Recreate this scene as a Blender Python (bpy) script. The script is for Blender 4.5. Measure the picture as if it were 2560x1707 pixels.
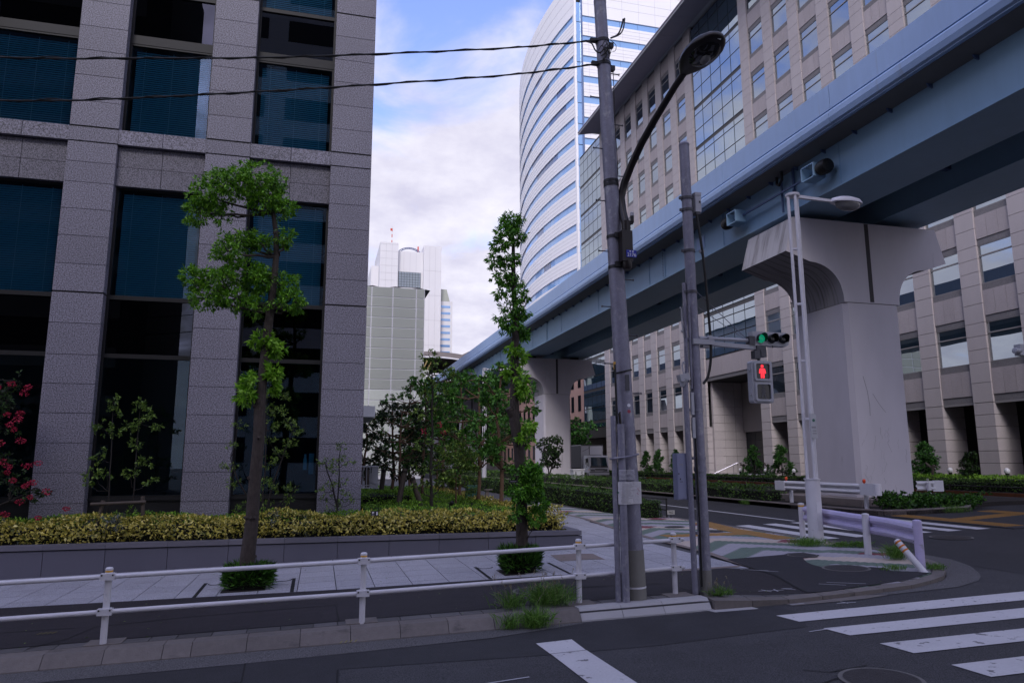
import bpy, bmesh, math, random
import numpy as np
from mathutils import Vector, Matrix

for o in list(bpy.data.objects):
    bpy.data.objects.remove(o)
SC = bpy.context.scene
COL = SC.collection
rng = np.random.default_rng(7)
random.seed(7)
R = math.radians

# ---------------------------------------------------------------- camera
EYE = 2.2
_r = Vector((0.96703257, -0.25464234, -0.00229973))
_u = Vector((-0.03986652, -0.16030468, 0.98626217))
_f = Vector((0.25151276, 0.95365596, 0.16517154))
cam = bpy.data.cameras.new('camera')
cam.sensor_width = 36.0
cam.lens = 36.0 * 1796.7 / 2560.0
cam.clip_start = 0.1
cam.clip_end = 4000
cam_o = bpy.data.objects.new('camera', cam)
COL.objects.link(cam_o)
cam_o.matrix_world = Matrix(((_r.x, _u.x, -_f.x, 0), (_r.y, _u.y, -_f.y, 0), (_r.z, _u.z, -_f.z, EYE), (0, 0, 0, 1)))
SC.camera = cam_o

# ---------------------------------------------------------------- world: broken cloud over blue sky
SUN_EL, SUN_AZ = R(40), R(203)          # azimuth measured from +Y towards +X
W = bpy.data.worlds.new('World')
SC.world = W
W.use_nodes = True
nt = W.node_tree
nt.nodes.clear()
def wn(t, **k):
    n = nt.nodes.new(t)
    for a, b in k.items():
        setattr(n, a, b)
    return n
wo = wn('ShaderNodeOutputWorld'); bg = wn('ShaderNodeBackground')
sky = wn('ShaderNodeTexSky', sky_type='NISHITA', sun_disc=False, sun_elevation=SUN_EL, sun_rotation=SUN_AZ, altitude=20, air_density=1.0, dust_density=1.5, ozone_density=2.0)
tc = wn('ShaderNodeTexCoord'); sep = wn('ShaderNodeSeparateXYZ')
nt.links.new(tc.outputs['Generated'], sep.inputs[0])
zc = wn('ShaderNodeMath', operation='MAXIMUM'); nt.links.new(sep.outputs['Z'], zc.inputs[0]); zc.inputs[1].default_value = 0.0
za = wn('ShaderNodeMath', operation='ADD'); nt.links.new(zc.outputs[0], za.inputs[0]); za.inputs[1].default_value = 0.30
dx = wn('ShaderNodeMath', operation='DIVIDE'); nt.links.new(sep.outputs['X'], dx.inputs[0]); nt.links.new(za.outputs[0], dx.inputs[1])
dy = wn('ShaderNodeMath', operation='DIVIDE'); nt.links.new(sep.outputs['Y'], dy.inputs[0]); nt.links.new(za.outputs[0], dy.inputs[1])
cmb = wn('ShaderNodeCombineXYZ'); nt.links.new(dx.outputs[0], cmb.inputs[0]); nt.links.new(dy.outputs[0], cmb.inputs[1])
mp = wn('ShaderNodeMapping'); mp.inputs['Location'].default_value = (3.1, 1.7, 0.0); mp.inputs['Scale'].default_value = (1.0, 1.0, 1.0)
nt.links.new(cmb.outputs[0], mp.inputs[0])
n1 = wn('ShaderNodeTexNoise'); n1.inputs['Scale'].default_value = 2.6; n1.inputs['Detail'].default_value = 9; n1.inputs['Roughness'].default_value = 0.56; n1.inputs['Distortion'].default_value = 0.35
nt.links.new(mp.outputs[0], n1.inputs['Vector'])
n2 = wn('ShaderNodeTexNoise'); n2.inputs['Scale'].default_value = 6.0; n2.inputs['Detail'].default_value = 7; n2.inputs['Roughness'].default_value = 0.6
nt.links.new(mp.outputs[0], n2.inputs['Vector'])
# more cloud towards the horizon, as in a sky of broken cumulus
hz = wn('ShaderNodeMapRange'); hz.inputs['From Min'].default_value = 0.05; hz.inputs['From Max'].default_value = 0.75; hz.inputs['To Min'].default_value = 0.16; hz.inputs['To Max'].default_value = -0.02
nt.links.new(zc.outputs[0], hz.inputs['Value'])
add = wn('ShaderNodeMath', operation='ADD'); nt.links.new(n1.outputs['Fac'], add.inputs[0]); nt.links.new(hz.outputs[0], add.inputs[1])
ramp = wn('ShaderNodeValToRGB'); nt.links.new(add.outputs[0], ramp.inputs[0])
ramp.color_ramp.interpolation = 'EASE'
ramp.color_ramp.elements[0].position = 0.40; ramp.color_ramp.elements[0].color = (0.0, 0.0, 0.0, 1)
ramp.color_ramp.elements[1].position = 0.60; ramp.color_ramp.elements[1].color = (1, 1, 1, 1)
cr = wn('ShaderNodeValToRGB'); nt.links.new(n2.outputs['Fac'], cr.inputs[0])
cr.color_ramp.elements[0].position = 0.32; cr.color_ramp.elements[0].color = (5.0, 4.9, 6.15, 1)
cr.color_ramp.elements[1].position = 0.68; cr.color_ramp.elements[1].color = (7.0, 6.85, 7.7, 1)
skm = wn('ShaderNodeMix', data_type='RGBA', blend_type='MULTIPLY'); skm.inputs[0].default_value = 1.0
nt.links.new(sky.outputs[0], skm.inputs[6]); skm.inputs[7].default_value = (2.3, 2.1, 2.7, 1)
mix = wn('ShaderNodeMix', data_type='RGBA'); nt.links.new(ramp.outputs[0], mix.inputs[0]); nt.links.new(skm.outputs[2], mix.inputs[6]); nt.links.new(cr.outputs[0], mix.inputs[7])
nt.links.new(mix.outputs[2], bg.inputs['Color']); bg.inputs['Strength'].default_value = 0.10
nt.links.new(bg.outputs[0], wo.inputs[0])

# ---------------------------------------------------------------- sun behind thin cloud
sl = bpy.data.lights.new('sun', 'SUN'); sl.energy = 1.5; sl.angle = R(20); sl.color = (1.0, 0.965, 0.96)
so = bpy.data.objects.new('sun', sl); COL.objects.link(so)
sd = Vector((math.sin(SUN_AZ) * math.cos(SUN_EL), math.cos(SUN_AZ) * math.cos(SUN_EL), math.sin(SUN_EL)))
so.rotation_euler = (-sd).to_track_quat('-Z', 'Y').to_euler()
so.location = sd * 300
VS = SC.view_settings
VS.view_transform = 'Standard'; VS.look = 'None'; VS.gamma = 1; VS.exposure = 0.5; VS.use_curve_mapping = False
SC.cycles.max_bounces = 6; SC.cycles.transparent_max_bounces = 10; SC.cycles.diffuse_bounces = 2; SC.cycles.glossy_bounces = 3; SC.cycles.caustics_reflective = False; SC.cycles.caustics_refractive = False

# ---------------------------------------------------------------- the lie of the land
GS = 0.025
def gz(x):
    return GS * min(max(x, -12.0), 24.0)
def hs(x):
    return 0.15 - 0.08 * min(max((x - 5.3) / 1.2, 0), 1)
def sz(x):
    return gz(x) + hs(x)

# ---------------------------------------------------------------- materials
MATS = {}
def lin(c):
    if isinstance(c, str):
        keep = c[0] == '!'; c = c.lstrip('!#'); c = [int(c[i:i + 2], 16) / 255 for i in (0, 2, 4)]
        if not keep and max(c) - min(c) < 0.15:            # near-neutral materials: keep only a breath of tint
            mu = sum(c) / 3; c = [mu + (v - mu) * 0.4 for v in c]
        return tuple(((v + 0.055) / 1.055) ** 2.4 if v > 0.04045 else v / 12.92 for v in c)
    return tuple(c)
def M(name, col, rough=0.6, metal=0.0, ior=1.45, noises=(), speck=None, bump=None, objrand=0.0, island=0.0, transl=0.0, hueisl=None, emit=None, streak=None):
    """noises: (scale, amount[, xyz stretch]); speck: (scale, low, high, dark colour, contrast); bump: (scale, strength)"""
    m = bpy.data.materials.new(name); m.use_nodes = True
    t = m.node_tree; N = t.nodes; L = t.links
    b = N['Principled BSDF']
    col = lin(col)
    b.inputs['Roughness'].default_value = rough; b.inputs['Metallic'].default_value = metal; b.inputs['IOR'].default_value = ior
    geo = N.new('ShaderNodeNewGeometry')
    cur = None
    rgb = N.new('ShaderNodeRGB'); rgb.outputs[0].default_value = (*col, 1); cur = rgb.outputs[0]
    def scale_by(val_socket):
        nonlocal cur
        v = N.new('ShaderNodeVectorMath'); v.operation = 'SCALE'
        L.new(cur, v.inputs[0]); L.new(val_socket, v.inputs['Scale']); cur = v.outputs[0]
    def posvec(stretch):
        if stretch is None:
            return geo.outputs['Position']
        v = N.new('ShaderNodeVectorMath'); v.operation = 'MULTIPLY'; L.new(geo.outputs['Position'], v.inputs[0]); v.inputs[1].default_value = stretch
        return v.outputs[0]
    if hueisl:
        mx = N.new('ShaderNodeMix'); mx.data_type = 'RGBA'; rp = N.new('ShaderNodeValToRGB')
        el = rp.color_ramp.elements
        cols = [lin(c) for c in hueisl]
        el[0].position = 0; el[0].color = (*cols[0], 1); el[1].position = 1; el[1].color = (*cols[-1], 1)
        for i, c in enumerate(cols[1:-1]):
            e = el.new((i + 1) / (len(cols) - 1)); e.color = (*c, 1)
        L.new(geo.outputs['Random Per Island'], rp.inputs[0]); cur = rp.outputs[0]
    if speck:
        sc_, lo, hi, dark, _k = speck
        n = N.new('ShaderNodeTexNoise'); n.inputs['Scale'].default_value = sc_; n.inputs['Detail'].default_value = 3; n.inputs['Roughness'].default_value = 0.65
        L.new(geo.outputs['Position'], n.inputs['Vector'])
        mr = N.new('ShaderNodeMapRange'); mr.inputs['From Min'].default_value = lo; mr.inputs['From Max'].default_value = hi
        L.new(n.outputs['Fac'], mr.inputs['Value'])
        mx = N.new('ShaderNodeMix'); mx.data_type = 'RGBA'
        L.new(mr.outputs[0], mx.inputs[0]); mx.inputs[6].default_value = (*lin(dark), 1); L.new(cur, mx.inputs[7]); cur = mx.outputs[2]
    for nz in noises:
        n = N.new('ShaderNodeTexNoise'); n.inputs['Scale'].default_value = nz[0]; n.inputs['Detail'].default_value = 3; n.inputs['Roughness'].default_value = 0.6
        L.new(posvec(nz[2] if len(nz) > 2 else None), n.inputs['Vector'])
        mr = N.new('ShaderNodeMapRange'); mr.inputs['From Min'].default_value = 0.25; mr.inputs['From Max'].default_value = 0.75
        mr.inputs['To Min'].default_value = 1 - nz[1]; mr.inputs['To Max'].default_value = 1 + nz[1]
        L.new(n.outputs['Fac'], mr.inputs['Value']); scale_by(mr.outputs[0])
    if streak:                                   # (stretch, low, high, colour) stains with a shape of their own
        st, lo, hi, sc_ = streak
        n = N.new('ShaderNodeTexNoise'); n.inputs['Scale'].default_value = 1.0; n.inputs['Detail'].default_value = 6; n.inputs['Roughness'].default_value = 0.6
        L.new(posvec(st), n.inputs['Vector'])
        mr = N.new('ShaderNodeMapRange'); mr.inputs['From Min'].default_value = lo; mr.inputs['From Max'].default_value = hi
        mr.inputs['To Min'].default_value = 0; mr.inputs['To Max'].default_value = 0.75
        L.new(n.outputs['Fac'], mr.inputs['Value'])
        mx = N.new('ShaderNodeMix'); mx.data_type = 'RGBA'; L.new(mr.outputs[0], mx.inputs[0]); L.new(cur, mx.inputs[6]); mx.inputs[7].default_value = (*lin(sc_), 1); cur = mx.outputs[2]
    if objrand:
        oi = N.new('ShaderNodeObjectInfo'); mr = N.new('ShaderNodeMapRange'); mr.inputs['To Min'].default_value = 1 - objrand; mr.inputs['To Max'].default_value = 1 + objrand
        L.new(oi.outputs['Random'], mr.inputs['Value']); scale_by(mr.outputs[0])
    if island:
        mr = N.new('ShaderNodeMapRange'); mr.inputs['To Min'].default_value = 1 - island; mr.inputs['To Max'].default_value = 1 + island
        L.new(geo.outputs['Random Per Island'], mr.inputs['Value']); scale_by(mr.outputs[0])
    L.new(cur, b.inputs['Base Color'])
    if bump:
        n = N.new('ShaderNodeTexNoise'); n.inputs['Scale'].default_value = bump[0]; n.inputs['Detail'].default_value = 4
        L.new(posvec(bump[2] if len(bump) > 2 else None), n.inputs['Vector'])
        bp = N.new('ShaderNodeBump'); bp.inputs['Strength'].default_value = bump[1]; bp.inputs['Distance'].default_value = 0.02
        L.new(n.outputs['Fac'], bp.inputs['Height']); L.new(bp.outputs[0], b.inputs['Normal'])
    if emit:
        b.inputs['Emission Color'].default_value = (*lin(emit[0]), 1); b.inputs['Emission Strength'].default_value = emit[1]
    if transl:
        tr = N.new('ShaderNodeBsdfTranslucent'); L.new(cur, tr.inputs['Color'])
        ms = N.new('ShaderNodeMixShader'); ms.inputs[0].default_value = transl
        out = N['Material Output']; L.new(b.outputs[0], ms.inputs[1]); L.new(tr.outputs[0], ms.inputs[2]); L.new(ms.outputs[0], out.inputs[0])
    MATS[name] = m
    return m
def glass_see(name, tint, ior, refl=(1, 1, 1)):
    """tinted pane: mirror reflection by Fresnel, the rest passes through tinted"""
    m = bpy.data.materials.new(name); m.use_nodes = True
    t = m.node_tree; N = t.nodes; L = t.links; N.remove(N['Principled BSDF'])
    f = N.new('ShaderNodeFresnel'); f.inputs['IOR'].default_value = ior
    g = N.new('ShaderNodeBsdfGlossy'); g.inputs['Roughness'].default_value = 0.0; g.inputs['Color'].default_value = (*refl, 1)
    tr = N.new('ShaderNodeBsdfTransparent'); tr.inputs['Color'].default_value = (*tint, 1)
    ms = N.new('ShaderNodeMixShader'); L.new(f.outputs[0], ms.inputs[0]); L.new(tr.outputs[0], ms.inputs[1]); L.new(g.outputs[0], ms.inputs[2])
    L.new(ms.outputs[0], N['Material Output'].inputs[0])
    MATS[name] = m
    return m
def glass_coat(name, base, ior, rough=0.02, wob=0.0, tint=(1, 1, 1)):
    """reflective coated pane over its base colour, mostly a dark room"""
    m = bpy.data.materials.new(name); m.use_nodes = True
    t = m.node_tree; N = t.nodes; L = t.links
    b = N['Principled BSDF']; b.inputs['Base Color'].default_value = (*base, 1); b.inputs['Roughness'].default_value = rough; b.inputs['IOR'].default_value = ior
    b.inputs['Specular Tint'].default_value = (*tint, 1)
    if wob:
        geo = N.new('ShaderNodeNewGeometry'); n = N.new('ShaderNodeTexNoise'); n.inputs['Scale'].default_value = 0.5; n.inputs['Detail'].default_value = 1
        L.new(geo.outputs['Position'], n.inputs['Vector'])
        bp = N.new('ShaderNodeBump'); bp.inputs['Strength'].default_value = wob; bp.inputs['Distance'].default_value = 0.05
        L.new(n.outputs['Fac'], bp.inputs['Height']); L.new(bp.outputs[0], b.inputs['Normal'])
    MATS[name] = m
    return m

M('asphalt', '#4b4952', 0.85, speck=(75, 0.40, 0.60, '#26252c', 1), noises=((0.35, 0.14), (2.2, 0.12), (140, 0.4), (1.0, 0.12, (0.12, 1.6, 1))), bump=(120, 0.5), streak=((0.5, 0.9, 1), 0.64, 0.80, '#2a292d'))
M('asphalt_fresh', '#33313b', 0.8, speck=(90, 0.38, 0.6, '#23222a', 1), noises=((0.5, 0.14), (4.0, 0.12), (150, 0.2)), bump=(160, 0.35))
M('asphalt_walk', '!#2f292f', 0.85, speck=(90, 0.38, 0.6, '#1e191f', 1), noises=((0.6, 0.16), (5.0, 0.16), (1.5, 0.14, (1, 6, 1)), (150, 0.2)), bump=(160, 0.4))
M('asphalt_patch', '!#26232b', 0.8, speck=(220, 0.36, 0.6, '#1d1b21', 1), noises=((0.9, 0.16), (6, 0.12)), bump=(220, 0.3))
M('crack', '#19171c', 0.9)
M('gutter', '#6f6a6c', 0.9, speck=(70, 0.40, 0.62, '#413d41', 1), noises=((0.8, 0.12), (120, 0.3)), bump=(90, 0.6))
M('kerb', '!#6f6966', 0.9, noises=((1.2, 0.10), (14, 0.10), (150, 0.12)), objrand=0.08, bump=(80, 0.3), streak=((3, 3, 8), 0.60, 0.75, '#4a4542'))
M('kerb_new', '#a8a4a8', 0.85, noises=((1.5, 0.06), (120, 0.08)), objrand=0.04, bump=(80, 0.2))
M('block', '#5c5658', 0.9, noises=((3, 0.10), (120, 0.15)), objrand=0.28, bump=(90, 0.3))
M('slab', '!#b3b2bb', 0.8, speck=(60, 0.38, 0.60, '#85848e', 1), noises=((0.5, 0.07), (3, 0.07), (150, 0.12)), objrand=0.07)
M('slab_joint', '#4c4a52', 0.9)
M('wallstone', '!#5d5c68', 0.55, noises=((1.0, 0.05, (1, 1, 0.3)), (40, 0.06)), objrand=0.05)
M('wallstone_dark', '#3d3b45', 0.7)
M('coping', '!#66646d', 0.6, noises=((2, 0.05), (60, 0.05)), objrand=0.05)
M('granite', '!#8f8c9b', 0.55, speck=(40, 0.38, 0.60, '#46434e', 1), noises=((0.7, 0.07), (90, 0.26)), objrand=0.07)
M('granite_dark', '!#7f7c88', 0.55, speck=(40, 0.38, 0.60, '#3a3740', 1), noises=((0.7, 0.06), (90, 0.26)), objrand=0.06)
M('black_metal', '#0d0d12', 0.55)
M('dark_base', '#1b1a21', 0.5)
M('room', '#1a1c22', 0.9)
M('blind', '#9dbcc4', 0.6)
M('blind_cord', '#c8d8dc', 0.6)
M('white_sheet', '#d6dbe6', 0.7)
M('white_paint', '#d5d2dd', 0.45, noises=((3, 0.04), (25, 0.04)), streak=((14, 14, 40), 0.66, 0.74, '#6a6664'))
M('white_rail', '#cfcbd9', 0.4, noises=((4, 0.05),), streak=((8, 8, 20), 0.68, 0.76, '#7a7674'))
M('white_lav', '!#bcb4d6', 0.45, noises=((3, 0.05), (20, 0.05)), streak=((5, 5, 9), 0.64, 0.76, '#8b8595'))
M('reflect_band', '#c99a3a', 0.4)
M('orange_band', '#c8751e', 0.5)
M('orange_lens', '#d8481a', 0.3)
M('bolt', '#3a3840', 0.5, metal=0.6)
M('road_paint', '#c2bec6', 0.75, noises=((1.2, 0.06), (30, 0.06), (200, 0.1)), streak=((10, 10, 10), 0.63, 0.68, '#56535a'))
M('road_paint_worn', '#bdb9c0', 0.8, noises=((1.2, 0.08), (40, 0.08)), streak=((6, 6, 6), 0.60, 0.64, '#3f3d43'))
M('survey_mark', '#a9a8b6', 0.8)
M('survey_yellow', '#77702f', 0.8)
M('iron', '#3b3236', 0.6, metal=0.3, noises=((8, 0.2), (60, 0.3)), bump=(60, 0.8))
M('iron_rim', '#6d665f', 0.8, noises=((8, 0.1),))
M('galv', '!#7f7e8c', 0.5, metal=0.2, noises=((9, 0.12), (40, 0.10), (2.5, 0.08, (1, 1, 0.4))), streak=((11, 11, 7), 0.56, 0.70, '#a5a4ae'))
M('galv_dark', '#4c4b57', 0.5, metal=0.3, noises=((20, 0.1),))
M('pole_sleeve', '#7d796c', 0.8, noises=((2, 0.08), (20, 0.05)))
M('strap', '#2d2c33', 0.5, metal=0.4)
M('brown_metal', '#22110f', 0.4, noises=((6, 0.12), (40, 0.1)), streak=((9, 9, 5), 0.62, 0.76, '#3d1c1a'))
M('lamp_glass', '#15151a', 0.08, ior=1.5)
M('lamp_glass_clear', '#77777c', 0.08, ior=1.5)
M('plate_blue', '#1f2f9c', 0.4)
M('plate_white', '#dfdfea', 0.5)
M('cable', '#191a18', 0.6)
M('paper', '#c4bfc8', 0.7, noises=((20, 0.04), (60, 0.05)), bump=(30, 0.6))
M('ink', '#8f8a96', 0.8)
M('ink_red', '#a04a58', 0.8)
M('sig_body', '#a3a5b4', 0.4, noises=((6, 0.04),))
M('sig_black', '#101014', 0.5)
M('sig_lens_dark', '#22222a', 0.12)
M('sig_green', '#0d6a52', 0.2, emit=('#16b98a', 0.28))
M('sig_red', '#b0212c', 0.3, emit=('#ff2b38', 1.1))
M('cabinet', '!#8488a2', 0.45, noises=((5, 0.03),))
M('blue_paint', '#9db6d8', 0.5, noises=((0.25, 0.05), (3, 0.05, (1, 1, 0.15)), (30, 0.02)), streak=((0.5, 2.2, 0.25), 0.62, 0.80, '#8291a8'))
M('blue_web', '#88a9c2', 0.5, noises=((0.3, 0.05), (3, 0.04, (1, 1, 0.2))))
M('blue_dark', '#46587a', 0.5, noises=((0.4, 0.08),))
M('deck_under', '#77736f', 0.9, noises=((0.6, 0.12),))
M('pier', '!#c4bfc5', 0.75, noises=((0.25, 0.05), (1.2, 0.05, (1, 1, 0.35)), (60, 0.03)), streak=((1.6, 1.6, 0.35), 0.66, 0.80, '#8b8287'))
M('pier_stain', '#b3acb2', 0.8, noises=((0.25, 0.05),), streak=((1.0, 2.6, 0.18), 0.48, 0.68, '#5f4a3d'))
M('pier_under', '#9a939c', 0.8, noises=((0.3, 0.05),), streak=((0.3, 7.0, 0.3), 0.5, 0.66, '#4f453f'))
M('pier_groove', '#4a4346', 0.9)
M('pier_seam', '#8a7f74', 0.9)
M('scratch', '#7d797c', 0.9)
M('conc', '!#7d7470', 0.9, noises=((1.5, 0.10), (50, 0.1)), bump=(60, 0.3), streak=((2, 2, 5), 0.58, 0.75, '#584d48'))
M('stone', '!#b8aead', 0.75, speck=(28, 0.30, 0.62, '#9b9090', 1), noises=((0.08, 0.05), (1.5, 0.04, (1, 1, 0.25))), objrand=0.04)
M('stone_panel', '!#aca1a1', 0.75, speck=(28, 0.30, 0.62, '#928786', 1), noises=((0.08, 0.05), (2.0, 0.05, (1, 1, 0.2))), objrand=0.05)
M('stone_band', '#7c7375', 0.75, speck=(28, 0.30, 0.6, '#5b5458', 1), noises=((0.5, 0.05),), objrand=0.05)
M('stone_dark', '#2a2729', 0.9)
M('mullion', '#3b3534', 0.5)
M('mullion_lt', '#857c7c', 0.5)
M('soffit', '!#8d8893', 0.7, noises=((0.2, 0.04),))
M('roof_edge', '#a29fab', 0.5)
M('tower_white', '#e6e5e6', 0.5, noises=((0.05, 0.03),), island=0.02)
M('tower_joint', '#b7b3bd', 0.6)
M('clad', '!#abafa4', 0.7, noises=((0.15, 0.03),), objrand=0.025)
M('clad_light', '!#ced3c6', 0.7, noises=((0.15, 0.03),), objrand=0.02)
M('clad_frame', '#dedee2', 0.6)
M('hi_white', '#dbd9da', 0.6, noises=((0.06, 0.03),))
M('hi_joint', '#bdbac0', 0.6)
M('navy', '#3b4a78', 0.5)
M('mast_red', '#c94a34', 0.5)
M('mast_white', '#d8d4da', 0.5)
M('brick', '#a58478', 0.8, noises=((0.3, 0.06), (20, 0.06)))
M('roof_brown', '#86746f', 0.7, noises=((0.4, 0.06),))
M('yellow_steel', '#8a7a4a', 0.6)
M('truck_white', '#c9c6c8', 0.35)
M('truck_dark', '#46454c', 0.5, noises=((3, 0.05, (8, 8, 0.3)),))
M('rubber', '#141416', 0.85)
M('chrome', '#b8b8be', 0.2, metal=0.8)
M('bark', '#4a382e', 0.9, noises=((30, 0.3, (1, 1, 0.3)), (6, 0.2)), bump=(40, 1.0, (1, 1, 0.4)))
M('bark_light', '#6d5543', 0.9, noises=((20, 0.2, (1, 1, 0.4)),), bump=(40, 0.8, (1, 1, 0.4)))
M('stake', '#5a4535', 0.85, noises=((20, 0.15, (1, 1, 0.2)),))
M('stem_dark', '#2e2620', 0.9, noises=((20, 0.2),))
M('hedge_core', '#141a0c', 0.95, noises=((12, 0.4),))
M('soil', '#30241f', 0.95, noises=((6, 0.25),), bump=(30, 1.0))
M('bronze_rail', '#1f1c1c', 0.5)
M('globe', '#d9d6d8', 0.3)
M('tactile', '#94703c', 0.8, noises=((3, 0.06), (60, 0.06)), bump=(40, 0.5))
M('pv_grey', '!#a3a0a8', 0.85, noises=((2, 0.05), (90, 0.08)), objrand=0.05)
M('pv_cream', '!#bfb1a6', 0.85, noises=((2, 0.05), (90, 0.08)), objrand=0.05)
M('pv_green', '!#64756a', 0.85, noises=((2, 0.05), (90, 0.08)), objrand=0.05)
M('pv_red', '!#7d454b', 0.85, noises=((2, 0.05), (90, 0.08)), objrand=0.05)
M('strip_stone', '!#7f736e', 0.85, noises=((2, 0.06), (90, 0.1)), objrand=0.06)
M('rust', '#6b3d1f', 0.8, noises=((3, 0.2),))
M('cab_grey', '#aeb0ba', 0.5, noises=((3, 0.05),))
M('spray', '#26253a', 0.6)
M('tag_navy', '#1a1736', 0.5)
M('tag_cream', '#b5b29f', 0.6)
M('tag_ink', '#55564a', 0.7)
M('post_green', '#3c6a5c', 0.6)
# leaves
M('leaf_camphor', '#4f7a1c', 0.45, hueisl=('#35600f', '#52891b', '#70a826', '#93c83a'), transl=0.32)
M('leaf_camphor_top', '#5f8f22', 0.45, hueisl=('#4a7f16', '#6fa526', '#93c83a', '#aede55'), transl=0.35)
M('leaf_tree2', '#3f6e1c', 0.45, hueisl=('#2a5012', '#447a1e', '#62a02c', '#86c040'), transl=0.3)
M('leaf_magnolia', '#2f5220', 0.42, hueisl=('#25491a', '#3f7028', '#5a9238', '#7cb54e'), transl=0.22)
M('leaf_dark', '#26401a', 0.5, hueisl=('#121f0c', '#1d3312', '#2a4719', '#3a5a20'), transl=0.2)
M('leaf_olive', '#4c6427', 0.5, hueisl=('#30451d', '#4d6b28', '#6b8a35', '#8fab4a'), transl=0.25)
M('leaf_yellow', '#b0a03c', 0.5, hueisl=('#46551e', '#8f8c38', '#c4b64c', '#dacb66', '#e6dc8c'), transl=0.25)
M('leaf_azalea', '#46671d', 0.55, hueisl=('#3c6415', '#5c8a20', '#7fae30', '#a3cf48'), transl=0.2)
M('leaf_hedge', '#2b4418', 0.55, hueisl=('#1a2c0e', '#2c4816', '#446722', '#62882f'), transl=0.18)
M('leaf_conifer', '#2f5a22', 0.55, hueisl=('#193512', '#28501b', '#3a6c26', '#4f8432'), transl=0.2)
M('leaf_bluegreen', '#4d6350', 0.5, hueisl=('#2c3d30', '#46594a', '#63766a', '#8a9a8c'), transl=0.15)
M('leaf_shrub', '#355c1c', 0.5, hueisl=('#1b3410', '#2f5319', '#447324', '#5c8e30'), transl=0.25)
M('flower_red', '#c02442', 0.6, hueisl=('#7a1028', '#a01a38', '#c22a4c', '#cf4468'), transl=0.3)
M('grass_leaf', '#557a2c', 0.6, hueisl=('#37591c', '#4f7a28', '#6b9636', '#84a85a'), transl=0.3)
M('grass_seed', '#8f8466', 0.8, hueisl=('#7a6f52', '#9a8f70', '#a8a084'), transl=0.2)
# glass
glass_see('pane_office', (0.52, 0.78, 0.90), 1.45, (0.80, 0.88, 1.0))
glass_see('pane_office_dark', (0.10, 0.13, 0.17), 1.5, (0.75, 0.82, 1.0))
glass_coat('pane_stone', (0.012, 0.02, 0.03), 4.2, 0.01, 0.06, (0.82, 0.92, 1.0))
glass_coat('pane_curtain', (0.02, 0.04, 0.06), 4.5, 0.01, 0.05, (0.82, 0.92, 1.0))
glass_coat('pane_tower', (0.20, 0.37, 0.66), 2.3, 0.03, 0.05, (0.75, 0.88, 1.0))  # blue base colour stands in for the reflected sky
glass_coat('pane_tower_dark', (0.05, 0.10, 0.24), 2.2, 0.03, 0.05, (0.85, 0.93, 1.0))
glass_coat('pane_dark', (0.01, 0.012, 0.016), 1.5, 0.03)
glass_coat('windscreen', (0.02, 0.04, 0.05), 1.9, 0.02)
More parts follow.
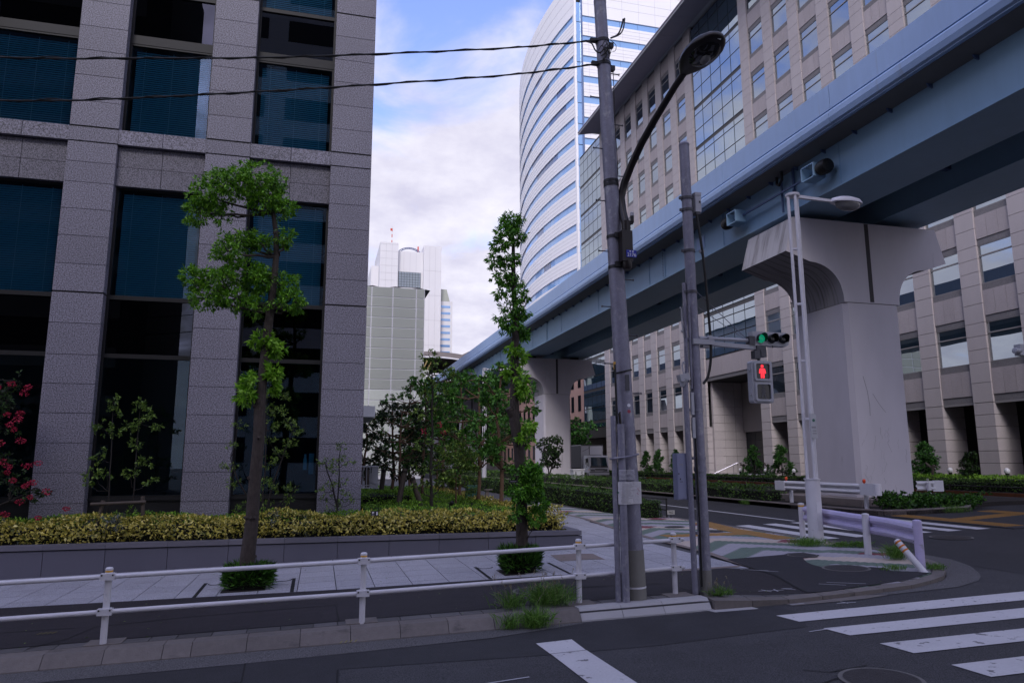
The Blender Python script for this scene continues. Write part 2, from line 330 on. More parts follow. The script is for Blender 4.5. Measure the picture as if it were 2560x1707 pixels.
# ---------------------------------------------------------------- mesh helpers
class MB:
    def __init__(s):
        s.v = []; s.f = []; s.m = []
    def add(s, vs, fs, mi=0):
        o = len(s.v); s.v += [tuple(p) for p in vs]; s.f += [tuple(i + o for i in q) for q in fs]; s.m += [mi] * len(fs)
        return s
    def box(s, x0, y0, z0, x1, y1, z1, mi=0):
        return s.add([(x0, y0, z0), (x1, y0, z0), (x1, y1, z0), (x0, y1, z0), (x0, y0, z1), (x1, y0, z1), (x1, y1, z1), (x0, y1, z1)],
                     [(0, 3, 2, 1), (4, 5, 6, 7), (0, 1, 5, 4), (1, 2, 6, 5), (2, 3, 7, 6), (3, 0, 4, 7)], mi)
    def hexa(s, low, up, mi=0):
        """eight corners: four low, four up (same turn)"""
        return s.add(list(low) + list(up), [(0, 3, 2, 1), (4, 5, 6, 7), (0, 1, 5, 4), (1, 2, 6, 5), (2, 3, 7, 6), (3, 0, 4, 7)], mi)
    def obox(s, c, size, rot, mi=0):
        hx, hy, hz_ = size[0] / 2, size[1] / 2, size[2] / 2
        vs = [Vector((sx * hx, sy * hy, sz_ * hz_)) for sz_ in (-1, 1) for sx, sy in ((-1, -1), (1, -1), (1, 1), (-1, 1))]
        c = Vector(c)
        return s.add([rot @ p + c for p in vs], [(0, 3, 2, 1), (4, 5, 6, 7), (0, 1, 5, 4), (1, 2, 6, 5), (2, 3, 7, 6), (3, 0, 4, 7)], mi)
    def bar(s, a, b, w, h, mi=0):
        a, b = Vector(a), Vector(b); d = b - a
        q = d.to_track_quat('Y', 'Z').to_matrix()
        return s.obox((a + b) / 2, (w, d.length, h), q, mi)
    def tube(s, pts, rad, n=10, caps=True, mi=0):
        pts = [Vector(p) for p in pts]
        if not isinstance(rad, (list, tuple)):
            rad = [rad] * len(pts)
        o = len(s.v); fs = []
        up = None
        for i, p in enumerate(pts):
            d = (pts[min(i + 1, len(pts) - 1)] - pts[max(i - 1, 0)]).normalized()
            if up is None:
                up = Vector((0, 0, 1)) if abs(d.z) < 0.9 else Vector((1, 0, 0))
            side = d.cross(up)
            if side.length < 1e-4:
                side = d.orthogonal()
            side.normalize(); up = side.cross(d).normalized()
            for k in range(n):
                a = 2 * math.pi * k / n
                s.v.append(tuple(p + (side * math.cos(a) + up * math.sin(a)) * rad[i]))
        for i in range(len(pts) - 1):
            for k in range(n):
                k2 = (k + 1) % n
                fs.append((o + i * n + k, o + i * n + k2, o + (i + 1) * n + k2, o + (i + 1) * n + k))
        if caps:
            fs.append(tuple(o + k for k in range(n))[::-1]); fs.append(tuple(o + (len(pts) - 1) * n + k for k in range(n)))
        s.f += fs; s.m += [mi] * len(fs)
        return s
    def cyl(s, x, y, z0, z1, r0, r1=None, n=16, mi=0):
        return s.tube([(x, y, z0), (x, y, z1)], [r0, r0 if r1 is None else r1], n, True, mi)
    def lathe(s, c, prof, n=16, axis=None, mi=0):
        """prof: (radius, height) along axis from c"""
        ax = Vector(axis or (0, 0, 1)).normalized(); a = ax.orthogonal().normalized(); b = ax.cross(a); c = Vector(c)
        o = len(s.v)
        for r, h in prof:
            for k in range(n):
                t = 2 * math.pi * k / n
                s.v.append(tuple(c + ax * h + (a * math.cos(t) + b * math.sin(t)) * r))
        fs = []
        for i in range(len(prof) - 1):
            for k in range(n):
                k2 = (k + 1) % n
                fs.append((o + i * n + k, o + i * n + k2, o + (i + 1) * n + k2, o + (i + 1) * n + k))
        fs.append(tuple(o + k for k in range(n))[::-1]); fs.append(tuple(o + (len(prof) - 1) * n + k for k in range(n)))
        s.f += fs; s.m += [mi] * len(fs)
        return s
    def prism(s, poly, fn0, fn1, mi=0):
        """poly: list of 2d points, fn0/fn1 map them to the two end positions"""
        n = len(poly); o = len(s.v)
        s.v += [tuple(fn0(*p)) for p in poly] + [tuple(fn1(*p)) for p in poly]
        fs = [tuple(o + k for k in range(n))[::-1], tuple(o + n + k for k in range(n))]
        for k in range(n):
            k2 = (k + 1) % n
            fs.append((o + k, o + k2, o + n + k2, o + n + k))
        s.f += fs; s.m += [mi] * len(fs)
        return s
    def mesh(s, name, mats, smooth=False):
        me = bpy.data.meshes.new(name)
        me.from_pydata(s.v, [], s.f)
        if not isinstance(mats, (list, tuple)):
            mats = [mats]
        for m in mats:
            me.materials.append(MATS[m] if isinstance(m, str) else m)
        if len(mats) > 1:
            me.polygons.foreach_set('material_index', s.m)
        bm = bmesh.new(); bm.from_mesh(me)
        lo = [v for v in bm.verts if not v.link_faces]
        if lo: bmesh.ops.delete(bm, geom=lo, context='VERTS')
        bmesh.ops.recalc_face_normals(bm, faces=bm.faces); bm.to_mesh(me); bm.free()
        if smooth:
            me.polygons.foreach_set('use_smooth', [True] * len(me.polygons))
            try:
                me.set_sharp_from_angle(angle=R(40))
            except Exception:
                pass
        me.update()
        return me
    def build(s, name, mats, parent=None, smooth=False, **k):
        return link(name, s.mesh(name, mats, smooth), parent, **k)

def link(name, me, parent=None, label=None, cat=None, group=None, kind=None):
    o = bpy.data.objects.new(name, me); COL.objects.link(o)
    if parent is not None:
        o.parent = parent
    tag(o, label, cat, group, kind)
    return o
def tag(o, label=None, cat=None, group=None, kind=None):
    if label: o['label'] = label
    if cat: o['category'] = cat
    if group: o['group'] = group
    if kind: o['kind'] = kind
    return o
def thing(name, label, cat, loc=(0, 0, 0), group=None):
    """an Empty at the thing's base; parts are built in world coordinates and keep them"""
    o = bpy.data.objects.new(name, None); COL.objects.link(o); o.location = loc; o.empty_display_size = 0.2
    tag(o, label, cat, group)
    return o
def put(name, mb, mats, parent, smooth=False, **k):
    """part built in world coordinates under a thing that stands at its own base"""
    ob = mb.build(name, mats, parent, smooth, **k)
    off = Vector((0, 0, 0)); q = parent
    while q is not None:
        off += q.location; q = q.parent
    ob.location = -off if not (ob.location.length) else ob.location - off
    return ob
def copy_tree(o, loc, label=None, rotz=0.0, scale=None):
    c = o.copy(); COL.objects.link(c); c.location = loc; c.rotation_euler = (0, 0, rotz)
    if scale: c.scale = scale
    if label: c['label'] = label
    def kids(a, b):
        for ch in list(a.children):
            k = ch.copy(); COL.objects.link(k); k.parent = b; k.matrix_parent_inverse = ch.matrix_parent_inverse.copy()
            kids(ch, k)
    kids(o, c)
    return c
_unit = {}
def unit_box(mat):
    if mat not in _unit:
        _unit[mat] = MB().box(-.5, -.5, -.5, .5, .5, .5).mesh('piece_' + mat, mat)
    return _unit[mat]
def wloc(parent):
    off = Vector((0, 0, 0)); q = parent
    while q is not None:
        off += q.location; q = q.parent
    return off
def piece(name, parent, x0, y0, z0, x1, y1, z1, mat):
    """an axis-aligned block as an object of its own, sharing one unit mesh per material"""
    o = bpy.data.objects.new(name, unit_box(mat)); COL.objects.link(o)
    o.parent = parent
    o.location = Vector(((x0 + x1) / 2, (y0 + y1) / 2, (z0 + z1) / 2)) - (wloc(parent) if parent else Vector())
    o.scale = (x1 - x0, y1 - y0, z1 - z0)
    return o
def pieces(name, parent, boxes, limit=300, far_name=None):
    """boxes: (x0,y0,z0,x1,y1,z1,mat). The largest in view become objects, the rest one joined part"""
    def key(b):
        c = np.array([(b[0] + b[3]) / 2, (b[1] + b[4]) / 2, (b[2] + b[5]) / 2 - EYE]); d = np.linalg.norm(c)
        infront = c @ np.array(_f)
        if infront <= 0.5: return 0
        px = (c @ np.array(_r)) / infront; py = (c @ np.array(_u)) / infront
        vis = abs(px) < 0.74 and abs(py) < 0.5
        s = sorted([b[3] - b[0], b[4] - b[1], b[5] - b[2]])
        return s[1] * s[2] / d ** 2 * (1 if vis else 1e-4)
    bs = sorted(boxes, key=key, reverse=True)
    for b in bs[:limit]:
        piece(name, parent, *b)
    rest = bs[limit:]
    if rest:
        ms = sorted({b[6] for b in rest}); mb = MB()
        for b in rest:
            mb.box(*b[:6], ms.index(b[6]))
        put(far_name or (name + '_field'), mb, ms, parent, kind='stuff')

def drape(name, poly, off, mat, prof=gz, parent=None, cuts=(-12, 5.3, 6.5, 24), thick=0.0, **k):
    """a sheet laid on the sloping ground"""
    bm = bmesh.new()
    vs = [bm.verts.new((x, y, 0)) for x, y in poly]
    f = bm.faces.new(vs)
    if f.normal.z < 0: bmesh.ops.reverse_faces(bm, faces=[f])
    bm.normal_update()
    for c in cuts:
        g = bm.verts[:] + bm.edges[:] + bm.faces[:]
        bmesh.ops.bisect_plane(bm, geom=g, plane_co=(c, 0, 0), plane_no=(1, 0, 0))
    bmesh.ops.triangulate(bm, faces=bm.faces[:])
    if thick:
        r = bmesh.ops.extrude_face_region(bm, geom=bm.faces[:])
        for e in r['geom']:
            if isinstance(e, bmesh.types.BMVert): e.co.z -= thick
    for v in bm.verts:
        v.co.z += prof(v.co.x) + off
    bmesh.ops.recalc_face_normals(bm, faces=bm.faces)
    me = bpy.data.meshes.new(name); bm.to_mesh(me); bm.free(); me.materials.append(MATS[mat])
    o = link(name, me, None, **k)
    if parent is not None:
        o.parent = parent; o.location = -wloc(parent)
    return o
def line_strip(a, b, w):
    a, b = Vector((*a, 0)), Vector((*b, 0)); d = (b - a).normalized(); n = Vector((-d.y, d.x, 0)) * w / 2
    return [(p.x, p.y) for p in (a - n, b - n, b + n, a + n)]
def path_strip(pts, w):
    """closed polygon around a polyline"""
    P = [Vector((*p, 0)) for p in pts]; L_, R_ = [], []
    for i, p in enumerate(P):
        d = (P[min(i + 1, len(P) - 1)] - P[max(i - 1, 0)]).normalized(); n = Vector((-d.y, d.x, 0)) * w / 2
        L_.append(p + n); R_.append(p - n)
    return [(p.x, p.y) for p in R_ + L_[::-1]]
def disc(c, rx, ry=None, n=24):
    ry = ry or rx
    return [(c[0] + rx * math.cos(2 * math.pi * k / n), c[1] + ry * math.sin(2 * math.pi * k / n)) for k in range(n)]

# ---------------------------------------------------------------- leaves
def np_mesh(name, V, F, mat):
    me = bpy.data.meshes.new(name)
    V = np.asarray(V, np.float32); F = np.asarray(F, np.int32)
    me.vertices.add(len(V)); me.vertices.foreach_set('co', V.ravel())
    nf, k = F.shape
    me.loops.add(nf * k); me.loops.foreach_set('vertex_index', F.ravel())
    me.polygons.add(nf); me.polygons.foreach_set('loop_start', np.arange(0, nf * k, k, dtype=np.int32))
    me.polygons.foreach_set('loop_total', np.full(nf, k, np.int32))
    me.materials.append(MATS[mat]); me.update(calc_edges=True); me.validate()
    return me
def unitv(a):
    return a / np.maximum(np.linalg.norm(a, axis=-1, keepdims=True), 1e-6)
def leaves(P, U, Nrm, L, Wd, fold=0.18):
    """leaf blades: base P, axis U, face normal Nrm, length L, width Wd -> folded diamonds"""
    U = unitv(U); S = unitv(np.cross(Nrm, U)); Nn = np.cross(U, S)
    L = np.asarray(L).reshape(-1, 1); Wd = np.asarray(Wd).reshape(-1, 1)
    a = P; b = P + U * L * 0.45 + S * Wd / 2 + Nn * Wd * fold; c = P + U * L - Nn * L * 0.08; d = P + U * L * 0.45 - S * Wd / 2 + Nn * Wd * fold
    V = np.stack([a, b, c, d], 1).reshape(-1, 3)
    n = len(P); F = np.arange(n * 4).reshape(n, 4)
    return V, F
def rdir(n):
    return unitv(rng.normal(size=(n, 3)))
def cluster_leaves(C, D, per, spread, ll, lw, droop=0.25, up=0.3, jitter=0.8):
    """per leaves fan out around each twig end C along direction D"""
    C = np.repeat(C, per, 0); D = np.repeat(D, per, 0); n = len(C)
    U = unitv(D * 0.6 + rdir(n) * jitter + np.array([0, 0, -droop]))
    P = C + rdir(n) * spread * rng.random((n, 1))
    Nn = unitv(rdir(n) * 0.7 + np.array([0, 0, 1.0]) * up + D * 0.3)
    s = rng.uniform(0.7, 1.2, n)
    return leaves(P, U, Nn, ll * s, lw * s)
def merge(parts):
    V = []; F = []; o = 0
    for v, f in parts:
        V.append(v); F.append(f + o); o += len(v)
    return np.concatenate(V), np.concatenate(F)
def lobes_foliage(lobes, per=9, ll=0.09, lw=0.036, spread=0.06, droop=0.25, shell=0.55, jitter=0.8):
    """lobes: (cx,cy,cz,rx,ry,rz,twigs)"""
    out = []
    for cx, cy, cz, rx, ry, rz, n in lobes:
        d = rdir(n); r = shell + (1 - shell) * rng.random((n, 1)) ** 0.6
        r *= 1 + 0.18 * np.sin(d[:, :1] * 7 + cx * 5) * np.cos(d[:, 1:2] * 6 + cz * 3)
        C = np.array([cx, cy, cz]) + d * r * np.array([rx, ry, rz])
        out.append(cluster_leaves(C, d, per, spread, ll, lw, droop, jitter=jitter))
    return merge(out)
def limb(mb, pts, r0, r1, n=8, wob=0.03):
    P = [Vector(p) for p in pts]; full = []
    for i in range(len(P) - 1):
        for k in range(3):
            t = k / 3; full.append(P[i].lerp(P[i + 1], t) + Vector(rng.normal(size=3) * wob * (0.0 if (i == 0 and k == 0) else 1)))
    full.append(P[-1])
    m = len(full)
    mb.tube(full, [r0 + (r1 - r0) * i / (m - 1) for i in range(m)], n)

def box_foliage(x0, y0, z0, x1, y1, z1, n, ll, lw, sides='tnswe', bulge=0.06, up=0.5, wave=0.04):
    """leaf shell of a clipped hedge: t top, s front(-y), n back, w/e ends"""
    areas = {'t': (x1 - x0) * (y1 - y0), 's': (x1 - x0) * (z1 - z0), 'n': (x1 - x0) * (z1 - z0), 'w': (y1 - y0) * (z1 - z0), 'e': (y1 - y0) * (z1 - z0)}
    tot = sum(areas[k] for k in sides); out = []
    for k in sides:
        m = max(int(n * areas[k] / tot), 4)
        a, b = rng.random(m), rng.random(m); dep = np.abs(rng.normal(size=m)) * bulge * 0.7 - bulge * 0.5
        if k == 't': P = np.stack([x0 + a * (x1 - x0), y0 + b * (y1 - y0), z1 - dep], 1); nn = (0, 0, 1)
        if k == 's': P = np.stack([x0 + a * (x1 - x0), y0 + dep, z0 + b * (z1 - z0)], 1); nn = (0, -1, 0)
        if k == 'n': P = np.stack([x0 + a * (x1 - x0), y1 - dep, z0 + b * (z1 - z0)], 1); nn = (0, 1, 0)
        if k == 'w': P = np.stack([x0 + dep, y0 + a * (y1 - y0), z0 + b * (z1 - z0)], 1); nn = (-1, 0, 0)
        if k == 'e': P = np.stack([x1 - dep, y0 + a * (y1 - y0), z0 + b * (z1 - z0)], 1); nn = (1, 0, 0)
        w = np.sin(P[:, 0] * 3.1 + P[:, 1] * 1.7) + np.sin(P[:, 0] * 7.3 - P[:, 1] * 5.1) * 0.6 + np.sin(P[:, 2] * 9 + P[:, 0] * 2)
        P = P + np.array(nn) * (w * wave)[:, None]
        nn = np.array(nn, float)
        U = unitv(rdir(m) + nn * 0.5 + np.array([0, 0, 0.25])); N_ = unitv(rdir(m) * 0.8 + nn * 0.8 + np.array([0, 0, up]))
        s = rng.uniform(0.7, 1.25, m)
        out.append(leaves(P, U, N_, ll * s, lw * s))
    return merge(out)
def hedge(name, label, box, n, ll, lw, mat, cat='hedge', sides='tnswe', core=0.07, group=None, wave=0.04, extra=None, bulge=0.06):
    x0, y0, z0, x1, y1, z1 = box
    t = thing(name, label, cat, ((x0 + x1) / 2, (y0 + y1) / 2, z0), group)
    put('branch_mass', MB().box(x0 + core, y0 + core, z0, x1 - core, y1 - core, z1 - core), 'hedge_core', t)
    V, F = box_foliage(x0, y0, z0, x1, y1, z1, n, ll, lw, sides, wave=wave, bulge=bulge)
    if extra is not None: V, F = merge([(V, F)] + extra)
    o = link('foliage', np_mesh('foliage', V, F, mat), t); o.location = -wloc(t)
    return t
# ================================================================ ground, roads, pavements
ground = drape('ground', [(-500, -300), (900, -300), (900, 1200), (-500, 1200)], 0.0, 'asphalt', kind='structure')
road = drape('road', [(11.7, 9.75), (60, 9.75), (60, 300), (11.7, 300)], 0.004, 'asphalt_fresh', cuts=(24,), kind='structure')
sheet = lambda name, poly, off, mat, **k: drape(name, poly, off, mat, gz, **k)
sheet('asphalt_seam', [(-30, 8.42), (-0.72, 8.30), (-0.70, 7.9), (0.27, 7.93), (0.29, 8.40), (2.6, 8.14), (3.9, 8.08), (6.0, 8.24), (6.4, 8.9), (6.4, 9.45), (3.5, 9.45), (2.1, 9.08), (-30, 9.04)], 0.004, 'asphalt_fresh', parent=ground)
sheet('asphalt_seam', [(-30, 5.2), (-3.0, 5.4), (-0.72, 7.2), (-0.72, 8.29), (-30, 8.41)], 0.004, 'asphalt_walk', parent=ground)
sheet('gutter', [(-40, 9.04), (-0.74, 8.99), (0.3, 9.02), (2.14, 9.11), (3.45, 9.42), (3.45, 9.56), (-40, 9.56)], 0.008, 'gutter', parent=ground)
sheet('gutter', [(5.38, 9.38), (6.05, 9.36), (6.02, 9.62), (5.3, 9.62)], 0.008, 'kerb_new', parent=ground)
sheet('gutter', [(6.6, 9.36), (7.84, 9.38), (8.34, 9.48), (8.2, 9.72), (6.55, 9.62)], 0.008, 'kerb', parent=ground)
AP = [(8.34, 9.5), (9.78, 9.6), (10.5, 9.9), (10.84, 10.17), (11.12, 10.46), (11.64, 11.12), (12.0, 11.88), (12.06, 12.6), (12.09, 14.56), (12.05, 17.08), (12.0, 20), (11.95, 24), (11.9, 120)]
KO = [(5.45, 9.52), (6.2, 9.5), (7.0, 9.52), (8.03, 9.62), (9.09, 9.76), (9.95, 10.09), (10.36, 10.39), (10.76, 10.82), (11.29, 11.56), (11.55, 12.4), (11.65, 14), (11.66, 17), (11.62, 20), (11.56, 24), (11.5, 120)]
KI = [(5.45, 9.72), (6.2, 9.68), (7.0, 9.70), (8.0, 9.80), (9.03, 9.94), (9.86, 10.25), (10.23, 10.51), (10.61, 10.94), (11.12, 11.64), (11.37, 12.44), (11.47, 14), (11.48, 17), (11.44, 20), (11.38, 24), (11.32, 120)]
sheet('gutter', AP + KO[3:][::-1], 0.008, 'gutter', parent=ground)
# small cracks and survey paint on the road
for a in ([(-0.72, 9.0), (-0.69, 8.3), (-0.73, 7.6), (-0.66, 6.9)], [(0.27, 8.37), (0.25, 7.9), (0.31, 7.2)], [(3.0, 5.7), (4.2, 6.1), (4.9, 6.35), (5.6, 6.5)], [(4.8, 6.7), (5.0, 6.55), (5.5, 6.62)]):
    sheet('crack', path_strip(a, 0.018), 0.0085, 'crack', parent=ground)
for a, b in (((1.6, 7.35), (2.13, 7.42)), ((1.62, 7.36), (1.70, 7.05)), ((5.85, 8.0), (6.35, 8.06)), ((7.25, 9.25), (7.55, 9.22)), ((7.38, 9.34), (7.40, 9.20)), ((6.6, 9.42), (6.85, 9.44))):
    sheet('survey_mark', line_strip(a, b, 0.025), 0.0095, 'survey_mark', parent=ground)
# crossing over the near street, stop line, crossing over the avenue
near_x = [[(6.01, 8.90), (6.07, 8.49), (10.6, 8.47), (10.5, 8.95)], [(6.11, 8.08), (6.17, 7.68), (9.75, 7.64), (9.65, 8.09)], [(6.22, 7.26), (6.26, 6.81), (9.9, 6.76), (9.9, 7.21)], [(6.27, 6.34), (6.29, 5.90), (9.9, 5.85), (9.9, 6.30)], [(6.33, 5.45), (6.36, 5.0), (9.9, 4.95), (9.9, 5.40)]]
for i, p in enumerate(near_x):
    sheet('crossing_stripe', p, 0.009, 'road_paint' if i < 2 else 'road_paint_worn', parent=ground)
sheet('stop_line', [(2.57, 8.66), (3.03, 8.69), (3.02, 8.18), (2.59, 8.17)], 0.009, 'road_paint', parent=ground)
sheet('stop_line', [(2.595, 8.155), (3.025, 8.165), (3.12, 4.9), (2.67, 4.9)], 0.009, 'road_paint_worn', parent=ground)
for i, x in enumerate((12.05, 12.98, 13.92, 14.86, 15.80, 16.73)):
    sheet('crossing_stripe', [(x, 15.66), (x + 0.45, 15.66), (x + 0.45, 19.62), (x, 19.62)], 0.013, 'road_paint', parent=road)
sheet('lane_line', [(14.28, 20.0), (14.42, 20.0), (14.35, 60), (14.21, 60)], 0.013, 'road_paint', parent=road)
for y0, y1 in ((20.9, 21.05), (19.0, 19.15)):
    sheet('lane_line', [(27.3, y0), (40, y0 + 0.2), (40, y1 + 0.2), (27.3, y1)], 0.013, 'road_paint', parent=road)
for i in range(5):
    sheet('crossing_stripe', [(27.4 + i * 0.93, 14.9), (27.85 + i * 0.93, 14.9), (27.85 + i * 0.93, 18.6), (27.4 + i * 0.93, 18.6)], 0.013, 'road_paint', parent=road)
# sidewalk block
side = drape('sidewalk', [(-40, 9.6)] + [(5.44, 9.6)] + KI[1:] + [(-40, 120)], -0.03, 'slab_joint', sz, thick=0.3, kind='structure')
S_ = lambda name, poly, off, mat, **k: drape(name, poly, off, mat, sz, parent=side, **k)
def flat(lst, name, parent, limit=300, field=None):
    """lst: (x0,x1,y0,y1,thick,mat,lift) paving pieces lying on the slope"""
    def key(b):
        c = np.array([(b[0] + b[1]) / 2, (b[2] + b[3]) / 2, sz(b[0]) - EYE]); fr = c @ np.array(_f)
        if fr < 1: return 0
        px = (c @ np.array(_r)) / fr
        return (b[1] - b[0]) * (b[3] - b[2]) / fr ** 3 * (1 if abs(px) < 0.72 else 1e-4)
    lst = sorted(lst, key=key, reverse=True)
    for x0, x1, y0, y1, th, mat, lift in lst[:limit]:
        o = bpy.data.objects.new(name, unit_box(mat)); COL.objects.link(o); o.parent = parent
        sl_ = (sz(x1) - sz(x0)) / (x1 - x0)
        o.location = Vector(((x0 + x1) / 2, (y0 + y1) / 2, (sz(x0) + sz(x1)) / 2 + lift - th / 2)) - wloc(parent)
        o.scale = (x1 - x0, y1 - y0, th); o.rotation_euler = (0, -math.atan(sl_), 0)
    rest = lst[limit:]
    if rest:
        ms = sorted({b[5] for b in rest}); mb = MB()
        for x0, x1, y0, y1, th, mat, lift in rest:
            q = [(x0, y0), (x1, y0), (x1, y1), (x0, y1)]
            mb.hexa([(x, y, sz(x) + lift - th) for x, y in q], [(x, y, sz(x) + lift) for x, y in q], ms.index(mat))
        put(field or name + '_field', mb, ms, parent, kind='stuff')
BX = [(7.76, 9.7), (7.76, 12.2), (7.95, 13.27), (8.14, 14.49), (8.21, 16.6), (8.45, 20.5), (8.8, 23.5), (8.85, 26), (8.95, 29.4), (9.0, 60)]
def bxf(y): return float(np.interp(y, [p[1] for p in BX], [p[0] for p in BX]))
# granite slabs
sl = []
g_ = 0.007
for r_ in range(8):
    y0 = 12.20 + r_ * 0.62 - (0.0 if r_ else 0.0); y1 = y0 + 0.62
    for c_ in range(34):
        x0 = -13.3 + c_ * 0.62
        x1 = x0 + 0.62
        if (y0 + y1) / 2 > 16.3 and x0 < 5.9: continue
        lim = bxf((y0 + y1) / 2) - 0.08
        if x0 + 0.1 > lim: continue
        sl.append((x0 + g_, min(x1, lim) - g_, y0 + g_, min(y1, 16.35 if x0 < 5.7 else 99) - g_, 0.04, 'slab', 0.0))
for r_ in range(36):
    y0 = 17.16 + r_ * 0.62
    for c_ in range(6):
        x0 = 6.02 + c_ * 0.62; lim = bxf(y0) - 0.08
        if x0 + 0.1 > lim: continue
        sl.append((x0 + g_, min(x0 + 0.62, lim) - g_, y0 + g_, y0 + 0.62 - g_, 0.04, 'slab', 0.0))
flat(sl, 'paving_slab', side)
# asphalt walkway, seams
S_('asphalt_walkway', [(-40, 10.08), (5.3, 10.08), (6.1, 9.92), (7.14, 9.74), (7.31, 10.31), (7.63, 11.22), (7.74, 12.1), (7.3, 12.34), (5.12, 12.33), (2.95, 12.45), (0.4, 12.50), (-2.1, 12.74), (-4.6, 12.98), (-40, 14.2)], 0.006, 'asphalt_walk')
for a in ([(-3.2, 9.95), (-2.9, 10.35), (-2.75, 10.95), (-1.6, 11.15), (0.3, 11.2), (0.32, 10.1)], [(-9, 11.4), (-3.0, 10.98)], [(3.2, 11.3), (5.4, 10.9), (5.5, 10.1)], [(2.6, 10.9), (3.4, 11.2), (4.4, 11.0)], [(5.7, 10.2), (6.6, 10.1), (7.2, 10.15)]):
    S_('asphalt_joint', path_strip(a, 0.022), 0.0095, 'crack')
S_('asphalt_patch', [(7.94, 13.28), (9.3, 13.38), (9.51, 13.52), (9.82, 13.47), (9.88, 13.02), (9.64, 12.79), (9.33, 12.81), (9.05, 12.31), (8.95, 12.01), (8.93, 11.77), (8.87, 11.4), (9.4, 11.3), (9.68, 11.37), (9.81, 11.17), (9.67, 10.85), (9.98, 10.66), (10.06, 10.44), (9.29, 10.08), (8.13, 9.86), (7.52, 9.74), (7.14, 9.755), (7.31, 10.31), (7.63, 11.22), (7.75, 12.25)], 0.010, 'asphalt_patch')
S_('asphalt_joint', path_strip([(7.14, 9.76), (7.31, 10.31), (7.63, 11.22), (7.75, 12.2)], 0.03), 0.0145, 'crack')
S_('edging_strip', path_strip([(7.84, 12.25)] + [(p[0], p[1]) for p in BX[2:]], 0.16), 0.003, 'strip_stone')
S_('edging_strip', [(5.9, 12.36), (7.6, 12.34), (7.75, 12.5), (6.1, 12.55)], 0.008, 'strip_stone')
for a, b in (((7.5, 12.0), (7.9, 11.55)), ((7.45, 12.05), (7.8, 11.7)), ((6.55, 10.12), (6.95, 10.05)), ((6.65, 10.2), (6.7, 10.0)), ((6.85, 10.17), (6.8, 9.98)), ((6.98, 10.16), (7.12, 10.0)), ((7.95, 10.35), (8.4, 10.0)), ((7.75, 10.28), (8.05, 10.02)), ((7.0, 10.15), (7.15, 10.12))):
    S_('survey_mark', line_strip(a, b, 0.022), 0.0165, 'survey_mark')
for c in ((-3.35, 10.75), (0.3, 8.9)):
    for k in range(4):
        S_('survey_mark', line_strip((c[0] + k * 0.055, c[1] - 0.05), (c[0] + k * 0.055 + 0.03, c[1] + 0.05), 0.012), 0.0165, 'survey_yellow')
# patterned pavers
pv = []
for r_ in range(250):
    y0 = 9.75 + r_ * 0.105
    xa = bxf(y0 + 0.05) + 0.09
    xb = float(np.interp(y0, [p[1] for p in KI], [p[0] for p in KI])) - 0.02 if y0 > 9.95 else 9.0
    if y0 > 22.6: xb = 10.6 - (y0 - 22.6) * 0.07
    if y0 < 10.6: xb = float(np.interp(y0, [9.80, 9.94, 10.25, 10.51, 10.94], [8.0, 9.03, 9.86, 10.23, 10.61])) - 0.02
    x0 = xa - (r_ % 2) * 0.1
    while x0 < xb - 0.05:
        xm, ym = x0 + 0.1, y0 + 0.05
        tri = abs(((xm / 3.1) % 2) - 1)
        v = (ym * 0.62 + tri * 1.9) % 2.2
        cell = int((ym * 0.62 + tri * 1.9) / 2.2)
        colr = 'pv_green' if v < 0.42 else 'pv_grey' if v < 0.85 else 'pv_green' if v < 1.25 else 'pv_cream' if v < 1.75 else 'pv_grey'
        du = ((xm + (cell % 2) * 1.55) % 3.1) - 1.55
        if abs(du) * 0.9 + abs(((ym + cell * 0.4) % 2.6) - 1.3) * 1.1 < 0.42: colr = 'pv_red'
        pv.append((max(x0, xa) + 0.003, min(x0 + 0.2, xb) - 0.003, y0 + 0.003, y0 + 0.102, 0.03, colr, 0.0))
        x0 += 0.2
flat([p for p in pv if p[1] - p[0] > 0.03], 'paver', side)
# tactile warning tiles
tt = []
for k in range(7):
    x = 8.72 + k * 0.3; tt.append((x, x + 0.292, 17.62 - k * 0.06, 17.62 - k * 0.06 + 0.292, 0.03, 'tactile', 0.005)); tt.append((x, x + 0.292, 17.32 - k * 0.06, 17.32 - k * 0.06 + 0.292, 0.03, 'tactile', 0.005))
for k in range(16):
    y = 15.7 + k * 0.3; x = 10.72 + 0.05 * max(k - 8, 0); tt.append((x, x + 0.292, y, y + 0.292, 0.03, 'tactile', 0.0065)); tt.append((x + 0.3, x + 0.592, y, y + 0.292, 0.03, 'tactile', 0.0065))
flat(tt, 'tactile_tile', side)
# kerb stones along the near street
kx = [-13.3 + 0.61 * i for i in range(17)]
kx = [x for x in kx if x < -3.2] + [-2.92, -2.3, -1.68, -1.37, -0.76, -0.15, 0.45, 1.06, 1.67, 2.27, 2.87, 3.46]
def kerb_stone(a, b, ya, yb, mat, top=0.0, parent=side):
    g = 0.0035; x0, x1 = a + g, b - g
    mb = MB(); P = lambda x, y, z: (x, y, z)
    sec = [(ya, -0.1), (ya + 0.015, 0.02), (ya + 0.11, hs(a) - 0.02 + top), (ya + 0.13, hs(a) + top), (yb, hs(a) + top), (yb, -0.1)]
    mb.prism(sec, lambda y, z: (x0, y, gz(x0) + z), lambda y, z: (x1, y, gz(x1) + z))
    return put('kerb_stone', mb, mat, parent)
for a, b in zip(kx[:-1], kx[1:]):
    kerb_stone(a, b, 9.48, 9.84, 'kerb')
for a, b in ((3.47, 4.08), (4.08, 4.70), (4.70, 5.42)):
    kerb_stone(a, b, 9.52, 9.84, 'kerb_new', 0.005)
def seg_len(pl):
    return [math.dist(pl[i], pl[i + 1]) for i in range(len(pl) - 1)]
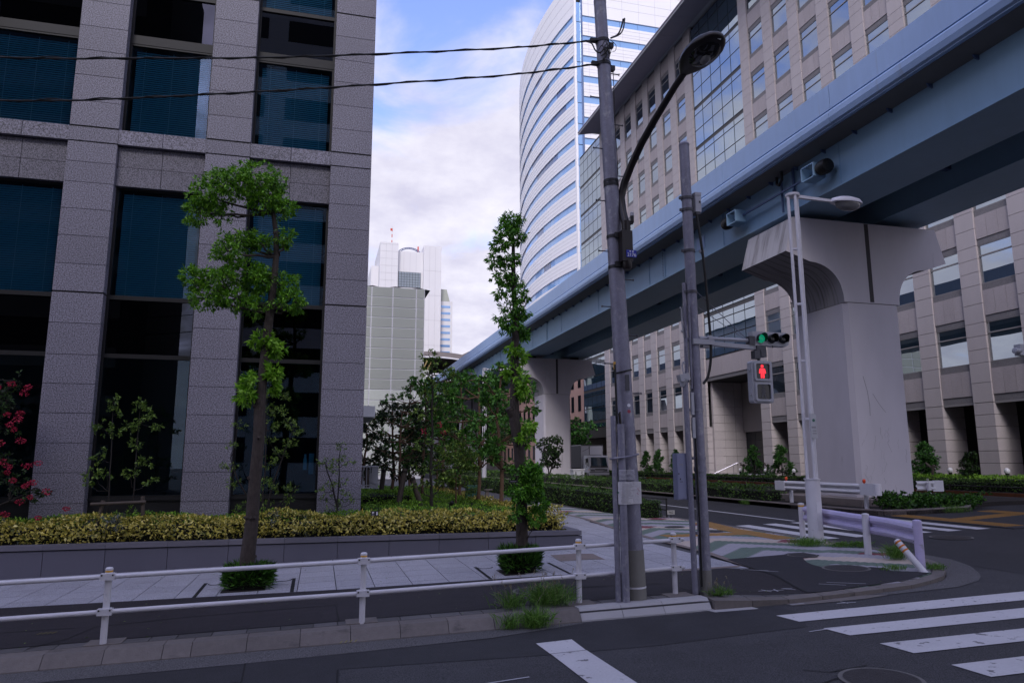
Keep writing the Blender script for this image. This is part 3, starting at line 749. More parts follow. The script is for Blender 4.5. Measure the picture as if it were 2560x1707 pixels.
def at_len(pl, s):
    for i, l in enumerate(seg_len(pl)):
        if s <= l or i == len(pl) - 2:
            t = s / l; return tuple(pl[i][k] + (pl[i + 1][k] - pl[i][k]) * t for k in (0, 1)), i + t
        s -= l
def at_par(pl, u):
    i = min(int(u), len(pl) - 2); t = u - i
    return tuple(pl[i][k] + (pl[i + 1][k] - pl[i][k]) * t for k in (0, 1))
s_ = 0.0
while s_ < 21.0:
    (p0, u0), (p1, u1) = at_len(KO, s_ + 0.006), at_len(KO, s_ + 0.594)
    q0, q1 = at_par(KI, u0), at_par(KI, u1)
    low = [(p0[0], p0[1], gz(p0[0]) - 0.1), (p1[0], p1[1], gz(p1[0]) - 0.1), (q1[0], q1[1], gz(q1[0]) - 0.1), (q0[0], q0[1], gz(q0[0]) - 0.1)]
    up = [(x, y, sz(x) + 0.004 - (0.012 if i < 2 else 0)) for i, (x, y, z) in enumerate(low)]
    put('kerb_stone', MB().hexa(low, up), 'kerb', side)
    s_ += 0.6
mb = MB()
for ya in np.arange(24.2, 118, 4.0):
    xa, xb = np.interp(ya, [24, 120], [11.56, 11.5]), np.interp(ya, [24, 120], [11.38, 11.32])
    mb.box(xb, ya, gz(11.5) - 0.1, xa, ya + 3.95, sz(11.5) + 0.04)
put('kerb_run', mb, 'kerb', side)
# stone block strip behind the kerb
bl = []
x = -13.3
while x < 5.3:
    w_ = random.choice((0.4, 0.4, 0.3)); bl.append((x + 0.005, x + w_ - 0.005, 9.85, 10.07, 0.05, 'block', 0.002)); x += w_
for k in range(4): bl.append((5.75 + k * 0.35, 6.08 + k * 0.35, 9.70, 9.92, 0.05, 'block', 0.002))
flat(bl, 'paving_block', side)
# dark drain slots and covers by the street trees, iron covers
for a, b in (((-1.84, 12.72), (-1.86, 14.15)), ((-0.36, 12.6), (-0.37, 14.05)), ((2.91, 12.5), (2.94, 13.95)), ((4.33, 12.45), (4.38, 13.9))):
    S_('drain_slot', line_strip(a, b, 0.06), 0.004, 'crack')
for n_, lab, c, r_, pr, of in (('manhole_cover', 'large round iron manhole cover with pale rim in the dark corner asphalt', (9.2, 11.42), 0.36, sz, 0.012), ('manhole_cover', 'round cover at the top edge of the dark asphalt patch on the corner', (9.56, 13.14), 0.26, sz, 0.012),
                          ('manhole_cover', 'dark round cover at the end of the yellow tactile strip', (10.4, 18.0), 0.24, sz, 0.008), ('manhole_cover', 'round cover in patterned paving beyond the signal pole', (10.05, 19.6), 0.26, sz, 0.008),
                          ('manhole_cover', 'big iron manhole cover in the road at the bottom edge of the picture', (5.28, 6.18), 0.34, gz, 0.012), ('manhole_cover', 'brownish manhole cover in the road beside the zebra crossing of the avenue', (14.8, 14.6), 0.42, gz, 0.018),
                          ('manhole_cover', 'manhole cover in asphalt walkway behind the third fence post', (3.3, 11.1), 0.32, sz, 0.012)):
    t = thing(n_, lab, 'manhole', (c[0], c[1], pr(c[0])), 'manhole covers')
    o1 = drape('rim', disc(c, r_ * 1.13, n=32), of, 'iron_rim', pr, parent=t)
    o2 = drape('lid', disc(c, r_, n=32), of + 0.005, 'iron', pr, parent=t)
for c in ((-1.66, 14.0), (-0.55, 13.92), (3.1, 13.8)):
    t = thing('water_valve_lid', {-1.66: 'small grey oval lid in granite paving left of the left street tree', -0.55: 'small grey oval lid in granite paving right of the left street tree', 3.1: 'small grey oval lid in granite paving beside the right street tree'}[c[0]], 'lid', (c[0], c[1], sz(c[0])), 'small lids in the granite paving')
    drape('rim', disc(c, 0.15), 0.004, 'crack', sz, parent=t); drape('lid', disc(c, 0.13), 0.008, 'slab', sz, parent=t)
drape('access_lid', [(4.65, 13.95), (5.6, 13.95), (5.7, 14.9), (4.75, 14.9)], 0.005, 'strip_stone', sz, label='rectangular access lid in granite paving right of the right street tree', cat='lid')

# ---------------------------------------------------------------- planter along the office building
pl = thing('planter_wall', 'low smooth grey stone planter wall in front of the office building', 'planter', (-4, 16.4, 0))
jx = [-14.4, -13.3, -12.2, -11.0, -9.9, -8.7, -7.5, -6.3, -5.14, -4.05, -2.91, -1.76, -0.66, 0.43, 1.52, 2.62, 3.74, 4.85, 5.98]
put('wall_core', MB().box(-14.4, 16.36, -0.4, 5.9, 16.5, 0.545).box(5.7, 16.5, -0.4, 5.92, 44, 0.545), 'wallstone_dark', pl)
for a, b in zip(jx[:-1], jx[1:]):
    piece('wall_panel', pl, a + 0.005, 16.3, -0.35, b - 0.005, 16.355, 0.505, 'wallstone')
    piece('coping_stone', pl, a + 0.003, 16.27, 0.53, b - 0.003 - (0.02 if b > 5.9 else 0), 16.56, 0.62, 'coping')
for k in range(25):
    y = 16.37 + k * 1.1
    piece('wall_panel', pl, 5.925, y + 0.005, -0.1, 5.98, y + 1.095, 0.505, 'wallstone')
    piece('coping_stone', pl, 5.69, y + 0.195, 0.53, 6.0, y + 1.29, 0.62, 'coping')
put('planting_soil', MB().box(-14.4, 16.5, 0.2, 5.7, 44, 0.5), 'soil', pl)
# ================================================================ granite office building on the left
ob = thing('office_building', 'dark glass office building clad in speckled grey granite pillars', 'building', (-3, 18, 0))
FY = 18.0
pil = [(-15.03, -13.98), (-12.03, -10.98), (-9.03, -7.98), (-6.03, -4.98), (-3.02, -2.0), (-0.04, 0.98)]
zj = [0.30, 1.33, 1.99, 2.64, 3.295, 3.95, 4.61, 5.33, 6.035]
zj2 = [6.065, 6.71, 7.38, 8.03, 8.68, 9.18, 9.68]
zj3 = [9.70, 10.05]
zj4 = [10.08, 10.71, 11.37, 12.02, 12.65, 13.32, 13.965]
zj5 = [13.995, 14.65, 15.3, 15.95, 16.6, 17.25, 17.9]
bx = []
for x0, x1 in pil:
    for grp in (zj, zj2, zj3, zj4, zj5):
        for a, b in zip(grp[:-1], grp[1:]):
            bx.append((x0, FY, a + 0.006, x1, FY + 0.4, b - 0.006, 'granite'))
    put('pillar_core', MB().box(x0 + 0.02, FY + 0.02, 0.2, x1 - 0.02, FY + 0.9, 22), 'dark_base', ob)
bays = list(zip([p[1] for p in pil[:-1]], [p[0] for p in pil[1:]]))
for x0, x1 in bays:
    xm = (x0 + x1) / 2
    for a, b in ((x0, xm), (xm, x1)):
        for z0, z1 in ((8.70, 9.18), (9.18, 9.68)):
            bx.append((a + 0.006, FY + 0.13, z0 + 0.006, b - 0.006, FY + 0.4, z1 - 0.004, 'granite_dark'))
        bx.append((a + 0.006, FY + 0.012, 9.70, b - 0.006, FY + 0.42, 10.06, 'granite'))
pieces('granite_panel', ob, bx)
put('side_wall', MB().box(0.9, FY + 0.405, 0.2, 0.965, 48, 22), 'granite', ob)
put('upper_wall', MB().box(-15, FY + 0.03, 17.92, 0.97, 48, 22), 'granite', ob)
mb = MB().box(-15.2, 23, 0.2, 0.85, 23.2, 20).box(-15.2, 18.5, 5.98, 0.85, 23, 6.06).box(-15.2, 18.45, 8.75, 0.85, 23, 10.0).box(-15.2, 18.5, 12.5, 0.85, 23, 12.62).box(-15.2, 18.5, 13.88, 0.85, 23, 14.0).box(-15.2, 18.5, 0.3, 0.85, 23, 1.2)
put('interior', mb, 'room', ob)
# windows
WY = FY + 0.30
def slat_mesh(w, h):
    mb = MB(); n = int(h / 0.055)
    for i in range(n):
        z = i * 0.055; mb.add([(0, 0, z), (w, 0, z), (w, 0.022, z + 0.050), (0, 0.022, z + 0.050)], [(0, 1, 2, 3)])
    for xx in (0.12 * w, 0.5 * w, 0.88 * w):
        mb.box(xx, -0.004, 0, xx + 0.012, -0.001, h, 1)
    return mb.mesh('blind', ['blind', 'blind_cord'])
blind_cache = {}
def office_window(x0, x1, z0, z1, pane, blind=False, fr=0.06):
    w = x1 - x0
    mb = MB().box(x0, WY - 0.05, z0, x0 + fr, WY + 0.05, z1).box(x1 - fr, WY - 0.05, z0, x1, WY + 0.05, z1).box(x0 + fr, WY - 0.05, z0, x1 - fr, WY + 0.05, z0 + 0.05).box(x0 + fr, WY - 0.05, z1 - 0.05, x1 - fr, WY + 0.05, z1)
    wn_ = put('window', mb, 'black_metal', ob)
    put('pane', MB().box(x0 + fr, WY - 0.005, z0 + 0.05, x1 - fr, WY + 0.005, z1 - 0.05), pane, wn_)
    if blind:
        h = z1 - z0 - 0.14; key = (round(w, 2), round(h, 2))
        if key not in blind_cache: blind_cache[key] = slat_mesh(w - 2 * fr - 0.16, h)
        b = link('blind', blind_cache[key], wn_); b.location = Vector((x0 + fr + 0.08, WY + 0.10, z0 + 0.06)) - wloc(wn_)
for x0, x1 in bays:
    put('sill_panel', MB().box(x0, WY - 0.02, 0.25, x1, WY + 0.1, 1.36).box(x0, WY - 0.07, 1.36, x1, WY + 0.1, 1.42), 'dark_base', ob)
    office_window(x0, x1, 1.42, 4.64, 'pane_office')
    office_window(x0, x1, 4.64, 6.02, 'pane_office_dark')
    office_window(x0, x1, 6.02, 8.71, 'pane_office', True)
    office_window(x0, x1, 10.05, 12.47, 'pane_office', True)
    put('transom', MB().box(x0, WY - 0.06, 12.47, x1, WY + 0.1, 12.66), 'black_metal', ob)
    office_window(x0, x1, 12.66, 13.93, 'pane_office_dark')
    office_window(x0, x1, 13.93, 17.9, 'pane_office', True)
put('canopy', MB().box(0.985, 20.0, 3.42, 1.40, 23.0, 3.72), 'clad_frame', ob)
# two white cloths hanging inside the right ground floor window
cl = thing('hanging_cloth', 'two white cloths hanging behind the right ground floor office window', 'cloth', (-0.3, 18.6, 1.8))
put('cloth', MB().box(-0.27, 18.60, 1.92, -0.15, 18.63, 2.42), 'white_sheet', cl)
put('cloth', MB().box(-0.40, 18.60, 2.02, -0.32, 18.63, 2.30).box(-0.385, 18.61, 2.30, -0.335, 18.625, 2.40), 'white_sheet', cl)

# terrace with railing beyond the building corner
tr = thing('side_terrace', 'pale terrace with grey retaining wall beside the granite building corner', 'terrace', (2, 24, 0.3))
put('retaining_wall', MB().box(0.98, 26.0, 0.3, 2.1, 26.25, 1.30), 'wallstone', tr)
put('terrace_floor', MB().box(0.98, 26.25, 0.3, 2.1, 44, 1.28), 'kerb_new', tr)
rl = thing('handrail', 'light metal handrail with upright bars on the terrace by the granite building', 'railing', (2, 24, 1.3))
mb = MB().tube([(1.05, 26.3, 2.05), (2.0, 26.3, 2.05), (2.0, 40, 2.05)], 0.025, 8).tube([(1.05, 26.3, 1.40), (2.0, 26.3, 1.40), (2.0, 40, 1.40)], 0.018, 6)
put('rail', mb, 'cab_grey', rl)
for k in range(8): put('baluster', MB().box(1.08 + k * 0.13, 26.29, 1.28, 1.10 + k * 0.13, 26.31, 2.05), 'cab_grey', rl)
for k in range(60): put('baluster', MB().box(1.99, 26.45 + k * 0.19, 1.28, 2.01, 26.47 + k * 0.19, 2.05), 'cab_grey', rl)

# ---------------------------------------------------------------- buildings across the street, seen only mirrored in the glass
rb = thing('mirrored_white_building', 'white building with dark windows seen only mirrored in the office glass', 'building', (-2, -22, 0))
mb = MB().box(-9.2, -34, -0.4, 9, -22, 56)  # unseen height raised to keep the sun off the left facade
put('wall', mb, 'hi_white', rb)
for fl in range(15):
    for a, b in ((-8.0, -5.6), (-4.0, 0.6), (1.4, 5.8)):
        put('window', MB().box(a, -22.0, 2.2 + fl * 3.5, b, -21.97, 4.1 + fl * 3.5), 'pane_dark', rb)
rd = thing('mirrored_dark_building', 'dark building seen only as a dim mirror image in the left office windows', 'building', (-30, -26, 0))
put('wall', MB().box(-70, -40, -0.4, -14, -26, 50), 'stone_dark', rd)  # unseen block made this tall to shade the facade and near road
for fl in range(12):
    put('window', MB().box(-60, -26, 2 + fl * 3.8, -16, -25.96, 3.6 + fl * 3.8), 'pane_dark', rd)

gt = thing('mirrored_glass_tower', 'blue gridded glass tower seen only mirrored in the stone building windows', 'building', (-4, 58, 0))
put('frame_wall', MB().box(-5.1, 50, 0.2, -1.1, 60.2, 78), 'mullion', gt)
for j in range(19):
    for a, b in ((50.2, 55.0), (55.3, 60.0)):
        put('window_band', MB().box(-1.1, a, 1.2 + j * 4.05, -1.05, b, 3.9 + j * 4.05), 'pane_tower_dark', gt)
mb = MB()
for k in range(6): mb.box(-1.06, 50.2 + k * 1.8, 0.5, -0.95, 50.35 + k * 1.8, 78)
put('mullion_fins', mb, 'mullion', gt)
# ================================================================ elevated guideway and its piers
vd = thing('viaduct', 'long pale blue steel viaduct girder running above the avenue', 'viaduct', (21.87, 40, 12.4))
VX = 21.87; Y0, Y1 = -45.0, 165.0
def vprism(sec, ya, yb, mat, name, par=vd):
    mb = MB().prism(sec, lambda x, z: (x, ya, z), lambda x, z: (x, yb, z)); return put(name, mb, mat, par)
SEG = [(-45, -4), (-4, 20.6), (20.6, 27.9), (27.9, 45), (45, 66), (66, 86), (86, 107), (107, 127)]
for s in (-1, 1):
    fx = lambda d: VX + s * d
    for ya, yb in SEG:
        g = 0.012
        # parapet: plain upper plate, shadow groove, stepped lip
        vprism([(fx(4.47), 14.82), (fx(4.47), 15.76), (fx(4.25), 15.76), (fx(4.25), 14.2), (fx(4.40), 14.2), (fx(4.40), 14.82)], ya + g, yb - g, 'blue_paint', 'parapet_plate')
        vprism([(fx(4.405), 14.74), (fx(4.50), 14.74), (fx(4.56), 14.66), (fx(4.56), 14.46), (fx(4.50), 14.28), (fx(4.405), 14.24)], ya + g, yb - g, 'blue_paint', 'parapet_lip')
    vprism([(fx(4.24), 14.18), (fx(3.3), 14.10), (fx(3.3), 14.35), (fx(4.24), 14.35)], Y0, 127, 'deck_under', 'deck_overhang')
    # box girder
    vprism([(fx(3.37), 12.40), (fx(3.37), 14.12), (fx(1.06), 14.12), (fx(1.06), 12.40)], Y0, 127, 'blue_web', 'box_girder')
    mb = MB()
    for k in range(22):
        ya = -44 + k * 8.2
        mb.box(min(fx(3.375), fx(3.40)), ya, 12.5, max(fx(3.375), fx(3.40)), ya + 0.04, 14.1)
    put('web_stiffener', mb, 'blue_web', vd)
    for k in range(64):
        ya = -10 + k * 1.7
        put('bracket', MB().prism([(0, 0), (0.22, 0), (0.16, 0.10), (0, 0.14)], lambda a, b: (fx(3.38 + a), ya, 14.10 - b), lambda a, b: (fx(3.38 + a), ya + 0.05, 14.10 - b)), 'blue_dark', vd)
    # bottom flange edge
    vprism([(fx(3.44), 12.38), (fx(3.44), 12.42), (fx(0.98), 12.42), (fx(0.98), 12.38)], Y0, 127, 'blue_web', 'bottom_flange')
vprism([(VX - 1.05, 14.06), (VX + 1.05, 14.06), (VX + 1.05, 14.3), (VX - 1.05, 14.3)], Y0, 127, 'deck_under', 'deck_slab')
for k in range(20):
    ya = -40 + k * 8.2 + 3.5
    put('cross_beam', MB().box(VX - 1.06, ya, 13.2, VX + 1.06, ya + 0.25, 14.05), 'blue_dark', vd)
# splice plates and bolt lines on the near web
for ya in (36.2, 43.3, 58.3, 75.0, 95.0):
    mb = MB().box(VX - 3.40, ya - 0.22, 12.5, VX - 3.376, ya + 0.22, 14.05)
    sp = put('splice_plate', mb, 'blue_web', vd)
    mb = MB()
    for k in range(16):
        mb.box(VX - 3.43, ya - 0.03, 12.6 + k * 0.09, VX - 3.40, ya + 0.03, 12.64 + k * 0.09)
    put('bolt_line', mb, 'blue_dark', sp)
put('inspection_hatch', MB().box(VX - 3.392, 31.6, 12.95, VX - 3.376, 32.4, 13.6).box(VX - 3.40, 31.85, 13.15, VX - 3.39, 32.15, 13.42), 'blue_paint', vd)

def make_pier(yn, zb, lab):
    p = thing('viaduct_pier', lab, 'pier', (VX, yn + 1.6, zb), 'concrete piers under the viaduct')
    yb = yn + 3.2; c = VX + 0.05
    # column with chamfered corners
    hw, ch = 1.36, 0.16
    sec = [(c - hw + ch, yn), (c + hw - ch, yn), (c + hw, yn + ch), (c + hw, yb - ch), (c + hw - ch, yb), (c - hw + ch, yb), (c - hw, yb - ch), (c - hw, yn + ch)]
    mb = MB().prism(sec, lambda x, y: (x, y, zb - 0.4), lambda x, y: (x, y, 8.62))
    put('column', mb, 'pier', p)
    mb = MB().prism([(c - hw * 0.985 + ch, yn + 0.03), (c + hw * 0.985 - ch, yn + 0.03), (c + hw * 0.985, yn + ch), (c + hw * 0.985, yb - ch), (c + hw * 0.985 - ch, yb - 0.03), (c - hw * 0.985 + ch, yb - 0.03), (c - hw * 0.985, yb - ch), (c - hw * 0.985, yn + ch)], lambda x, y: (x, y, 8.62), lambda x, y: (x, y, 8.65))
    put('joint_line', mb, 'pier_seam', p)
    # hammerhead: quarter-round haunches to the tips
    prof = [(hw, 8.65), (hw + 0.02, 8.95)]
    for k in range(1, 11):
        a = k / 10 * math.pi / 2; prof.append((hw + 0.05 + 1.45 * (1 - math.cos(a)), 8.95 + 1.30 * math.sin(a)))
    prof += [(3.98, 10.62), (3.55, 12.10)]
    full = [(c + x, z) for x, z in prof] + [(c - x, z) for x, z in prof[::-1]]
    n = len(full)
    ym = (yn + 0.0, yb)
    mb = MB(); o = len(mb.v)
    bev = 0.10
    rings = []
    mb.v += [(x, ym[0], z) for x, z in full] + [(x, ym[1], z) for x, z in full]
    # group faces by their look: faces, haunch undersides, end faces, top
    fr = MB(); fr.v = list(mb.v); fr.f = [tuple(range(n))[::-1], tuple(range(n, 2 * n)), (len(prof) - 1, len(prof), n + len(prof), n + len(prof) - 1)]; fr.m = [0] * 3
    put('cap_beam', fr, 'pier', p)
    m_ = len(prof)
    for side_ in (0, 1):
        un = MB(); un.v = list(mb.v)
        for i in range(m_ - 2):
            j = n - 2 - i
            un.f.append((i, i + 1, n + i + 1, n + i) if side_ == 0 else (j, j + 1, n + j + 1, n + j))
        un.m = [0] * len(un.f)
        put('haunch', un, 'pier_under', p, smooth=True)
        en = MB(); en.v = list(mb.v); en.f = [(m_ - 2, m_ - 1, n + m_ - 1, n + m_ - 2) if side_ == 0 else (m_, m_ + 1, n + m_ + 1, n + m_)]; en.m = [0]
        put('cap_end', en, 'pier_stain', p)
    put('drain_groove', MB().box(c - 0.10, yn - 0.004, 8.7, c + 0.10, yn + 0.03, 12.08), 'pier_groove', p)
    for s in (-1, 1):
        for y_ in (yn + 0.7, yn + 2.3):
            put('bearing', MB().box(VX + s * 2.2 - 0.35, y_, 12.10, VX + s * 2.2 + 0.35, y_ + 0.5, 12.38), 'stone_dark', p)
    return p
p1 = make_pier(24.4, 0.62, 'large concrete pier with flared cap nearest the camera in the median')
make_pier(66.0, 0.5, 'second concrete viaduct pier seen left of the parked truck')
make_pier(107.0, 0.5, 'far concrete viaduct pier behind the garden trees')
# scratches and ivy scars on the near pier
mb = MB(); yn = 24.396
def scar(pts, w=0.012):
    for a, b in zip(pts[:-1], pts[1:]):
        mb.add([(a[0] - w, yn, a[1]), (a[0] + w, yn, a[1]), (b[0] + w, yn, b[1]), (b[0] - w, yn, b[1])], [(0, 1, 2, 3)])
scar([(21.15, 5.6), (21.3, 5.0), (21.36, 4.4), (21.34, 4.0)], 0.010); scar([(21.55, 4.9), (21.8, 4.5), (22.1, 4.15)], 0.010)
for k in range(22):
    x = rng.uniform(20.8, 23.0); z = rng.uniform(0.9, 3.6); pts = [(x, z)]
    for q in range(rng.integers(2, 6)): x += rng.normal() * 0.06; z -= rng.uniform(0.05, 0.18); pts.append((x, z))
    scar(pts, rng.uniform(0.002, 0.005))
put('ivy_scar', mb, 'scratch', p1)

# junction box frame hung below the parapet near the first pier
jb = thing('girder_equipment_frame', 'dark cable drums and steel brackets hung on the blue girder above the pier', 'equipment', (18.2, 25, 13.2))
gx = VX - 3.44
mb = MB().bar((gx - 0.25, 22.9, 13.25), (gx - 0.25, 28.4, 13.25), 0.07, 0.07).bar((gx - 0.05, 24.2, 12.45), (gx - 0.05, 24.2, 14.1), 0.09, 0.09).bar((gx - 0.12, 24.9, 12.45), (gx - 0.12, 24.9, 13.9), 0.07, 0.07)
put('rail_bar', mb, 'blue_dark', jb)
for ya in (27.6, 22.2):
    mb = MB().box(gx - 0.65, ya, 12.95, gx - 0.1, ya + 0.06, 13.5).box(gx - 0.65, ya + 0.7, 12.95, gx - 0.1, ya + 0.76, 13.5).box(gx - 0.65, ya + 0.06, 12.92, gx - 0.1, ya + 0.70, 12.96).box(gx - 0.65, ya + 0.06, 13.46, gx - 0.60, ya + 0.70, 13.5)
    put('bracket_frame', mb, 'blue_web', jb)
    put('cable_drum', MB().lathe((gx - 0.38, ya - 0.55 if ya < 25 else ya + 0.8, 13.2), [(0.05, 0), (0.26, 0.05), (0.30, 0.25), (0.26, 0.5), (0.05, 0.55)], 16, (0, 1, 0)), 'sig_black', jb, smooth=True)
mb = MB().tube([(gx - 0.3, 24.6, 14.1), (gx - 0.3, 24.6, 13.75), (gx - 0.28, 24.85, 13.6), (gx - 0.2, 25.1, 13.75), (gx - 0.18, 25.1, 14.05)], 0.06, 8)
put('coiled_cable', mb, 'sig_black', jb, smooth=True)

# ================================================================ median under the guideway
MK = [(17.25, 140), (17.25, 24.2), (17.38, 21.2), (17.75, 20.05), (18.4, 19.78), (20.9, 19.75), (22.6, 21.2), (26.6, 21.6), (26.9, 24), (26.9, 140)]
md = drape('median', MK, 0.15, 'soil', gz, cuts=(24,), thick=0.3, kind='structure')
cx_, cy_ = 21.5, 60
s_ = 0.0; run = MK[:5] ; 
def kerb_line(pts, step, wdt, top, mat, parent, ymax=48):
    for (xa, ya), (xb, yb) in zip(pts[:-1], pts[1:]):
        L_ = math.dist((xa, ya), (xb, yb)); k = 0.0; d = Vector((xb - xa, yb - ya, 0)) / L_; nrm = Vector((-d.y, d.x, 0))
        while k < L_ - 0.05:
            k2 = min(k + step, L_)
            p0 = Vector((xa, ya, 0)) + d * (k + 0.008); p1_ = Vector((xa, ya, 0)) + d * (k2 - 0.008)
            q0, q1 = p0 + nrm * wdt, p1_ + nrm * wdt
            low = [(p.x, p.y, gz(p.x) - 0.05) for p in (p0, p1_, q1, q0)]; up = [(p.x, p.y, gz(p.x) + top) for p in (p0, p1_, q1, q0)]
            put('kerb_stone', MB().hexa(low, up), mat, parent); k = k2
kerb_line([(17.25, 48), (17.25, 24.2), (17.38, 21.2), (17.75, 20.05), (18.4, 19.78), (20.9, 19.75), (22.6, 21.2)], 1.0, 0.16, 0.19, 'conc', md)
kerb_line([(17.25, 140), (17.25, 48.1)], 6.0, 0.16, 0.19, 'conc', md)
put('pier_plinth', MB().box(18.5, 21.9, 0.5, 19.2, 26.3, 0.86).box(19.2, 23.6, 0.5, 24.6, 28.4, 0.80), 'conc', md)
# refuge with tactile tiles
rf = drape('crossing_refuge', [(17.55, 15.3), (26.5, 15.5), (26.5, 20.9), (22.8, 20.9), (20.95, 19.68), (18.35, 19.70), (17.68, 19.98), (17.55, 19.6)], 0.03, 'asphalt_fresh', gz, cuts=(24,), thick=0.1, kind='structure')
lst = []
for k in range(14): lst += [(17.72, 18.04, 15.7 + k * 0.29, 15.985 + k * 0.29), (18.05, 18.37, 15.7 + k * 0.29, 15.985 + k * 0.29)]
for k in range(9): lst += [(18.4 + k * 0.29, 18.685 + k * 0.29, 17.5 + k * 0.06, 17.785 + k * 0.06), (18.4 + k * 0.29, 18.685 + k * 0.29, 17.8 + k * 0.06, 18.085 + k * 0.06)]
for k in range(12): lst += [(21.1, 21.42, 16.2 + k * 0.29, 16.485 + k * 0.29), (21.43, 21.75, 16.2 + k * 0.29, 16.485 + k * 0.29)]
for x0, x1, y0, y1 in lst:
    o = bpy.data.objects.new('tactile_tile', unit_box('tactile')); COL.objects.link(o); o.parent = rf
    xm = (x0 + x1) / 2; o.location = (xm, (y0 + y1) / 2, gz(xm) + 0.03); o.scale = (x1 - x0 - 0.006, y1 - y0 - 0.006, 0.016); o.rotation_euler = (0, -math.atan(GS), 0)
mb = MB()
for x0, x1, y0, y1 in lst:
    for i in range(4):
        for j in range(4):
            xx = x0 + (i + 0.5) * (x1 - x0) / 4; yy = y0 + (j + 0.5) * (y1 - y0) / 4; z = gz(xx) + 0.038
            mb.box(xx - 0.02, yy - 0.02, z - 0.004, xx + 0.02, yy + 0.02, z + 0.004)
put('tactile_domes', mb, 'tactile', rf, kind='stuff')
put('refuge_block', MB().box(18.9, 14.2, 0.4, 21.8, 15.25, 0.72), 'rust', rf)

# crash barrier in front of the pier
def beam_profile(h=0.36):
    return [(0.0, 0.0), (0.05, 0.03), (0.07, 0.08), (0.05, 0.13), (0.0, 0.16), (0.0, h - 0.16), (0.05, h - 0.13), (0.07, h - 0.08), (0.05, h - 0.03), (0.0, h)]
def wbeam(path, z, name, mat, parent, h=0.36, flip=1, zs=None):
    """corrugated beam along a plan polyline, bulging to the left of travel times flip"""
    P = [Vector((*p, 0)) for p in path]; pr = beam_profile(h); mb = MB(); n = len(pr)
    for i, p in enumerate(P):
        d = (P[min(i + 1, len(P) - 1)] - P[max(i - 1, 0)]).normalized(); nn = Vector((-d.y, d.x, 0)) * flip
        zz = zs[i] if zs else z
        for dd, hh in pr: mb.v.append((p.x + nn.x * dd, p.y + nn.y * dd, zz + hh))
        for dd, hh in pr: mb.v.append((p.x + nn.x * (dd - 0.012), p.y + nn.y * (dd - 0.012), zz + hh))
    m2 = 2 * n
    for i in range(len(P) - 1):
        a, b = i * m2, (i + 1) * m2
        for k in range(n - 1):
            mb.f.append((a + k, b + k, b + k + 1, a + k + 1)); mb.f.append((a + n + k, a + n + k + 1, b + n + k + 1, b + n + k))
        mb.f.append((a, a + n, b + n, b)); mb.f.append((a + n - 1, b + n - 1, b + m2 - 1, a + m2 - 1))
    for a in (0, (len(P) - 1) * m2):
        for k in range(n - 1): mb.f.append((a + k, a + k + 1, a + n + k + 1, a + n + k))
    mb.m = [0] * len(mb.f)
    return put(name, mb, mat, parent)
cb = thing('crash_barrier', 'white corrugated crash barrier with orange reflectors in front of the near pier', 'barrier', (18.0, 23, 0.65))
wbeam([(17.95, 20.9), (17.95, 25.9)], 1.08, 'beam', 'white_paint', cb, 0.36, 1)
for ya in (21.2, 25.3): put('post', MB().cyl(18.1, ya, 0.55, 1.40, 0.075, n=14), 'white_paint', cb, smooth=True)
mb = MB().box(17.86, 20.55, 1.07, 17.90, 21.2, 1.45); put('end_plate', mb, 'white_paint', cb)
mb = MB().tube([(17.98, 20.5, 1.07), (17.98, 20.5, 1.45)], 0.12, 14); put('end_roll', mb, 'white_paint', cb, smooth=True)
put('end_plate', MB().box(17.86, 25.4, 1.07, 17.90, 26.0, 1.44), 'white_paint', cb)
for ya in (21.1, 25.4):
    put('reflector', MB().lathe((17.98, ya, 1.53), [(0.02, -0.05), (0.065, -0.04), (0.07, 0.0), (0.065, 0.04), (0.02, 0.05)], 14, (1, -0.6, 0)).cyl(17.98, ya, 1.40, 1.49, 0.02, n=8), ['orange_lens'], cb, smooth=True)
cb2 = thing('crash_barrier', 'short white crash barrier end to the right of the near pier', 'barrier', (24, 24.5, 0.65))
wbeam([(23.3, 24.45), (24.2, 24.45)], 1.02, 'beam', 'white_paint', cb2, 0.38, -1)
put('end_plate', MB().box(24.1, 24.40, 0.98, 24.62, 24.44, 1.42), 'white_paint', cb2)
put('post', MB().cyl(23.78, 24.3, 0.6, 1.36, 0.075, n=14), 'white_paint', cb2, smooth=True)
put('reflector', MB().cyl(23.9, 24.45, 1.42, 1.5, 0.04, n=10), 'tag_cream', cb2)
# ================================================================ stone office building on the right
sb = thing('stone_building', 'long beige stone office block with square windows behind the viaduct', 'building', (36, 60, 0.6))
SX = 36.0
wins = [(22.72 + 3.44 * k, 24.9 + 3.44 * k) for k in range(9)] + [(64.08 + 3.43 * k, 66.1 + 3.43 * k) for k in range(7)]
cws = [(53.7, 62.68), (88.3, 96.8)]
sills = [7.68, 12.13, 16.47, 20.83, 25.2, 29.6, 34.0, 38.33, 42.78]
tops = [z + 2.27 for z in sills[:-1]] + [45.27]
ed = sorted(wins + cws)
pilr = [(a[1], b[0]) for a, b in zip(ed[:-1], ed[1:])]
pb = []
for a, b in pilr:
    for i in range(9):
        z0, zt = sills[i], tops[i]
        zn = sills[i + 1] if i < 8 else 47.6
        for q0, q1 in ((z0, z0 + 0.76), (z0 + 0.76, z0 + 1.52), (z0 + 1.52, zt), (zt, (zt + zn) / 2), ((zt + zn) / 2, zn)):
            pb.append((SX, a, q0 + 0.012, SX + 0.5, b, q1 - 0.012, 'stone'))
    pb.append((SX, a, 5.45, SX + 0.5, b, 6.55, 'stone')); pb.append((SX, a, 6.574, SX + 0.5, b, 7.67, 'stone'))
    z = 5.43
    while z > 0.4:
        pb.append((SX, a, z - 0.66, SX + 1.6, b, z - 0.014, 'stone')); z -= 0.67
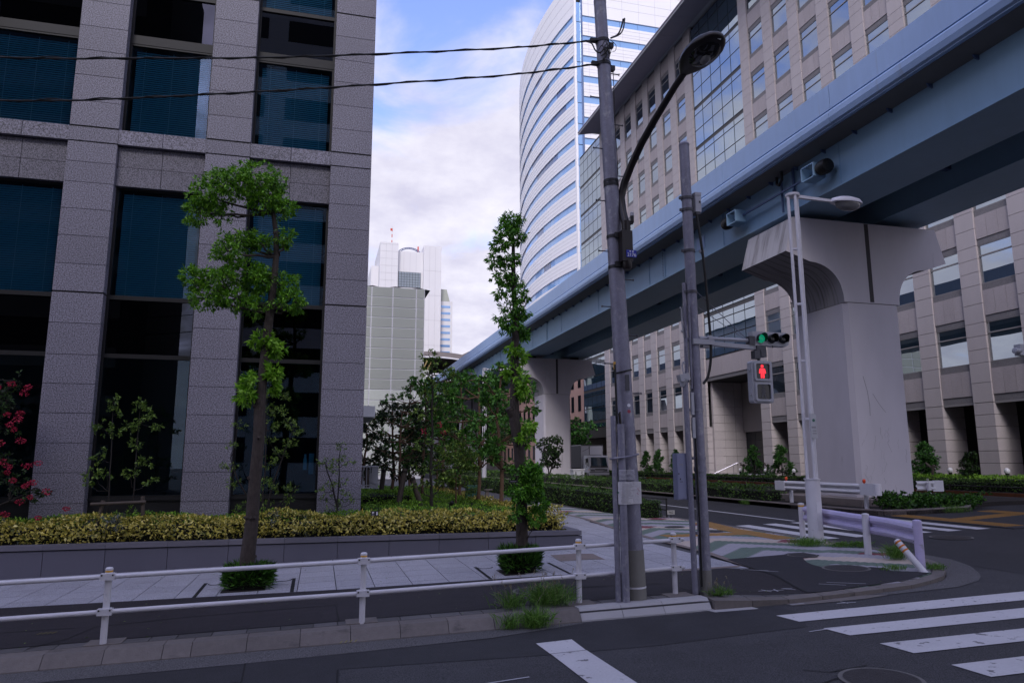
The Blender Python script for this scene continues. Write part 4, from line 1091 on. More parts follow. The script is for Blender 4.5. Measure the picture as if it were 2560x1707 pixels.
pieces('pillar_block', sb, pb, 300, 'pillar_block_field')
# spandrels between the windows
sp = []
for a, b in wins:
    for i in range(-1, 9):
        zt = tops[i] if i >= 0 else 5.5
        zn = sills[i + 1] if i < 8 else 47.6
        sp.append((SX + 0.12, a, zt, SX + 0.5, b, zt + 0.36, 'stone_band')); sp.append((SX + 0.12, a, zn - 0.36, SX + 0.5, b, zn - 0.012, 'stone_band'))
        for k in range(3):
            y0 = a + (b - a) * k / 3; y1 = a + (b - a) * (k + 1) / 3
            sp.append((SX + 0.08, y0 + 0.008, zt + 0.37, SX + 0.5, y1 - 0.008, zn - 0.37, 'stone_panel'))
for a, b in cws[:1]:
    for k in range(6):
        y0 = a + (b - a) * k / 6; y1 = a + (b - a) * (k + 1) / 6
        sp.append((SX + 0.14, y0 + 0.01, 10.25, SX + 0.5, y1 - 0.01, 11.98, 'stone_panel')); 
    sp.append((SX + 0.2, a, 9.88, SX + 0.5, b, 10.24, 'stone_band'))
pieces('spandrel_panel', sb, sp, 300, 'spandrel_field')
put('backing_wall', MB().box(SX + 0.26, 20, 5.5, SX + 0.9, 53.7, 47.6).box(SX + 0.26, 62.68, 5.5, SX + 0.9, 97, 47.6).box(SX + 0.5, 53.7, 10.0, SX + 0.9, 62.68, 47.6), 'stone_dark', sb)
put('block_body', MB().box(SX + 4.5, 20, 0.3, SX + 34, 97, 47.6).box(SX + 0.5, 96.8, 0.3, SX + 34, 97, 47.6), 'stone', sb)
put('end_pillar', MB().box(SX, 20, 0.3, SX + 0.5, 22.7, 47.6), 'stone', sb)
# windows: frame with transom, two panes
WX = SX + 0.17
wf = MB().box(WX - 0.04, 0, 0, WX + 0.04, 0.05, 2.27).box(WX - 0.04, 2.13, 0, WX + 0.04, 2.18, 2.27).box(WX - 0.04, 0.05, 0, WX + 0.04, 2.13, 0.05).box(WX - 0.04, 0.05, 2.22, WX + 0.04, 2.13, 2.27).box(WX - 0.05, 0.05, 1.60, WX + 0.04, 2.13, 1.68)
wfm = wf.mesh('window_frame', 'mullion_lt')
wf2 = MB().box(WX - 0.04, 0, 0, WX + 0.04, 0.05, 2.27).box(WX - 0.04, 1.97, 0, WX + 0.04, 2.02, 2.27).box(WX - 0.04, 0.05, 0, WX + 0.04, 1.97, 0.05).box(WX - 0.04, 0.05, 2.22, WX + 0.04, 1.97, 2.27).box(WX - 0.05, 0.05, 1.60, WX + 0.04, 1.97, 1.68)
wfm2 = wf2.mesh('window_frame', 'mullion_lt')
for a, b in wins:
    for z0, zt in zip(sills, tops):
        w_ = b - a
        o = link('window', wfm if w_ > 2.1 else wfm2, sb); o.location = Vector((0, a, z0)) - wloc(sb)
        if zt - z0 > 2.3: o.scale = (1, 1, (zt - z0) / 2.27)
        for q0, q1 in ((0.05, 1.60), (1.68, 2.22)):
            pn = bpy.data.objects.new('pane', unit_box('pane_stone')); COL.objects.link(pn); pn.parent = o
            pn.location = (WX + 0.01, w_ / 2, (q0 + q1) / 2); pn.scale = (0.02, w_ - 0.1, q1 - q0)
# curtain walls
def curtain(a, b, z0, ztop, ncol, name):
    wall = put(name, MB().box(SX + 0.20, a, z0, SX + 0.26, b, ztop), 'mullion', sb)
    ys = list(np.linspace(a, b, ncol + 1)); zs = []
    base = 12.0 - 4.38 * 2
    z = base
    while z < ztop:
        zs += [z + 0.09, z + 1.85, z + 3.55]; z += 4.38
    zs = [z for z in zs if z0 <= z < ztop - 0.3]
    pan = []
    for i, z in enumerate(zs):
        zn = zs[i + 1] if i + 1 < len(zs) else ztop
        thick = abs(((zn - base) % 4.38) - 0.09) < 0.02
        for y0, y1 in zip(ys[:-1], ys[1:]):
            pan.append((SX + 0.14, y0 + 0.05, z + 0.05, SX + 0.195, y1 - 0.05, zn - (0.36 if thick else 0.05), 'pane_curtain'))
    pieces('curtain_pane', wall, pan, 150, 'curtain_pane_field')
curtain(53.7, 62.68, 12.0, 47.2, 5, 'curtain_wall')
curtain(88.3, 96.8, 5.4, 47.2, 5, 'curtain_wall')
# ground floor: dark colonnade, entrance portal
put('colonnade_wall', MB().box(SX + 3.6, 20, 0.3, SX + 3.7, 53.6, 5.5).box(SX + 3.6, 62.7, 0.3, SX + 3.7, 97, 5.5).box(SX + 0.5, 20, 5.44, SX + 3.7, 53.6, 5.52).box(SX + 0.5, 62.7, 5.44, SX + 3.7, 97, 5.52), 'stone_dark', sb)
for a, b in wins:
    put('lintel_trim', MB().box(SX + 0.12, a, 5.36, SX + 0.3, b, 5.49), 'mullion_lt', sb)
pan = []
z = 9.8
while z > 0.7:
    for x0 in (SX + 0.52, SX + 1.7, SX + 2.9): pan.append((x0 + 0.01, 62.35, z - 0.78, x0 + 1.17, 62.66, z - 0.012, 'stone')); pan.append((x0 + 0.01, 53.72, z - 0.78, x0 + 1.17, 53.95, z - 0.012, 'stone'))
    z -= 0.79
pieces('portal_panel', sb, pan, 120)
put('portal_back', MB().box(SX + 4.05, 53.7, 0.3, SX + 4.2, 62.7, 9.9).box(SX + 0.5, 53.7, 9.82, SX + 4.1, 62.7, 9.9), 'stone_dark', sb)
put('portal_lintel', MB().box(SX + 3.7, 54, 5.0, SX + 4.0, 62.3, 9.8), 'roof_brown', sb)
put('portal_glass', MB().box(SX + 3.95, 54, 0.9, SX + 4.0, 62.3, 5.0), 'pane_dark', sb)
put('entrance_step', MB().box(SX - 2.0, 53.0, 0.5, SX + 4, 63.4, 1.05), 'kerb_new', sb)
put('hand_rail', MB().tube([(SX - 1.9, 58.5, 1.15), (SX + 0.2, 58.0, 2.1), (SX + 1.2, 58.0, 2.1)], 0.03, 6).tube([(SX - 0.2, 58.1, 1.0), (SX - 0.2, 58.1, 1.95)], 0.02, 6), 'chrome', sb)
# roof overhang with panelled soffit
rf_ = put('roof_slab', MB().prism([(32.95, 47.08), (32.95, 47.5), (50, 48.4), (50, 47.75), (36.0, 47.75)], lambda x, z: (x, 18, z), lambda x, z: (x, 88.6, z)), 'roof_edge', sb)
for k in range(20):
    y0 = 19.4 + k * 3.44
    put('soffit_panel', MB().prism([(33.1, 47.06), (33.1, 47.09), (35.98, 47.71), (35.98, 47.68)], lambda x, z: (x, y0 + 0.02, z), lambda x, z: (x, y0 + 3.42, z)), 'soffit', rf_)
put('eave_edge', MB().box(32.88, 18, 47.30, 32.95, 88.6, 47.42), 'soffit', rf_)

# ================================================================ curved white tower far behind
tw = thing('curved_tower', 'tall white office tower with curved face and blue ribbon windows', 'building', (44.6, 121, 0))
CX, CY, TR, PH0 = 44.6, 121.0, 105.5, R(-10.6)
def arc(ph, off=0.0):
    x = CX + TR * (-math.cos(ph) + math.cos(PH0)); y = CY + TR * (math.sin(ph) - math.sin(PH0))
    return x - math.cos(ph) * off, y + math.sin(ph) * off
PH1 = R(34); TOP = 97.3; PIT = 4.265
ztw = [88.7 - PIT * k for k in range(-1, 20)]
phs = list(np.linspace(PH0, PH1, 46))
def band(z0, z1, off=0.0, a=PH0, b=PH1, n=46, depth=0.5):
    mb = MB(); pp = np.linspace(a, b, n)
    for ph in pp:
        x, y = arc(ph, off); x2, y2 = arc(ph, off - depth); mb.v += [(x, y, z0), (x, y, z1), (x2, y2, z1), (x2, y2, z0)]
    for i in range(n - 1):
        for k in range(4):
            k2 = (k + 1) % 4; mb.f.append((i * 4 + k, i * 4 + k2, i * 4 + 4 + k2, i * 4 + 4 + k))
    mb.f += [(0, 1, 2, 3), tuple((n - 1) * 4 + k for k in (3, 2, 1, 0))]; mb.m = [0] * len(mb.f)
    return mb
prev = TOP
core = MB(); pp = np.linspace(PH0, PH1, 46)
poly = [arc(p, -0.3) for p in pp] + [(90, 200), (90, 121.7), (45.2, 121.7)]
core.prism(poly, lambda x, y: (x, y, 0), lambda x, y: (x, y, TOP - 0.5)); put('core', core, 'stone_dark', tw)
FX0, FX1 = 46.35, 78.0
for i, zt in enumerate(ztw):
    if i == 0: continue
    z1 = prev; z0 = zt
    o = put('spandrel_band', band(z0, z1), 'tower_white', tw, smooth=True)
    mb = MB()
    for f_ in (0.24, 0.5, 0.76):
        q = band(z0 + (z1 - z0) * f_ - 0.02, z0 + (z1 - z0) * f_ + 0.02, 0.02, depth=0.1); off = len(mb.v); mb.v += q.v; mb.f += [tuple(v + off for v in t_) for t_ in q.f]; mb.m += q.m
    put('joint_line', mb, 'tower_joint', o)
    mb = MB().box(FX0, 120.9, z0, FX1, 121.4, z1); o2 = put('spandrel_band', mb, 'tower_white', tw)
    mb = MB()
    for f_ in (0.3, 0.5, 0.8): mb.box(FX0, 120.88, z0 + (z1 - z0) * f_ - 0.02, FX1, 120.9, z0 + (z1 - z0) * f_ + 0.02)
    for k in range(9): mb.box(FX0 + 1.2 + k * 3.6, 120.88, z0, FX0 + 1.23 + k * 3.6, 120.9, z1)
    put('joint_line', mb, 'tower_joint', o2)
    # ribbon of panes, each its own, on the curved face and the flat face
    zb = zt - 1.41
    npane = 20
    for k in range(npane):
        a = PH0 + (PH1 - PH0) * k / npane + 0.0003; b = PH0 + (PH1 - PH0) * (k + 1) / npane - 0.0003
        put('pane', band(zb, zt, -0.22, a, b, 3, 0.1), 'pane_tower_dark' if rng.random() < 0.22 else 'pane_tower', tw)
    for k in range(8):
        put('pane', MB().box(FX0 + k * 3.95 + 0.03, 121.1, zb, FX0 + (k + 1) * 3.95 - 0.03, 121.2, zt), 'pane_tower', tw)
    put('corner_pane', MB().box(44.95, 121.15, z0 - 1.35, 45.95, 121.25, z0 + PIT - 1.5), 'pane_tower', tw)
    prev = zb
put('corner_fin', MB().box(44.55, 120.9, 0, 44.95, 121.6, TOP), 'tower_white', tw)
put('corner_fin', MB().box(45.95, 120.95, 0, 46.3, 121.6, TOP), 'pane_tower_dark', tw)
put('lower_wall', band(0, prev), 'tower_white', tw); put('lower_wall', MB().box(FX0, 120.9, 0, FX1, 121.4, prev), 'tower_white', tw)

# ================================================================ panelled building behind the trees
pk = thing('panelled_building', 'windowless grey green building clad in large rectangular panels', 'building', (2, 86, 0.3))
put('frame_wall', MB().box(-14, 85.06, 0.3, 11.5, 110, 22.9), 'clad_frame', pk)
bx = []
xs = [-12.55, -10.0, -7.45, -4.9, -2.36, 0.18, 2.65, 5.16, 7.67, 10.47, 11.5]
z = 22.86; r_ = 0
while z > 0.8:
    z2 = z - 1.235
    for a, b in zip(xs[:-1], xs[1:]):
        bx.append((a + 0.08, 85.0, z2 + 0.13, b - 0.08, 85.1, z, 'clad' if z > 11.2 else 'clad_light'))
    z = z2; r_ += 1
pieces('cladding_panel', pk, bx, 300)
mb = MB()
for a in np.arange(-13, 11, 2.8): mb.prism([(a, 22.9), (a + 1.4, 23.15), (a + 2.8, 22.9)], lambda x, z: (x, 85.5, z), lambda x, z: (x, 108, z))
put('roof_ridge', mb, 'stone_dark', pk)

# ================================================================ white high-rise in the distance
hr = thing('white_highrise', 'pale high-rise with twin shafts and arch on its roof', 'building', (20, 180, 0))
put('shaft', MB().box(12.7, 180, 0, 17.3, 200, 57.9), 'hi_white', hr); put('shaft', MB().box(23.9, 180, 0, 28.5, 200, 57.7), 'hi_white', hr)
put('middle_wall', MB().box(17.3, 181.5, 0, 23.9, 199, 56.2), 'hi_white', hr)
put('low_wing', MB().box(10.8, 184, 0, 12.7, 199, 52.5), 'hi_white', hr)
put('right_wing', MB().box(28.5, 182, 0, 31.9, 199, 43.6), 'hi_white', hr); put('right_wing_roof', MB().prism([(28.5, 43.6), (28.5, 46.8), (30.3, 46.8), (31.2, 43.6)], lambda x, z: (x, 182, z), lambda x, z: (x, 199, z)), 'clad', hr)
for k in range(9): put('window_strip', MB().box(28.7, 181.95, 41.85 - k * 1.72, 31.3, 182, 42.45 - k * 1.72), 'pane_tower', hr)
gw = put('grid_window', MB().box(17.6, 181.42, 46.6, 23.4, 181.47, 50.7), 'pane_dark', hr)
for k in range(8):
    for j in range(6): put('pane', MB().box(17.68 + k * 0.72, 181.36, 46.7 + j * 0.67, 18.32 + k * 0.72, 181.41, 47.3 + j * 0.67), 'pane_stone', gw)
mb = MB()
for k in range(7): mb.box(12.7, 179.97, 46 + k * 1.9, 17.3, 180, 46.05 + k * 1.9).box(23.9, 179.97, 12 + k * 6.5, 28.5, 180, 12.06 + k * 6.5)
for x in (14.2, 15.7, 25.4, 26.9): mb.box(x, 179.97, 20, x + 0.05, 180, 57.5)
for x in (18.9, 20.5, 22.1): mb.box(x, 181.47, 51, x + 0.05, 181.5, 56)
put('joint_line', mb, 'hi_joint', hr)
for k in range(5): put('slit_window', MB().prism([(0, 0), (0.5, 1.6), (0.7, 1.6), (0.2, 0)], lambda a, b: (12.68, 184 + a * 2, 50.2 - k * 1.8 + b * 0.5), lambda a, b: (12.72, 184 + a * 2, 50.2 - k * 1.8 + b * 0.5)), 'pane_dark', hr)
ar = MB(); 
for rr in (3.35, 2.95): ar.tube([(20.5 + rr * math.cos(a), 183, 55.2 + rr * 0.75 * math.sin(a)) for a in np.linspace(0.25, math.pi - 0.25, 18)], 0.10, 6)
for a in np.linspace(0.3, math.pi - 0.3, 9): ar.tube([(20.5 + 3.35 * math.cos(a), 183, 55.2 + 2.51 * math.sin(a)), (20.5 + 2.95 * math.cos(a), 183, 55.2 + 2.21 * math.sin(a))], 0.07, 6)
put('roof_arch', ar, 'navy', hr); put('beacon', MB().box(22.6, 183, 56.8, 22.9, 183.3, 58.2), 'mast_red', hr)
ms = put('mast', MB().cyl(15.85, 183, 57.9, 63.1, 0.06, n=8), 'mast_white', hr)
for k in range(3): put('mast_band', MB().cyl(15.85, 183, 58.6 + k * 1.6, 59.4 + k * 1.6, 0.11, n=8), 'mast_red', ms)
put('mast_box', MB().box(15.4, 182.9, 62.0, 15.9, 183.1, 62.6), 'mast_red', ms)

# ================================================================ station at the end of the guideway
st = thing('station_hall', 'station hall with curved brown roof and dark opening at the end of the viaduct', 'station', (22, 142, 0))
pts = [(10 + 22 * t, 21.6 + 1.15 * math.sin(math.pi * min(max((t * 22 - 1) / 20, 0), 1))) for t in np.linspace(0, 1, 15)]
put('roof', MB().prism([(x, z) for x, z in pts] + [(x, z + 1.05) for x, z in pts[::-1]], lambda x, z: (x, 140, z), lambda x, z: (x, 170, z)), 'roof_brown', st)
put('roof_rim', MB().tube([(x, 139.9, z - 0.1) for x, z in pts], 0.17, 8), 'clad_frame', st)
put('back_wall', MB().box(10, 168, 8, 34, 168.4, 22).box(33.6, 141, 8, 34, 168, 22).box(10, 140.5, 8, 10.4, 168, 22).box(10, 140.5, 10.8, 34, 168, 12.6), 'sig_black', st)
put('roof_gable', MB().prism([(26.5, 23.4), (28.4, 24.4), (28.9, 23.5)], lambda x, z: (x, 142, z), lambda x, z: (x, 150, z)), 'roof_brown', st)
for a, b in (((18.8, 18.5), (20.6, 22.0)), ((18.6, 19.6), (19.6, 21.9))): put('brace', MB().bar((a[0], 139.95, a[1]), (b[0], 139.95, b[1]), 0.25, 0.25), 'yellow_steel', st)
put('frame_post', MB().box(18.4, 139.6, 10, 19.4, 140.4, 19.4).box(18.0, 139.5, 19.4, 19.9, 140.4, 20.0), 'clad', st)
put('portal_frame', MB().tube([(20.1, 139, 12), (20.1, 139, 18.7), (20.5, 139, 19.15), (24, 139, 19.3), (27, 139, 19.2)], 0.16, 8), 'mast_white', st)
ss = thing('station_stair', 'white slanted station stair roof with slatted side below the viaduct end', 'stair', (15, 95, 0.5))
put('roof_edge', MB().bar((16.75, 95, 13.15), (12.6, 95, 10.95), 3.0, 0.22), 'mast_white', ss)
for k in range(9):
    x = 16.0 - k * 0.42; z = 12.6 - k * 0.225
    put('slat', MB().bar((x, 93.6, z), (x - 1.75, 93.6, z - 2.5), 0.06, 0.10), 'mast_white', ss)
put('soffit', MB().hexa([(16.3, 94, 12.2), (16.3, 96, 12.2), (12.6, 96, 10.2), (12.6, 94, 10.2)], [(16.3, 94, 12.4), (16.3, 96, 12.4), (12.6, 96, 10.4), (12.6, 94, 10.4)]), 'stone_dark', ss)
# pinkish brick block beyond the stone building
bk = thing('brick_building', 'pinkish brick building with narrow windows glimpsed behind the second pier', 'building', (38, 140, 0.4))
put('wall', MB().box(38, 101, 0.3, 42.4, 190, 24), 'brick', bk)
for k in range(28):
    for j in range(6):
        put('window', MB().box(37.95, 103 + k * 3.1, 2.6 + j * 3.6, 38, 104.2 + k * 3.1, 5.0 + j * 3.6), 'pane_dark', bk)
put('base_course', MB().box(37.9, 101, 0.3, 38, 190, 1.8), 'roof_brown', bk)
# ================================================================ street furniture
def text_obj(name, txt, size, mat, parent, loc, rot=(math.pi / 2, 0, 0), ext=0.002, sx=1.0):
    cu = bpy.data.curves.new(name, 'FONT'); cu.body = txt; cu.size = size; cu.extrude = ext; cu.align_x = 'CENTER'; cu.align_y = 'CENTER'; cu.resolution_u = 4
    tmp = bpy.data.objects.new(name, cu); COL.objects.link(tmp)
    dg = bpy.context.evaluated_depsgraph_get(); dg.update()
    me = bpy.data.meshes.new_from_object(tmp.evaluated_get(dg)); bpy.data.objects.remove(tmp)
    me.materials.clear(); me.materials.append(MATS[mat])
    o = link(name, me, parent); o.rotation_euler = rot; o.scale = (sx, 1, 1); o.location = Vector(loc) - wloc(parent)
    return o
# ---------------------------------------------------------------- pipe fence along the kerb
fn = thing('pipe_fence', 'white two-rail pipe fence along the kerb in the foreground', 'fence', (0, 9.9, 0.15))
fp = [(-11.4, 9.88), (-8.4, 9.88), (-5.39, 9.88), (-2.39, 9.88), (0.60, 9.86), (3.60, 9.97), (5.13, 10.06)]
for x, y in fp:
    z = sz(x)
    p = put('post', MB().cyl(x, y, z - 0.05, z + 0.80, 0.038, n=18), 'white_rail', fn, smooth=True)
    put('post_cap', MB().lathe((x, y, z + 0.845), [(0.044, 0), (0.044, 0.02), (0.030, 0.034), (0.004, 0.038)], 18), 'white_rail', p, smooth=True)
    put('post_collar', MB().cyl(x, y, z + 0.80, z + 0.822, 0.042, n=18), 'white_rail', p, smooth=True)
    put('reflective_band', MB().cyl(x, y, z + 0.822, z + 0.845, 0.0425, n=18), 'reflect_band', p, smooth=True)
    for h in (0.775, 0.375):
        c = put('clamp', MB().obox((x, y - 0.035, z + h), (0.16, 0.08, 0.075), Matrix.Identity(3)).obox((x, y + 0.03, z + h), (0.10, 0.06, 0.07), Matrix.Identity(3)), 'white_rail', fn)
        for sx_ in (-0.06, 0.06):
            put('bolt', MB().lathe((x + sx_, y - 0.074, z + h + 0.02), [(0.010, 0), (0.010, -0.008)], 8, (0, 1, 0)), 'bolt', c)
    put('footing', MB().hexa([(x - 0.2, 9.83, sz(x - 0.2) - 0.06), (x + 0.2, 9.83, sz(x + 0.2) - 0.06), (x + 0.2, 10.13, sz(x + 0.2) - 0.06), (x - 0.2, 10.13, sz(x - 0.2) - 0.06)], [(x - 0.2, 9.83, sz(x - 0.2) + 0.012), (x + 0.2, 9.83, sz(x + 0.2) + 0.012), (x + 0.2, 10.13, sz(x + 0.2) + 0.012), (x - 0.2, 10.13, sz(x - 0.2) + 0.012)]), 'kerb', fn)
for h in (0.775, 0.375):
    pts = [(x, y - 0.035, sz(x) + h) for x, y in fp] + [(5.27, 10.035, sz(5.27) + h)]
    put('rail', MB().tube(pts, 0.0285, 16), 'white_rail', fn, smooth=True)

# ---------------------------------------------------------------- utility pole
UP = lambda z: (4.46 - 0.036 * (z - 0.26), 9.95)
ur = lambda z: 0.142 - 0.0045 * z
up = thing('utility_pole', 'tall mottled grey steel utility pole with conduits at its foot', 'pole', (4.46, 9.95, 0.26))
zs = [0.95, 2, 3.5, 5, 6.5, 8, 9.5, 12.5]
put('shaft', MB().tube([(*UP(z), z) for z in zs], [ur(z) for z in zs], 28), 'galv', up, smooth=True)
sl_ = put('sleeve', MB().tube([(*UP(0.1), 0.1), (*UP(0.951), 0.951)], [0.147, 0.1455], 28), 'pole_sleeve', up, smooth=True)
put('white_stripe', MB().tube([(*UP(0.42), 0.42), (*UP(0.445), 0.445)], 0.1485, 28), 'white_rail', sl_, smooth=True)
for z, r_ in ((8.9, 0.02), (8.5, 0.02), (6.52, 0.012), (6.46, 0.012), (5.62, 0.012), (5.14, 0.012), (7.26, 0.006), (9.6, 0.006)):
    put('band', MB().tube([(*UP(z - 0.025), z - 0.025), (*UP(z + 0.025), z + 0.025)], ur(z) + r_ * 0.6, 24), 'strap' if r_ > 0.01 else 'galv', up, smooth=True)
for i, z in enumerate((8.36, 7.92, 7.49, 7.06, 6.63, 6.20, 5.39, 4.96, 4.52, 4.09, 3.65, 3.21)):
    s = -1 if i in (1, 3, 5, 6, 8, 10) else 1
    x, y = UP(z); put('step_bolt', MB().tube([(x + s * ur(z) * 0.9, y, z), (x + s * (ur(z) + 0.15), y, z)], 0.009, 6).tube([(x + s * (ur(z) + 0.145), y, z), (x + s * (ur(z) + 0.155), y, z)], 0.018, 8), 'galv_dark', up)
# cable clamps and the tangle of leads
for z in (8.9, 8.5):
    x, y = UP(z)
    put('cable_clamp', MB().box(x - 0.21, y - 0.03, z - 0.03, x - 0.09, y + 0.03, z + 0.03).box(x + 0.10, y - 0.04, z - 0.09, x + 0.18, y + 0.04, z - 0.01), 'strap', up)
def wire(pts, r_, par, name='lead', n=6, mat='cable', sub=6):
    P = [Vector(p) for p in pts]; out = []
    for i in range(len(P) - 1):
        p0, p1_, p2, p3 = P[max(i - 1, 0)], P[i], P[i + 1], P[min(i + 2, len(P) - 1)]
        for k in range(sub):
            t = k / sub; out.append(0.5 * ((2 * p1_) + (-p0 + p2) * t + (2 * p0 - 5 * p1_ + 4 * p2 - p3) * t * t + (-p0 + 3 * p1_ - 3 * p2 + p3) * t ** 3))
    out.append(P[-1])
    return put(name, MB().tube(out, r_, n), mat, par, smooth=True)
wire([(3.85, 9.9, 8.83), (3.93, 9.86, 8.78), (3.98, 9.84, 8.66), (4.05, 9.82, 8.62), (4.15, 9.80, 8.72)], 0.012, up)
for k in range(6):
    z = 8.6 + rng.random() * 0.15
    wire([(4.03 + k * 0.03, 9.84, z), (4.08 + k * 0.03, 9.80, z + 0.08), (4.13 + k * 0.02, 9.80, z - 0.05), (4.06 + k * 0.03, 9.81, z - 0.1), (4.2, 9.82, z + 0.02)], 0.006, up)
wire([(4.24, 9.82, 8.9), (4.36, 9.82, 8.98), (4.42, 9.81, 9.1), (4.46, 9.8, 9.26)], 0.014, up, 'cable_stub'); wire([(4.24, 9.82, 8.9), (4.38, 9.80, 8.97), (4.45, 9.79, 9.08), (4.48, 9.79, 9.27)], 0.012, up, 'cable_stub')
wire([(4.28, 9.85, 8.4), (4.285, 9.84, 7.4), (4.3, 9.84, 7.0), (4.31, 9.84, 6.6)], 0.006, up)
wire([(4.24, 9.84, 8.88), (4.33, 9.83, 8.8), (4.32, 9.83, 8.7), (4.27, 9.83, 8.68)], 0.005, up)
# conduits at the foot
c1 = put('conduit', MB().tube([(4.23, 9.79, 0.2), (4.215, 9.79, 2.74)], 0.055, 16), 'galv', up, smooth=True)
c2 = put('conduit', MB().tube([(4.135, 9.83, 0.2), (4.12, 9.83, 2.86)], 0.042, 14), 'galv', up, smooth=True)
put('conduit_lead', MB().tube([(4.175, 9.80, 2.6), (4.165, 9.80, 3.0), (4.16, 9.81, 3.62)], 0.017, 8), 'cable', up, smooth=True)
put('conduit_lead', MB().tube([(4.21, 9.79, 2.7), (4.20, 9.80, 2.9)], 0.012, 8).tube([(4.22, 9.785, 2.7), (4.215, 9.80, 2.92)], 0.012, 8), 'brown_metal', up, smooth=True)
put('yellow_guard', MB().box(4.145, 9.80, 3.55, 4.170, 9.83, 3.66), 'reflect_band', up)
put('black_strap', MB().tube([(UP(3.5)[0] + (ur(3.5) + 0.006) * math.cos(a), 9.95 + (ur(3.5) + 0.006) * math.sin(a), 3.53 + 0.03 * math.cos(a)) for a in np.linspace(math.pi, 2 * math.pi, 12)], 0.012, 6), 'cable', up)
put('perforated_strap', MB().tube([(4.06, 9.83, 2.24), (4.08, 9.765, 2.245), (4.22, 9.725, 2.26), (4.40, 9.80, 2.285), (4.53, 9.9, 2.31)], 0.017, 6), 'galv', up)
put('pole_tag', MB().obox((4.355, 9.817, 3.355), (0.065, 0.008, 0.24), Matrix.Identity(3)), 'galv_dark', up)
for z, m_ in ((3.02, 'plate_white'), (2.93, 'ink_red')): put('round_sticker', MB().lathe((4.37, 9.822, z), [(0.026, 0), (0.026, -0.004)], 14, (0, 1, 0)), m_, up)
# poster taped round the pole
po = thing('taped_poster', 'creased white notice wrapped in clear film round the utility pole', 'poster', (4.32, 9.75, 1.5))
n = 14; V = []
cs = [(4.145, 9.775), (4.18, 9.737), (4.23, 9.728), (4.28, 9.745), (4.33, 9.775), (4.38, 9.80), (4.43, 9.805), (4.48, 9.815), (4.52, 9.835), (4.545, 9.86)]
mb = MB()
for (xa, ya), (xb, yb) in zip(cs[:-1], cs[1:]):
    mb.add([(xa, ya, 1.60), (xb, yb, 1.60), (xb, yb, 1.915), (xa, ya, 1.915), (xa, ya + 0.003, 1.60), (xb, yb + 0.003, 1.60), (xb, yb + 0.003, 1.915), (xa, ya + 0.003, 1.915)], [(0, 1, 2, 3), (5, 4, 7, 6), (0, 4, 5, 1), (3, 2, 6, 7)])
put('sheet', mb, 'paper', po)
def on_poster(u): 
    t = u * (len(cs) - 1); i = min(int(t), len(cs) - 2); t -= i
    return cs[i][0] + (cs[i + 1][0] - cs[i][0]) * t, cs[i][1] + (cs[i + 1][1] - cs[i][1]) * t - 0.003
mb = MB()
for k in range(17):
    z = 1.885 - k * 0.0165 - (0.006 if k else 0); u1 = 0.62 if k % 5 else 0.8
    if k > 10: u1 = 0.4 + 0.2 * rng.random()
    us = np.linspace(0.08, u1 * (0.7 + 0.3 * rng.random()), 8)
    for a, b in zip(us[:-1], us[1:]):
        (xa, ya), (xb, yb) = on_poster(a), on_poster(b); mb.add([(xa, ya, z), (xb, yb, z), (xb, yb, z + 0.005), (xa, ya, z + 0.005)], [(0, 1, 2, 3)])
put('printed_lines', mb, 'ink', po)
mb = MB()
for (u0, z0), (u1, z1) in (((0.72, 1.82), (0.86, 1.77)), ((0.82, 1.84), (0.74, 1.74)), ((0.7, 1.75), (0.78, 1.73))):
    (xa, ya), (xb, yb) = on_poster(u0), on_poster(u1); mb.add([(xa, ya - 0.001, z0), (xb, yb - 0.001, z1), (xb, yb - 0.001, z1 + 0.007), (xa, ya - 0.001, z0 + 0.007)], [(0, 1, 2, 3)])
put('red_cross_mark', mb, 'ink_red', po)
put('green_pin', MB().box(4.13, 9.765, 1.755, 4.16, 9.775, 1.775), 'post_green', po)
mb = MB()
for k in range(8):
    z = 1.95 + k * 0.018; mb.tube([(4.15, 9.74, z), (4.22, 9.722, z + 0.006), (4.33, 9.77, z - 0.004), (4.42, 9.80, z + 0.008)], 0.0025, 4)
put('film_crease', mb, 'plate_white', po)
# overhead cables to the left
for lab, za, pts in (('upper overhead cable running left from the utility pole', 0, [(4.04, 9.9, 8.88), (2.62, 9.9, 8.53), (0.56, 9.9, 8.11), (-1.1, 9.9, 7.80), (-2.71, 9.9, 7.55), (-4.19, 9.9, 7.34), (-9, 9.9, 6.86), (-16, 9.9, 6.7), (-28, 9.9, 7.4)]),
                     ('lower overhead cable running left from the utility pole', 0, [(4.05, 9.9, 8.47), (2.62, 9.9, 8.08), (0.57, 9.9, 7.63), (-1.07, 9.9, 7.29), (-2.66, 9.9, 6.98), (-4.13, 9.9, 6.75), (-9, 9.9, 6.2), (-16, 9.9, 6.0), (-28, 9.9, 6.6)])):
    t = thing('overhead_cable', lab, 'cable', (4.0, 9.9, 8.4), 'overhead cables')
    wire(pts, 0.0125, t, 'messenger_cable', 8, sub=10)
    pp = [Vector(p) for p in pts]; tw_ = []
    for i in range(len(pp) - 1):
        for k in range(14):
            q = pp[i].lerp(pp[i + 1], k / 14); a = (i * 14 + k) * 1.1; tw_.append((q.x, q.y + 0.017 * math.cos(a), q.z - 0.004 + 0.017 * math.sin(a)))
    put('twisted_cable', MB().tube(tw_, 0.008, 5), 'cable', t, smooth=True)

